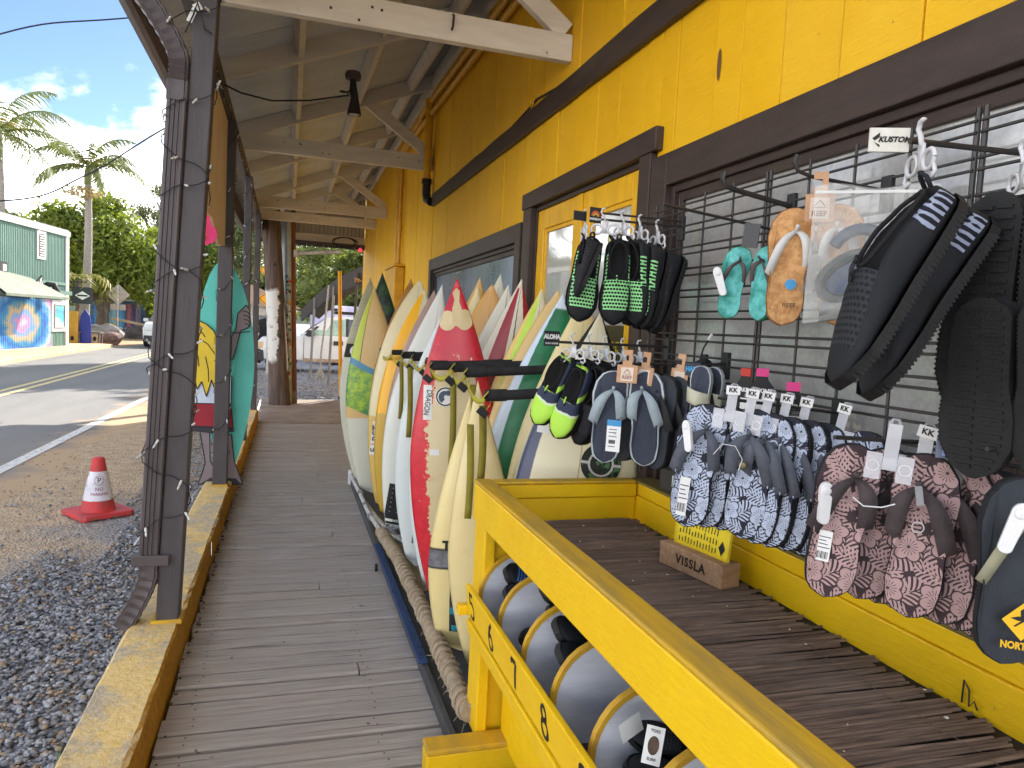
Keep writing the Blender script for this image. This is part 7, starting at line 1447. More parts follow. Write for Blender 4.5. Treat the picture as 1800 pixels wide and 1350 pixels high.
# palms
def palm(lab, base, top, nf, fl, tr, seed):
    q = np.random.default_rng(seed); t = thing('palm_tree', lab, 'palm', base, 'palms across the road'); b0, t0 = Vector(base), Vector(top); s = MB(); n = 26
    s.tube([tuple(b0.lerp(t0, i/n)+Vector((.10*math.sin(i/n*3), 0, 0))) for i in range(n+1)], [tr*(1.25-.45*i/n)*(1+.05*(i % 2)) for i in range(n+1)], 9); s.build('trunk', mat('pale_palm_bark', (.34, .31, .27), (.24, .21, .18), scale=8, stretch=(1, 1, 3), rough=.85, bump=.4), t, smooth=True)
    s = MB(); s.tube([tuple(t0-Vector((0, 0, .1))), tuple(t0+Vector((0, 0, .35))), tuple(t0+Vector((0, 0, .8)))], [tr*.95, tr*.9, tr*.35], 9); s.build('crownshaft', mat('yellow_green_shaft', (.22, .24, .09), (.16, .17, .06)), t, smooth=True)
    for f in range(nf):
        a = f*2.4+q.uniform(-.3, .3); e0 = 1.25-1.35*(f/nf)+q.uniform(-.15, .15); L_ = fl*q.uniform(.85, 1.1); P = [t0+Vector((0, 0, .6))]; e = e0; N_ = 14
        for i in range(N_): P.append(P[-1]+Vector((math.cos(a)*math.cos(e), math.sin(a)*math.cos(e), math.sin(e)))*(L_/N_)); e -= (.07+.10*i/N_)*1.15
        Vs, Fs = [], []; k = 0
        for i in range(1, N_):
            d = (P[i+1]-P[i-1]).normalized(); sd_ = d.cross(Vector((0, 0, 1))).normalized(); upv = sd_.cross(d)
            for h in range(3):
                c = P[i].lerp(P[i+1], h/3) if i < N_ else P[i]; tt = (i+h/3)/N_; ll = L_*.30*math.sin(math.pi*min(.97, tt*.9+.08))*q.uniform(.8, 1.1)
                for sg_ in (-1, 1):
                    dr = (sd_*sg_*.8+d*.55+Vector((0, 0, -.35-q.uniform(0, .5)))).normalized(); w_ = d*.026; Vs += [c-w_, c+w_, c+dr*ll*.6+w_*.8, c+dr*ll*.6-w_*.8, c+dr*ll+Vector((0, 0, -.12*ll)), c+dr*ll+Vector((0, 0, -.12*ll))+w_*.1]; Fs += [[k, k+1, k+2, k+3], [k+3, k+2, k+5, k+4]]; k += 6
        for i in range(N_):
            w_ = Vector((0, 0, .022*(1-i/N_)+.004)); Vs += [P[i]-w_, P[i]+w_, P[i+1]+w_, P[i+1]-w_]; Fs += [[k, k+1, k+2, k+3]]; k += 4
        mass('frond', np.array([tuple(v) for v in Vs]), np.array(Fs), LF_PALM, parent=t)
    return t
palm('slender palm standing beyond the green building corner', (-8.1, 34, 0), (-7.95, 34, 6.6), 13, 2.5, .15, 5); palm('palm at the left photo edge above the green building', (-10.2, 31.0, 0), (-9.95, 30.5, 6.9), 14, 3.0, .17, 8)
s_ = thing('seed_cluster', 'dry straw coloured flower stalk below the slender palm crown', 'palm flower', (-7.95, 33.9, 6.3)); V, F = leaves(220, [(-8.1, 33.85, 6.15, .7, .4, .28, 1)], .07, 1.6); mass('stalks', V, F, leaf_mat('dry_straw', (.36, .27, .16), (.5, .4, .25)), parent=s_)
# trees over there
tree('mango_tree', 'broad dense green tree filling the view behind the green building', (-9.0, 41, 0), [[(0, 0, 0), (.1, 0, 1.4), (-.5, 0, 3.0), (-1.2, .3, 5)], [(.1, 0, 1.4), (.9, .2, 3.0), (1.6, .2, 4.4)]], blobs_in(.35, 0, 4.3, 2.7, 2.2, 2.5, 20, .8, 1.35)+[(-1.6, 0, 5.3, 1.0, 1.0, .8, 1), (2.2, 0, 2.6, 1.0, 1.0, 1.0, 1), (.2, 0, 6.6, 1.0, 1, .6, 1)], 22000, .115, LF_MANGO, 1.2, tr=.3, shell=.5)
tree('mango_tree', 'second dark green tree behind the kiosk, left of the parked car', (-7.0, 49, 0), [[(0, 0, 0), (.1, 0, 1.6), (.3, 0, 3.2)]], blobs_in(-.3, 0, 3.6, 3.0, 2, 2.3, 14, .9, 1.5), 14000, .14, LF_MANGO, 1.2, tr=.25, shell=.5)
tree('feathery_tree', 'pale feathery tree rising behind the dense green tree', (-8.0, 57, 0), [[(0, 0, 0), (.2, 0, 3), (-1, 0, 6), (-2, 0, 8.5)], [(.2, 0, 3), (1.6, 0, 6), (3, 0, 8.3)], [(.1, 0, 2.5), (2, .5, 4.5), (4.2, .5, 6.2)]], blobs_in(.8, 0, 7.4, 4.6, 3, 2.9, 26, .7, 1.5), 26000, .075, LF_PALE, 1.6, tr=.22, shell=.15)
tree('feathery_tree', 'tall pale feathery tree seen between the porch posts', (-3.2, 52, 0), [[(0, 0, 0), (.2, 0, 3), (-1, 0, 6), (-1.6, 0, 8.5)], [(.2, 0, 3), (1.2, 0, 5.5), (2.4, 0, 7.3)]], blobs_in(.2, 0, 5.8, 3.6, 3, 3.2, 24, .7, 1.4), 20000, .075, LF_PALE, 1.6, tr=.22, shell=.15)
tree('broad_tree', 'low green tree at the left behind the green building roof', (-14.5, 44, 0), [[(0, 0, 0), (0, 0, 3.5)]], blobs_in(0, 0, 4.4, 3.2, 2.5, 1.7, 12, .9, 1.4), 9000, .14, LF_MID, 1.2, tr=.25)
for i, (x, y, h, w_, lf, lab) in enumerate(((-14, 62, 6, 5, LF_DARK, 'distant dark tree at the far left of the road'), (-2.0, 66, 6.5, 4.5, LF_DARK, 'distant dark tree at the end of the road'), (3.5, 58, 7.5, 4.5, LF_MID, 'distant tree past the pickup, left of the shed'), (9.5, 52, 8, 5, LF_DARK, 'distant dark tree behind the dark shed roof'), (15, 50, 8, 5, LF_MID, 'distant tree farthest right behind the shop'))):
    tree('distant_tree', lab, (x, y, 0), [[(0, 0, 0), (0, 0, h*.5)]], blobs_in(0, 0, h*.52, w_*.8, w_*.6, h*.38, 14, 1.2, 2.1), 11000, .20, lf, 1.2, tr=.3, group='distant trees along the road')
for (x, y, h, r, lab) in ((8.6, 28.5, 7.4, 4.6, 'tall broad tree beyond the gravel lot behind the shop'), (4.9, 32.5, 9.6, 3.9, 'very tall broad tree right of the road past the pickup')):
    tree('shade_tree', lab, (x, y, 0), [[(0, 0, 0), (.1, 0, h*.5), (.4, 0, h)], [(.1, 0, h*.5), (1.6, .4, h*.95)], [(.1, 0, h*.5), (-1.5, -.4, h*.95)]], blobs_in(0, 0, h, r*.75, r*.75, 1.6, 22, 1.0, 1.8), 16000, .20, LF_MID, 1.2, tr=.32, shell=.35)
# palm skirt fronds low at the green building's end
for i, (x, y, z) in enumerate(((-8.0, 32.9, 2.6),)):
    t = thing('palm_bush', 'low drooping yellow green palm fronds beside the building corner', 'palm', (x, y, 0)); Vs, Fs = [], []; k = 0
    for f in range(9):
        a = f*.75; e = .8; P = [Vector((x, y, z))]
        for j in range(9): P.append(P[-1]+Vector((math.cos(a)*math.cos(e), math.sin(a)*math.cos(e), math.sin(e)))*.17); e -= .25
        for j in range(1, 9):
            d = (P[j+1]-P[j-1]).normalized() if j < 9 else d; sd_ = d.cross(Vector((0, 0, 1))).normalized()
            for sg_ in (-1, 1): dr = (sd_*sg_+d*.5+Vector((0, 0, -.6))).normalized(); Vs += [P[j]-d*.03, P[j]+d*.03, P[j]+dr*.45+d*.01, P[j]+dr*.45]; Fs.append([k, k+1, k+2, k+3]); k += 4
    mass('fronds', np.array([tuple(v) for v in Vs]), np.array(Fs), LF_YG, parent=t); s = MB(); s.tube([(x, y, 0), (x, y, z)], .09, 8); s.build('stem', BARK, t)
# ================================================================== VEHICLES
M_CARW = mat('white_car_paint', (.74, .75, .77), (.70, .71, .73), rough=.25, spec=.5); M_CGL = mat('dark_car_glass', (.03, .04, .045), rough=.08, spec=.6); M_TYRE = mat('black_tyre', (.02, .02, .02), rough=.8); M_RIM = mat('grey_rim', (.35, .35, .36), rough=.35, metal=.6); M_HL = mat('headlight_glass', (.7, .72, .75), rough=.1); M_BUMP = mat('dark_bumper', (.045, .047, .055), rough=.6)
def wheel(par, c, r, ax, w_=.24):
    s = MB(); ax = Vector(ax); s.tube([tuple(Vector(c)-ax*w_/2), tuple(Vector(c)-ax*w_*.42), tuple(Vector(c)+ax*w_*.42), tuple(Vector(c)+ax*w_/2)], [r*.9, r, r, r*.9], 22); t = s.build('wheel', M_TYRE, par, smooth=True, angle=40); s = MB(); s.tube([tuple(Vector(c)-ax*w_*.52), tuple(Vector(c)+ax*w_*.52)], r*.6, 16); s.build('rim', M_RIM, t, smooth=True, angle=40)
# white SUV coming along the road
cx0, cy0 = -4.85, 33.2
car = thing('parked_car', 'white car facing us on the road, half hidden by the nearest post', 'car', (cx0, cy0, 0))
def sec(y, pts_): return [(cx0+a, y, z) for a, z in pts_]
prof = [(0.0, .92, [(.40, .82), (.62, .80)], .80), (.15, .98, None, .93), (1.0, .99, None, 1.02)]
def hull(sections, m_, name, par):
    s = MB(); n = len(sections[0]); vs = [p for q in sections for p in q]; fs = [(i*n+k, i*n+(k+1) % n, (i+1)*n+(k+1) % n, (i+1)*n+k) for i in range(len(sections)-1) for k in range(n)]; fs += [tuple(range(n))[::-1], tuple((len(sections)-1)*n+k for k in range(n))]; s.add(vs, fs); return s.build(name, m_, par, smooth=True, angle=35, bevel=.02)
def xs(w_, z0, z1, tuck=.06): return [(-w_+.05, z0), (-w_, z0+.2), (-w_, z1-.2), (-w_+tuck, z1), (w_-tuck, z1), (w_, z1-.2), (w_, z0+.2), (w_-.05, z0)]
hull([sec(cy0, xs(.80, .32, .86)), sec(cy0+.12, xs(.88, .25, .98)), sec(cy0+1.1, xs(.92, .22, 1.08)), sec(cy0+4.2, xs(.92, .25, 1.12)), sec(cy0+4.5, xs(.84, .35, 1.0))], M_CARW, 'body', car)
hull([sec(cy0+1.0, [(-.84, 1.0), (-.84, 1.06), (.84, 1.06), (.84, 1.0)]), sec(cy0+1.75, [(-.80, 1.0), (-.66, 1.62), (.66, 1.62), (.80, 1.0)]), sec(cy0+3.8, [(-.80, 1.0), (-.66, 1.66), (.66, 1.66), (.80, 1.0)]), sec(cy0+4.45, [(-.78, 1.0), (-.72, 1.1), (.72, 1.1), (.78, 1.0)])], M_CGL, 'cabin_glass', car)
s = MB(); s.box(cx0-.66, cx0+.66, cy0+1.75, cy0+3.85, 1.625, 1.72); s.build('roof', M_CARW, car, bevel=.04)
for sx_ in (-1, 1):
    s = MB(); s.box(cx0+sx_*.70-.17, cx0+sx_*.70+.17, cy0-.03, cy0+.1, .70, .84); s.build('headlight', M_HL, car, bevel=.03); s = MB(); s.box(cx0+sx_*.98-.10, cx0+sx_*.98+.10, cy0+1.35, cy0+1.5, 1.05, 1.2); s.build('mirror', M_CARW, car, bevel=.03)
    for yy_ in (.85, 3.6): wheel(car, (cx0+sx_*.82, cy0+yy_, .34), .34, (1, 0, 0))
s = MB(); s.box(cx0-.5, cx0+.5, cy0-.04, cy0+.05, .58, .72); s.build('grille', M_BUMP, car, bevel=.02); s = MB(); s.box(cx0-.82, cx0+.82, cy0-.06, cy0+.1, .28, .5); s.build('bumper', M_BUMP, car, bevel=.03); s = MB(); s.box(cx0-.26, cx0+.26, cy0-.075, cy0-.062, .42, .53); s.build('number_plate', M_PAPER, car)
# white pickup across the end of the walk, facing left
tr_ = thing('pickup_truck', 'white pickup truck parked across the gravel lot past the boardwalk', 'pickup truck', (1.2, 22, 0)); ty0, ty1 = 21.5, 23.2
def tsec(x, zb, zt, in_=0): return [(x, ty0+in_, zb), (x, ty0+in_-.03*(zt > .5), (zb+zt)/2), (x, ty0+in_+.05, zt), (x, ty1-in_-.05, zt), (x, ty1-in_+.03, (zb+zt)/2), (x, ty1-in_, zb)]
hull([tsec(-.82, .42, .80, .06), tsec(-.70, .34, .94), tsec(.38, .34, 1.02), tsec(.42, .34, 1.03), tsec(2.9, .34, 1.05), tsec(4.9, .36, 1.04)], M_CARW, 'body', tr_)
def csec(x, z0, z1, i0, i1): return [(x, ty0+i0, z0), (x, ty0+i1, z1), (x, ty1-i1, z1), (x, ty1-i0, z0)]
hull([csec(.36, 1.0, 1.03, .05, .06), csec(1.05, 1.0, 1.56, .05, .19), csec(1.35, 1.0, 1.64, .05, .22), csec(2.5, 1.0, 1.64, .05, .22), csec(2.9, 1.0, 1.45, .05, .18)], M_CARW, 'cab', tr_)
def tquad(pts_, name, m_, off=.004): s = MB(); s.add([(x, ty0+.05+(z-1.0)*.27-off, z) for x, z in pts_], [tuple(range(len(pts_)))[::-1]]); return s.build(name, m_, tr_)
tquad([(.62, 1.06), (1.05, 1.48), (1.60, 1.56), (1.60, 1.06)], 'side_window', mat('pale_green_window', lin((170, 200, 180)), lin((130, 160, 150)), scale=3, rough=.1)); tquad([(1.68, 1.06), (1.68, 1.56), (2.42, 1.56), (2.42, 1.06)], 'side_window', M_CGL); tquad([(.44, 1.045), (1.05, 1.54), (1.12, 1.56), (.60, 1.06)], 'window_frame', M_BUMP, .006); tquad([(1.60, 1.05), (1.60, 1.57), (1.68, 1.57), (1.68, 1.05)], 'window_frame', M_BUMP, .006)
s = MB(); s.add([(.40, ty0+.12, 1.045), (1.03, ty0+.24, 1.56), (1.03, ty1-.24, 1.56), (.40, ty1-.12, 1.045)], [(0, 1, 2, 3)]); wo_ = s.build('windscreen', M_CGL, tr_); wo_.location.z += .012
s = MB(); s.box(.50, .72, ty0-.16, ty0-.02, 1.02, 1.20); s.build('mirror', M_BUMP, tr_, bevel=.03); s = MB(); s.box(1.26, 1.52, ty0-.045, ty0-.02, .80, .92); s.build('door_handle', M_BUMP, tr_, bevel=.01)
for x in (.44, 1.66): s = MB(); s.box(x-.006, x+.006, ty0-.034, ty0-.02, .40, 1.0); s.build('door_seam', M_BUMP, tr_)
s = MB(); s.box(-.90, -.62, ty0-.03, ty1+.03, .28, .62); s.build('bumper', M_BUMP, tr_, bevel=.04); s = MB(); s.box(-.84, -.64, ty0-.035, ty0+.1, .64, .82); s.build('headlight', mat('amber_headlight', lin((220, 190, 150)), rough=.2), tr_, bevel=.03)
s = MB(); s.box(.42, 4.8, ty0-.028, ty0+.02, .30, .40); s.build('rocker_panel', mat('rusty_white', lin((190, 170, 150)), lin((130, 90, 60)), scale=6), tr_)
for x in (-.05, 3.9): wheel(tr_, (x, ty0+.12, .33), .33, (0, 1, 0)); wheel(tr_, (x, ty1-.12, .33), .33, (0, 1, 0))
s = MB(); s.box(1.3, 2.7, ty0+.3, ty1-.3, 1.70, 1.78); s.build('roof_rack', M_DARK, tr_, bevel=.01)
# van behind the pickup (pale box body with a painted side)
vn = thing('white_van', 'pale van with washed out printed side, behind the pickup', 'van', (1.5, 26, 0)); s = MB(); s.box(.75, 5.5, 25.6, 27.4, .4, 2.02); s.build('body', mat('pale_van_print', lin((214, 210, 222)), lin((170, 168, 205)), scale=1.2, rough=.4), vn, bevel=.08); s = MB(); s.box(.9, 1.6, 25.56, 25.6, 1.84, 1.92); s.build('vent', M_DARK, vn)
for x in (1.5, 4.6): wheel(vn, (x, 25.7, .36), .36, (0, 1, 0))
# person in black behind the pickup's bonnet
def skin_fig(name, joints, edges, radii, m_, par):
    me = bpy.data.meshes.new(name); me.from_pydata(joints, edges, []); o = bpy.data.objects.new(name, me); COL.objects.link(o); me.materials.append(m_); md = o.modifiers.new('skin', 'SKIN'); 
    for i, r in enumerate(radii): me.skin_vertices[0].data[i].radius = (r, r)
    me.skin_vertices[0].data[0].use_root = True; sb = o.modifiers.new('sub', 'SUBSURF'); sb.levels = sb.render_levels = 2
    for p in me.polygons: p.use_smooth = True
    o.parent = par; return o
pr = thing('person', 'person in black shirt bending behind the pickup bonnet', 'person', (-.72, 24.0, 0))
skin_fig('body', [(0, 0, .85), (.02, 0, 1.0), (.02, -.02, 1.18), (0, -.05, 1.36), (.10, -.06, 1.45), (-.18, -.05, 1.33), (-.30, -.1, 1.10), (-.28, -.25, .95), (.2, -.05, 1.33), (.32, -.1, 1.10), (.3, -.25, .96), (-.10, 0, .80), (-.11, .02, .45), (-.11, 0, .05), (.10, 0, .80), (.11, .02, .45), (.11, 0, .05)], [(0, 1), (1, 2), (2, 3), (3, 4), (3, 5), (5, 6), (6, 7), (3, 8), (8, 9), (9, 10), (0, 11), (11, 12), (12, 13), (0, 14), (14, 15), (15, 16)], [.14, .14, .16, .13, .06, .08, .06, .045, .08, .06, .045, .10, .075, .055, .10, .075, .055], mat('black_shirt', (.02, .02, .024), rough=.9), pr)
skin_fig('head', [(.12, -.07, 1.47), (.13, -.09, 1.55), (.13, -.10, 1.63)], [(0, 1), (1, 2)], [.06, .095, .08], mat('brown_skin', (.30, .17, .11), rough=.6), pr); skin_fig('hair', [(.13, -.07, 1.60), (.13, -.07, 1.68)], [(0, 1)], [.10, .08], mat('dark_hair', (.03, .022, .018), rough=.8), pr)
# ================================================================== POLES AND THE FAR END
def wood_pole_mat():
    b = NB('old_pole_wood'); v = b.oc(); g_ = b.noise(b.map(v, (7, 7, .5)), 3, 6, .65); col = b.mix(b.rng(g_, .3, .7), lin((120, 104, 96)), lin((66, 56, 52)))
    x, y, z = b.xyz(); n = b.noise(b.map(v, (1, 1, 1.5)), 5, 6, .7); m_ = b.math('MULTIPLY', b.band(b.math('ADD', z, b.math('MULTIPLY', n, .35)), .95, 2.15, .05), b.rng(b.math('ADD', x, b.math('MULTIPLY', b.math('SUBTRACT', n, .5), .24)), -.035, -.02, 1, 0))
    col = b.mix(b.math('MULTIPLY', m_, b.rng(b.noise(v, 11, 6, .75), .33, .40)), col, (.72, .72, .70)); b.bump(g_, .7, .02); return b.fin(col, .85, .2)
t = thing('utility_pole', 'thick weathered utility pole with flaking white paint past the boardwalk', 'utility pole', (-.14, 13.25, 0)); s = MB(); s.tube([(-.10, 13.25, -.05), (-.14, 13.25, .6), (-.22, 13.25, 1.8), (-.30, 13.25, 2.8), (-.50, 13.25, 6.5)], [.185, .165, .155, .15, .14], 18); s.build('pole', wood_pole_mat(), t, smooth=True)
for (x, z) in ((-.16, 1.86), (-.24, 2.4), (-.12, 1.2)): s = MB(); s.lathe([(.0, .012), (.022, .010), (.026, 0)], (0, 0, 0), 10, cap=False); s.v = [(v[0]+x, 13.09-v[2], v[1]+z) for v in s.v]; s.build('bolt', M_DARK, t)
t = thing('utility_pole', 'reddish brown square utility pole with side arm right of the thick pole', 'utility pole', (.12, 13.55, 0)); M_RP = mat('reddish_pole_wood', lin((150, 98, 70)), lin((110, 70, 52)), scale=5, stretch=(5, 5, .5), rough=.8, bump=.5); s = MB(); s.prism([(-.075, -.08), (.075, -.08), (.075, .08), (-.075, .08)], lambda a, b_: (.115+a, 13.55+b_, -.05), lambda a, b_: (-.10+a, 13.55+b_, 6.0)); s.build('pole', M_RP, t, bevel=.01)
s = MB(); s.prism([(-.08, -.085), (.08, -.085), (.08, .085), (-.08, .085)], lambda a, b_: (.115+a, 13.55+b_, -.04), lambda a, b_: (.108+a, 13.55+b_, .22)); s.build('pale_base', mat('pale_pole_base', lin((150, 130, 116)), lin((120, 104, 92)), rough=.9), t)
s = MB(); s.tube([(.10, 13.45, 2.64), (.82, 13.35, 2.72)], .035, 10); s.tube([(.10, 13.45, 2.58), (.10, 13.45, 2.70)], .05, 8); s.tube([(.80, 13.35, 2.718), (.86, 13.34, 2.722)], .042, 8); s.build('side_arm', M_GM, t, smooth=True)
t = thing('sign_conduit', 'pale metal conduit covered in stickers between the two utility poles', 'conduit', (.0, 13.42, 0)); s = MB(); s.tube([(.045, 13.42, 0), (-.14, 13.42, 6)], .058, 10); s.build('conduit', mat('pale_blue_conduit', lin((176, 186, 196)), lin((150, 160, 170)), scale=4, rough=.5), t, smooth=True)
STC = [(190, 60, 60), (230, 228, 220), (40, 40, 44), (60, 130, 90), (220, 180, 80), (210, 212, 215), (120, 90, 120), (235, 235, 235), (70, 110, 170)]
for i in range(46):
    z = .35+1.85*rng.random(); x = .045-.185*z/6; a = rng.uniform(-.7, .7); h_, w_ = rng.uniform(.03, .07), rng.uniform(.03, .055); s = MB(); s.grid(lambda u, v: (x+.0595*math.sin(a+(u-.5)*w_/.058), 13.42-.0595*math.cos(a+(u-.5)*w_/.058), z+v*h_), 3, 1); c = STC[rng.integers(len(STC))]; s.build('sticker', mat('sticker_%d_%d_%d' % c, lin(c), rough=.5), t)
t = thing('steel_pole', 'slim grey steel pole rising behind the two utility poles', 'pole', (-.12, 14.4, 0)); s = MB(); s.tube([(-.02, 14.6, 0), (-.16, 14.6, 6)], .085, 12); s.build('pole', mat('galvanised_pole', lin((170, 178, 188)), lin((140, 150, 160)), rough=.4), t, smooth=True)
t = thing('warning_signs', 'two yellow diamond warning signs on one post behind the thick pole', 'road sign', (-.58, 20.2, 0)); s = MB(); s.tube([(-.50, 20.2, 0), (-.50, 20.2, 3.2)], .03, 8); s.build('post', M_GM, t); M_WS = mat('warning_yellow', lin((240, 170, 30)), lin((230, 160, 24)), rough=.5)
for z in (2.72, 1.98):
    s = MB(); s.prism([(0, -.30), (.30, 0), (0, .30), (-.30, 0)], lambda x, zz_: (-.46+x, 20.15, z+zz_), lambda x, zz_: (-.46+x, 20.165, z+zz_)); so_ = s.build('diamond_panel', M_WS, t); s = MB(); pts_ = [(0, -.27), (.27, 0), (0, .27), (-.27, 0)]; p2 = [(a*.93, b_*.93) for a, b_ in pts_]; s.add([(-.46+a, 20.147, z+b_) for a, b_ in pts_+p2], [(i, (i+1) % 4, 4+(i+1) % 4, 4+i) for i in range(4)]); s.build('border', M_INK, so_)
t = thing('yellow_pole', 'thin bright yellow pole standing in the gravel by the shop corner', 'pole', (1.0, 14.5, 0)); s = MB(); s.tube([(1.02, 14.5, -.02), (.92, 14.5, 2.46)], .035, 10); s.build('pole', mat('bright_yellow_pole', lin((250, 180, 20)), lin((235, 160, 16)), rough=.4), t, smooth=True); s = MB(); s.lathe([(.05, 0), (.05, .05), (.04, .06)], (1.02, 14.5, -.02), 10); s.build('base', M_DARK, t)
# dark shed roof with posts
M_SHED = mat('dark_brown_shed', (.055, .045, .042), (.04, .034, .032), scale=3, rough=.6); sh = thing('open_shed', 'open shed with dark sagging roof edge on thin posts, far right', 'shed', (2, 18, 0))
top = [(.32, 20.5, 1.75), (.55, 19.2, 2.02), (.78, 18.2, 2.26), (1.08, 17.4, 2.50), (1.60, 16.6, 2.78), (3.4, 16.0, 3.2)]
s = MB(); n = len(top); s.add([(x, y, z) for x, y, z in top]+[(x, y, z-.30-.02*i) for i, (x, y, z) in enumerate(top)]+[(x+.06, y+.1, z) for x, y, z in top]+[(x+.06, y+.1, z-.30-.02*i) for i, (x, y, z) in enumerate(top)], [(i, i+1, n+i+1, n+i) for i in range(n-1)]+[(2*n+i, 3*n+i, 3*n+i+1, 2*n+i+1) for i in range(n-1)]+[(n+i, n+i+1, 3*n+i+1, 3*n+i) for i in range(n-1)]+[(i, 2*n+i, 2*n+i+1, i+1) for i in range(n-1)]); s.build('fascia', M_SHED, sh)
s = MB(); s.add([(x, y, z+.01) for x, y, z in top]+[(x+.5, y+.6, z-.22) for x, y, z in top], [(i, i+1, n+i+1, n+i) for i in range(n-1)]); s.build('roof_sheet', mat('old_thatch', (.20, .17, .13), (.12, .10, .08), scale=8, rough=.95, bump=.6), sh)
for (x, y, z) in ((.62, 18.9, 2.05), (1.45, 16.75, 2.6), (1.0, 17.6, 2.3), (3.2, 16.2, 3.0)): s = MB(); s.tube([(x-.06, y, -.02), (x, y, z)], .030, 8); s.build('post', mat('dull_grey_pipe', lin((130, 128, 126)), rough=.5) if x < 1.2 else M_SHED, sh, smooth=True)
rp = thing('hanging_rope', 'frayed pale rope end hanging by the shed post over the gravel', 'rope', (.78, 17.2, .3)); s = MB(); s.tube([(.86, 17.2, 2.3), (.80, 17.2, 1.4), (.74, 17.2, .75), (.73, 17.2, .42)], .022, 8); s.tube([(.73, 17.2, .42), (.70, 17.2, .25), (.66, 17.2, .14)], [.03, .06, .03], 8); s.tube([(.73, 17.2, .40), (.78, 17.2, .22), (.80, 17.2, .12)], [.03, .05, .02], 8); s.build('rope', mat('grey_white_rope', (.45, .44, .42), (.2, .2, .2), scale=30, rough=.9), rp, smooth=True)
rp = thing('hanging_rope', 'brown rope knot tied on the right shed post', 'rope', (1.47, 16.7, 2.4)); s = MB(); s.tube([(1.44+.05*math.cos(a), 16.70+.05*math.sin(a), 2.38+.006*a) for a in np.linspace(0, 16, 40)]+[(1.56, 16.66, 2.40), (1.60, 16.66, 2.25), (1.54, 16.66, 2.15)], .014, 6); s.build('rope', mat('brown_rope', (.30, .2, .12), rough=.9), rp, smooth=True)
# low wood kerb behind
tree('far_shrub_tree', 'bright green tree seen above the dark shed roof', (3.1, 31, 0), [[(0, 0, 0), (0, 0, 2.5)]], blobs_in(0, 0, 3.6, 2.7, 2, 1.7, 16, .5, .95), 14000, .075, LF_MID, 1.6, tr=.15, shell=.25)
tree('far_shrub_tree', 'dark bushes under the shed roof behind the pickup', (3.6, 29, 0), [[(0, 0, 0), (0, 0, 1)]], blobs_in(0, 0, 1.5, 3.0, .8, .7, 12, .5, .8), 7000, .085, LF_DARK, 1.4, tr=.1, shell=.4)
for i, (bx_, by_, h_, f_, lab) in enumerate(((1.55, 33, 2.7, 1.5, 'palm with spreading fronds left of the shed'), (4.3, 34, 4.3, 2.2, 'taller palm above the shed roof'))): palm(lab, (bx_, by_, 0), (bx_, by_, h_), 14, f_, .11, 20+i)
# house across the road, glimpsed between posts
hs = thing('far_house', 'pale house with tan roof glimpsed left of the warning signs', 'house', (-2.2, 44, 0)); s = MB(); s.box(-4.4, .3, 44, 48, 0, 2.1); s.build('wall', mat('pale_house_wall', lin((206, 196, 184)), rough=.8), hs); s = MB(); s.prism([(-4.8, 2.1), (.7, 2.1), (-2.0, 3.3)], lambda x, z: (x, 43.6, z), lambda x, z: (x, 48.4, z)); s.build('roof', mat('tan_house_roof', lin((176, 150, 128)), rough=.8), hs)
for x in (-2.6, -1.3, -.5): s = MB(); s.box(x-.35, x+.35, 43.96, 44.0, .6, 1.6); s.build('window', M_CGL, hs)
# overhead wires
for pts_, lab in (([(-9.5, 19, 5.3), (-5.2, 16, 6.41), (-2.76, 16, 7.15), (4, 15, 8.6)], 'upper overhead wire crossing the blue sky at the left'), ([(-15, 27, 4.4), (-8.43, 26, 4.59), (-6.15, 26, 5.60), (-3.75, 26, 7.45), (0, 26, 10)], 'lower sagging overhead wire in front of the palms')):
    t = thing('overhead_wire', lab, 'wire', pts_[0], 'overhead wires'); P = []
    for i in range(len(pts_)-1):
        p0, p1_, p2_, p3_ = [Vector(pts_[max(0, min(len(pts_)-1, i+k))]) for k in (-1, 0, 1, 2)]
        for q in range(10): u = q/10; P.append(.5*((2*p1_)+(-p0+p2_)*u+(2*p0-5*p1_+4*p2_-p3_)*u*u+(-p0+3*p1_-3*p2_+p3_)*u**3))
    s = MB(); s.tube(P+[Vector(pts_[-1])], .016 if 'upper' in lab else .026, 6); s.build('wire', M_INK, t, smooth=True)
# ================================================================== CONE
cn = thing('traffic_cone', 'red and white no parking cone standing on the dirt shoulder', 'traffic cone', (-1.305, 5.95, -.02)); M_CR = mat('faded_red_plastic', lin((206, 60, 64)), lin((176, 66, 66)), scale=9, rough=.6, bump=.2, spots=lin((130, 84, 76)), sscale=26, sth=.58); M_CWH = mat('reflective_white_sleeve', lin((222, 222, 232)), lin((190, 188, 198)), scale=9, rough=.45, spots=lin((166, 154, 142)), sscale=30, sth=.60)
cz0, cx_, cy_ = -.018, -1.305, 5.95
def rot2(x, y, a): c, s__ = math.cos(a), math.sin(a); return (cx_+x*c-y*s__, cy_+x*s__+y*c)
s = MB(); sq = [(-.16, -.19), (.16, -.19), (.19, -.16), (.19, .16), (.16, .19), (-.16, .19), (-.19, .16), (-.19, -.16)]; s.prism(sq, lambda a, b_: (*rot2(a, b_, .62), cz0+.008), lambda a, b_: (*rot2(a*.97, b_*.97, .62), cz0+.040)); s.build('base', M_CR, cn, bevel=.006)
for a, b_ in ((.15, .15), (-.15, .15), (.15, -.15), (-.15, -.15)): s = MB(); x, y = rot2(a, b_, .62); s.lathe([(.025, 0), (.025, .01)], (x, y, cz0-.002), 8); s.build('foot', M_CR, cn)
s = MB(); s.lathe([(.118, .040), (.112, .060), (.098, .125), (.085, .19), (.056, .33), (.042, .415), (.036, .425), (.028, .43)], (cx_, cy_, cz0), 28); s.build('body', M_CR, cn, smooth=True)
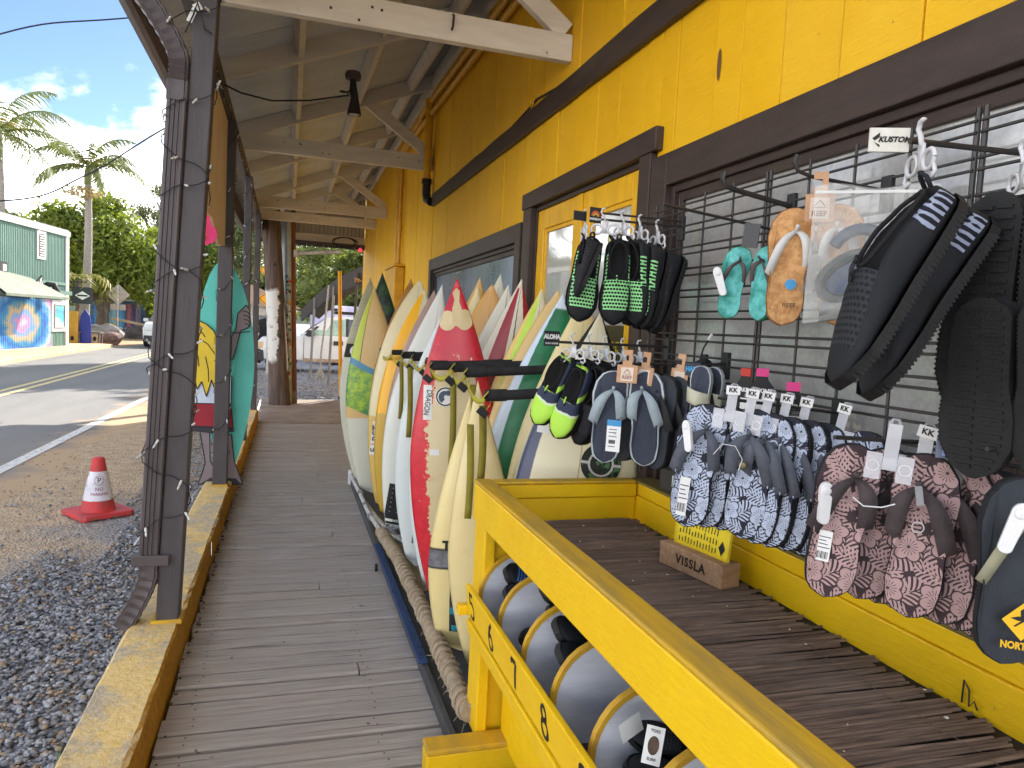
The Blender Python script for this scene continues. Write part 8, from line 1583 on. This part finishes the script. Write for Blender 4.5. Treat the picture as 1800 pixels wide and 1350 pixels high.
s = MB(); s.lathe([(.1005, .120), (.0585, .330)], (cx_, cy_, cz0), 28, cap=False); sl = s.build('sleeve', M_CWH, cn, smooth=True)
ca_ = math.atan2(-cy_, -cx_)+.08
def cone_pt(u, z): r = .1005+(.0585-.1005)*(z-.12)/.21+.0012; a = ca_+u/r; return Vector((cx_+r*math.cos(a), cy_+r*math.sin(a), cz0+z))
def cone_text(txt, size, z, m_):
    me = text_mesh(txt, size, .0002, .0003); me.materials.append(m_)
    for v in me.vertices: p = cone_pt(v.co.x, z+v.co.y)+(cone_pt(0, z)-Vector((cx_, cy_, cz0+z))).normalized()*(v.co.z+.0004); v.co = p-Vector(ORG[sl.name])
    o = bpy.data.objects.new('lettering', me); COL.objects.link(o); o.parent = sl
M_FR = mat('faded_red_ink', lin((150, 60, 92)), rough=.6)
cone_text('NO', .034, .205, M_FR); cone_text('PARKING', .028, .170, M_FR); cone_text('P', .052, .268, M_INK)
s = MB(); A = [cone_pt(.032*math.cos(a), .268+.034*math.sin(a)) for a in np.linspace(0, 6.283, 25)]; B_ = [cone_pt(.029*math.cos(a), .268+.031*math.sin(a)) for a in np.linspace(0, 6.283, 25)]; s.add(A+B_, [(i, i+1, 26+i, 25+i) for i in range(24)]); A = [cone_pt(x, .268+z) for x, z in ((-.022, .022), (.024, -.020))]; B_ = [cone_pt(x, .268+z) for x, z in ((-.020, .0245), (.026, -.0175))]; s.add(A+B_, [(0, 1, 3, 2)]); s.build('no_parking_ring', M_FR, sl)
# ================================================================== TURQUOISE CUTOUT FIGURE
ct = thing('painted_surfer_cutout', 'turquoise plywood surfboard cutout with painted blond surfer seen from behind', 'cutout sign', (-.51, 6.18, 0)); CY = 6.22
M_TQ = mat('turquoise_paint', lin((96, 198, 184)), lin((84, 184, 170)), scale=3, rough=.5); M_HAIR = mat('yellow_hair_paint', lin((232, 200, 52)), rough=.5); M_SHIRT = mat('pale_blue_white_paint', lin((214, 224, 240)), rough=.5); M_SHORT = mat('crimson_paint', lin((160, 34, 50)), rough=.5); M_SKINP = mat('grey_mauve_paint', lin((140, 126, 128)), rough=.5); M_TRUNK = mat('charcoal_paint', lin((52, 50, 58)), rough=.5)
def U2(px_, py_): return ((px_-390)/221.0+.038*(py_-640)/221.0-.485, 1.108-(py_-640)/221.0-.04*(px_-390)/221.0)
def cut(name, px_pts, m_, off, th=.006, par=None, edge=True):
    pts_ = [U2(*p) for p in px_pts]; s = MB()
    y0 = CY-off; s.prism(pts_, lambda x, z: (x, y0-th, z), lambda x, z: (x, y0, z)); o = s.build(name, m_, par or ct)
    if edge:
        s = MB(); n = len(pts_)
        for i in range(n):
            a, b_ = Vector((pts_[i][0], 0, pts_[i][1])), Vector((pts_[(i+1) % n][0], 0, pts_[(i+1) % n][1])); s.beam((a.x, y0-th-.0006, a.z), (b_.x, y0-th-.0006, b_.z), .002, .008, (0, 0, 1) if abs((b_-a).normalized().z) < .9 else (1, 0, 0))
        s.build('black_outline', M_INK, o)
    return o
bp = []
for i in range(25):
    t_ = i/24; y = 456+(835-456)*t_; hw = 47*(math.sin(math.pi*min(1, (t_*.985+.004))**.82))**.72; bp.append((hw, y))
cut('board', [(395+h, y) for h, y in bp]+[(395-h, y) for h, y in bp[::-1]], M_TQ, 0, .02, edge=False)
def pl(name, P, w_, m_, off=.030):
    s = MB(); 
    for a, b_ in zip(P[:-1], P[1:]): a, b_ = U2(*a), U2(*b_); s.beam((a[0], CY-off, a[1]), (b_[0], CY-off, b_[1]), .002, w_, (0, 0, 1) if abs(b_[1]-a[1]) < abs(b_[0]-a[0])*2 else (1, 0, 0))
    return s.build(name, m_, ct)
cut('leg', [(350, 760), (366, 760), (366, 812), (380, 838), (384, 852), (345, 854), (352, 836), (358, 815)], M_SKINP, .021); cut('leg', [(392, 762), (402, 764), (406, 812), (413, 832), (419, 852), (388, 852), (388, 820)], M_SKINP, .0211); cut('foot_shadow', [(350, 853), (366, 842), (384, 842), (386, 856)], M_TRUNK, .027, edge=False); cut('foot_shadow', [(392, 842), (408, 842), (418, 853), (392, 855)], M_TRUNK, .0271, edge=False)
cut('shirt', [(336, 660), (380, 650), (404, 660), (402, 712), (336, 712)], M_SHIRT, .0215); cut('shorts', [(341, 711), (402, 709), (405, 752), (384, 750), (380, 752), (336, 752)], M_SHORT, .0275); cut('shorts_hem', [(336, 750), (378, 750), (377, 763), (335, 760)], M_TRUNK, .0281, edge=False); cut('shorts_hem', [(386, 748), (405, 750), (407, 758), (388, 760)], M_TRUNK, .0282, edge=False)
cut('arm', [(403, 628), (405, 590), (412, 575), (416, 548), (430, 532), (436, 540), (436, 566), (432, 572), (420, 578), (412, 610), (406, 630)], M_SKINP, .0216); 
for k in range(4): pl('finger_line', [(424+1.0*k, 543+7.5*k), (432, 544+7*k), (436, 549+7*k)], .007, M_INK)
cut('hair', [(341, 570), (352, 566), (365, 572), (376, 582), (383, 598), (386, 625), (381, 655), (378, 692), (371, 668), (362, 698), (355, 672), (347, 686), (344, 668), (338, 678), (337, 620)], M_HAIR, .0285)
for P in ([(346, 582), (356, 585), (362, 594)], [(354, 598), (366, 606), (377, 622)], [(344, 610), (350, 630), (351, 646)], [(362, 628), (366, 650), (366, 672)], [(376, 634), (381, 636)]): pl('hair_line', P, .007, M_INK, .0355)
pl('strap_line', [(384, 580), (410, 583), (436, 578)], .008, M_INK, .034)
# dried plywood sign hung from the eave beam, edge on to us
sg2 = thing('plywood_sign', 'bare back of a shaped tan plywood sign hanging between two posts', 'sign', (-.47, 5.7, 2.5)); M_PLY = mat('tan_plywood', lin((240, 218, 184)), lin((226, 196, 154)), scale=2.2, stretch=(1, 5, .7), rough=.6, bump=.2, bscale=14)
o_ = [(4.2, 2.955), (6.88, 2.955), (6.92, 2.06), (6.6, 2.02), (6.2, 2.045), (5.75, 2.0), (5.45, 1.985), (5.3, 2.04), (5.0, 2.11), (4.75, 2.10), (4.55, 2.16), (4.35, 2.24), (4.2, 2.4)]
s = MB(); s.prism(o_, lambda y, z: (-.492, y, z), lambda y, z: (-.474, y, z)); s.build('panel', M_PLY, sg2)
pk = thing('pink_cutout', 'pink painted wooden flower shape peeking out beside the plywood sign', 'cutout sign', (-.52, 5.2, 2.08)); M_PK = mat('hot_pink_paint', lin((226, 50, 120)), lin((200, 36, 100)), scale=9, rough=.5); M_CO = mat('coral_paint', lin((232, 84, 96)), rough=.5)
def pkp(px_, py_): return (-.525+(px_-365)/269.0, 2.085-(py_-395)/269.0)
def pcut(name, P, m_, off, th=.012): pp_ = [pkp(*p) for p in P]; s = MB(); s.prism(pp_, lambda x, z: (x, 5.2-off-th, z), lambda x, z: (x, 5.2-off, z)); return s.build(name, m_, pk)
pcut('petal', [(353, 366), (361, 363), (368, 366), (370, 378), (376, 390), (381, 402), (383, 416), (377, 426), (366, 431), (352, 430)], M_PK, 0); pcut('petal', [(340, 408), (354, 406), (367, 412), (362, 424), (357, 431), (344, 432)], M_CO, .013, .006); pcut('edge', [(368, 366), (373, 369), (370, 378)], M_PLY, -.002)
# ================================================================== STRING LIGHTS
MBULB = mat('clear_mini_bulb', (.75, .75, .72), rough=.15); bb = MB(); bb.lathe([(.0, 0), (.0035, .004), (.0045, .02), (.002, .03)], (0, 0, 0), 6); bb.lathe([(.0052, -.018), (.0052, .002)], (0, 0, 0), 6); BUL = bb.mesh('bulb', MBULB)
def string(label, P, nb, r=.0023):
    t = thing('string_light', label, 'string light', P[0], 'mini light strings on the porch'); s = MB(); s.tube(P, r, 5); s.build('wire', M_INK, t, smooth=True); o0 = Vector(P[0])
    for i in range(nb):
        k = int((i+.5)/nb*(len(P)-1)); d = Vector((random.uniform(-.6, .6), -1, random.uniform(-.8, .8))).normalized(); q = d.to_track_quat('Z', 'Y').to_matrix().to_4x4(); q.translation = Vector(P[k])-o0+d*.016; o = bpy.data.objects.new('bulb', BUL); COL.objects.link(o); o.parent = t; o.matrix_local = q
def wrap(x0, x1, y0, y1, za, zb, turns, lean, ph=0, j=.03, cw=1):
    P = []; N_ = int(turns*28)
    for i in range(N_+1):
        a = ph+cw*2*math.pi*turns*i/N_; z = za+(zb-za)*i/N_+j*math.sin(i*.9)*.5; k = max(abs(math.cos(a)), abs(math.sin(a))); lx_ = lean*(z-.17)/2.79; P.append((( x0+x1)/2+lx_+math.cos(a)/k*(x1-x0)/2*1.04, (y0+y1)/2+math.sin(a)/k*(y1-y0)/2*1.06, z))
    return P
string('mini lights wound up the nearest post and downspout', wrap(-.592, -.414, 3.30, 3.43, .42, 2.85, 7, .115, 1.0), 34); string('second strand crossing the other way on the nearest post', wrap(-.594, -.412, 3.298, 3.432, .55, 2.5, 4.5, .115, 2.4, cw=-1), 20)
string('mini lights wound up the second post', wrap(-.535, -.418, 5.995, 6.105, .4, 2.9, 7, .01, .4), 30); string('mini lights wound up the third post', wrap(-.475, -.39, 8.225, 8.335, .3, 2.9, 8, 0, .2), 26); string('mini lights wound up the farthest post', wrap(-.485, -.40, 10.975, 11.085, .3, 2.9, 7, 0, .9), 16)
string('mini lights along the underside of the eave beam', [(-.452+.006*math.sin(i*1.1), 3.5+i*.13, 2.975+.02*math.sin(i*.8)) for i in range(86)], 40, .004)
string('mini lights on the dark end board at the far porch end', [(-.5+.1*i, 14.61, 2.915+.012*math.sin(i*1.9)) for i in range(19)], 12, .006)
t = thing('red_bulb', 'small glowing red bulb at the far wall corner', 'bulb', (1.30, 14.58, 2.90)); s = MB(); s.lathe([(0, -.05), (.035, -.03), (.04, 0), (.02, .03), (0, .04)], (1.30, 14.58, 2.90), 12, cap=False); b_ = NB('red_glass'); b_.p.inputs['Emission Color'].default_value = (1, .05, .08, 1); b_.p.inputs['Emission Strength'].default_value = .25; s.build('bulb', b_.fin((.6, .02, .04), .3), t, smooth=True)
t = thing('coiled_cord', 'loop of black cord hanging at the far end of the porch', 'cord', (1.15, 14.55, 3.0)); s = MB(); s.tube([(1.0+.25*math.cos(a)*(1-.02*a), 14.56, 3.02+.09*math.sin(a)) for a in np.linspace(0, 15, 50)], .010, 6); s.build('cord', M_INK, t, smooth=True)
# stray wires and tags on the nearest post top
t = thing('wire_tag', 'white paper tags tied to wires near the top of the nearest post', 'tag', (-.39, 3.28, 2.62)); s = MB(); s.add(quad((-.405, 3.305, 2.70), (.4, 0, 1), (1, 0, -.2), .06, .022), [(0, 1, 2, 3)]); s.build('tag', M_PAPER, t); s = MB(); s.add(quad((-.385, 3.305, 2.735), (.8, 0, .5), (.3, 0, 1), .03, .03), [(0, 1, 2, 3)]); s.build('tag', M_PAPER, t); s = MB(); s.tube([(-.43, 3.31, 2.63), (-.40, 3.30, 2.70), (-.385, 3.30, 2.75), (-.355, 3.30, 2.65), (-.33, 3.31, 2.64)], .003, 5); s.build('wire', M_INK, t)
# leaves and litter in the gravel
M_DRY = mat('dry_leaf', lin((190, 170, 140)), lin((150, 126, 96)), scale=30, rough=.8)
for i, (x, y, a, l, lab) in enumerate(((-.86, 2.62, .3, .035, 'pale dry leaf on the pebbles near the curb'), (-.98, 2.42, 1.2, .03, 'curled pale leaf farther out on the pebbles'), (-.70, 2.36, .7, .05, 'pale stick like leaf close to the curb'), (-.23, 2.30, .2, .03, 'dry leaf lying on the boardwalk near the curb'))):
    s = MB(); s.grid(lambda u, v: ((u-.5)*l*2, (v-.5)*l*.7*math.sin(math.pi*min(.97, u+.03)), .02+.012*math.sin(math.pi*u)), 6, 2); o = s.build('fallen_leaf', M_DRY, smooth=True); o.location = (x, y, .02 if x < -.4 else -.012); o.rotation_euler = (0, 0, a); tag(o, lab, 'leaf')
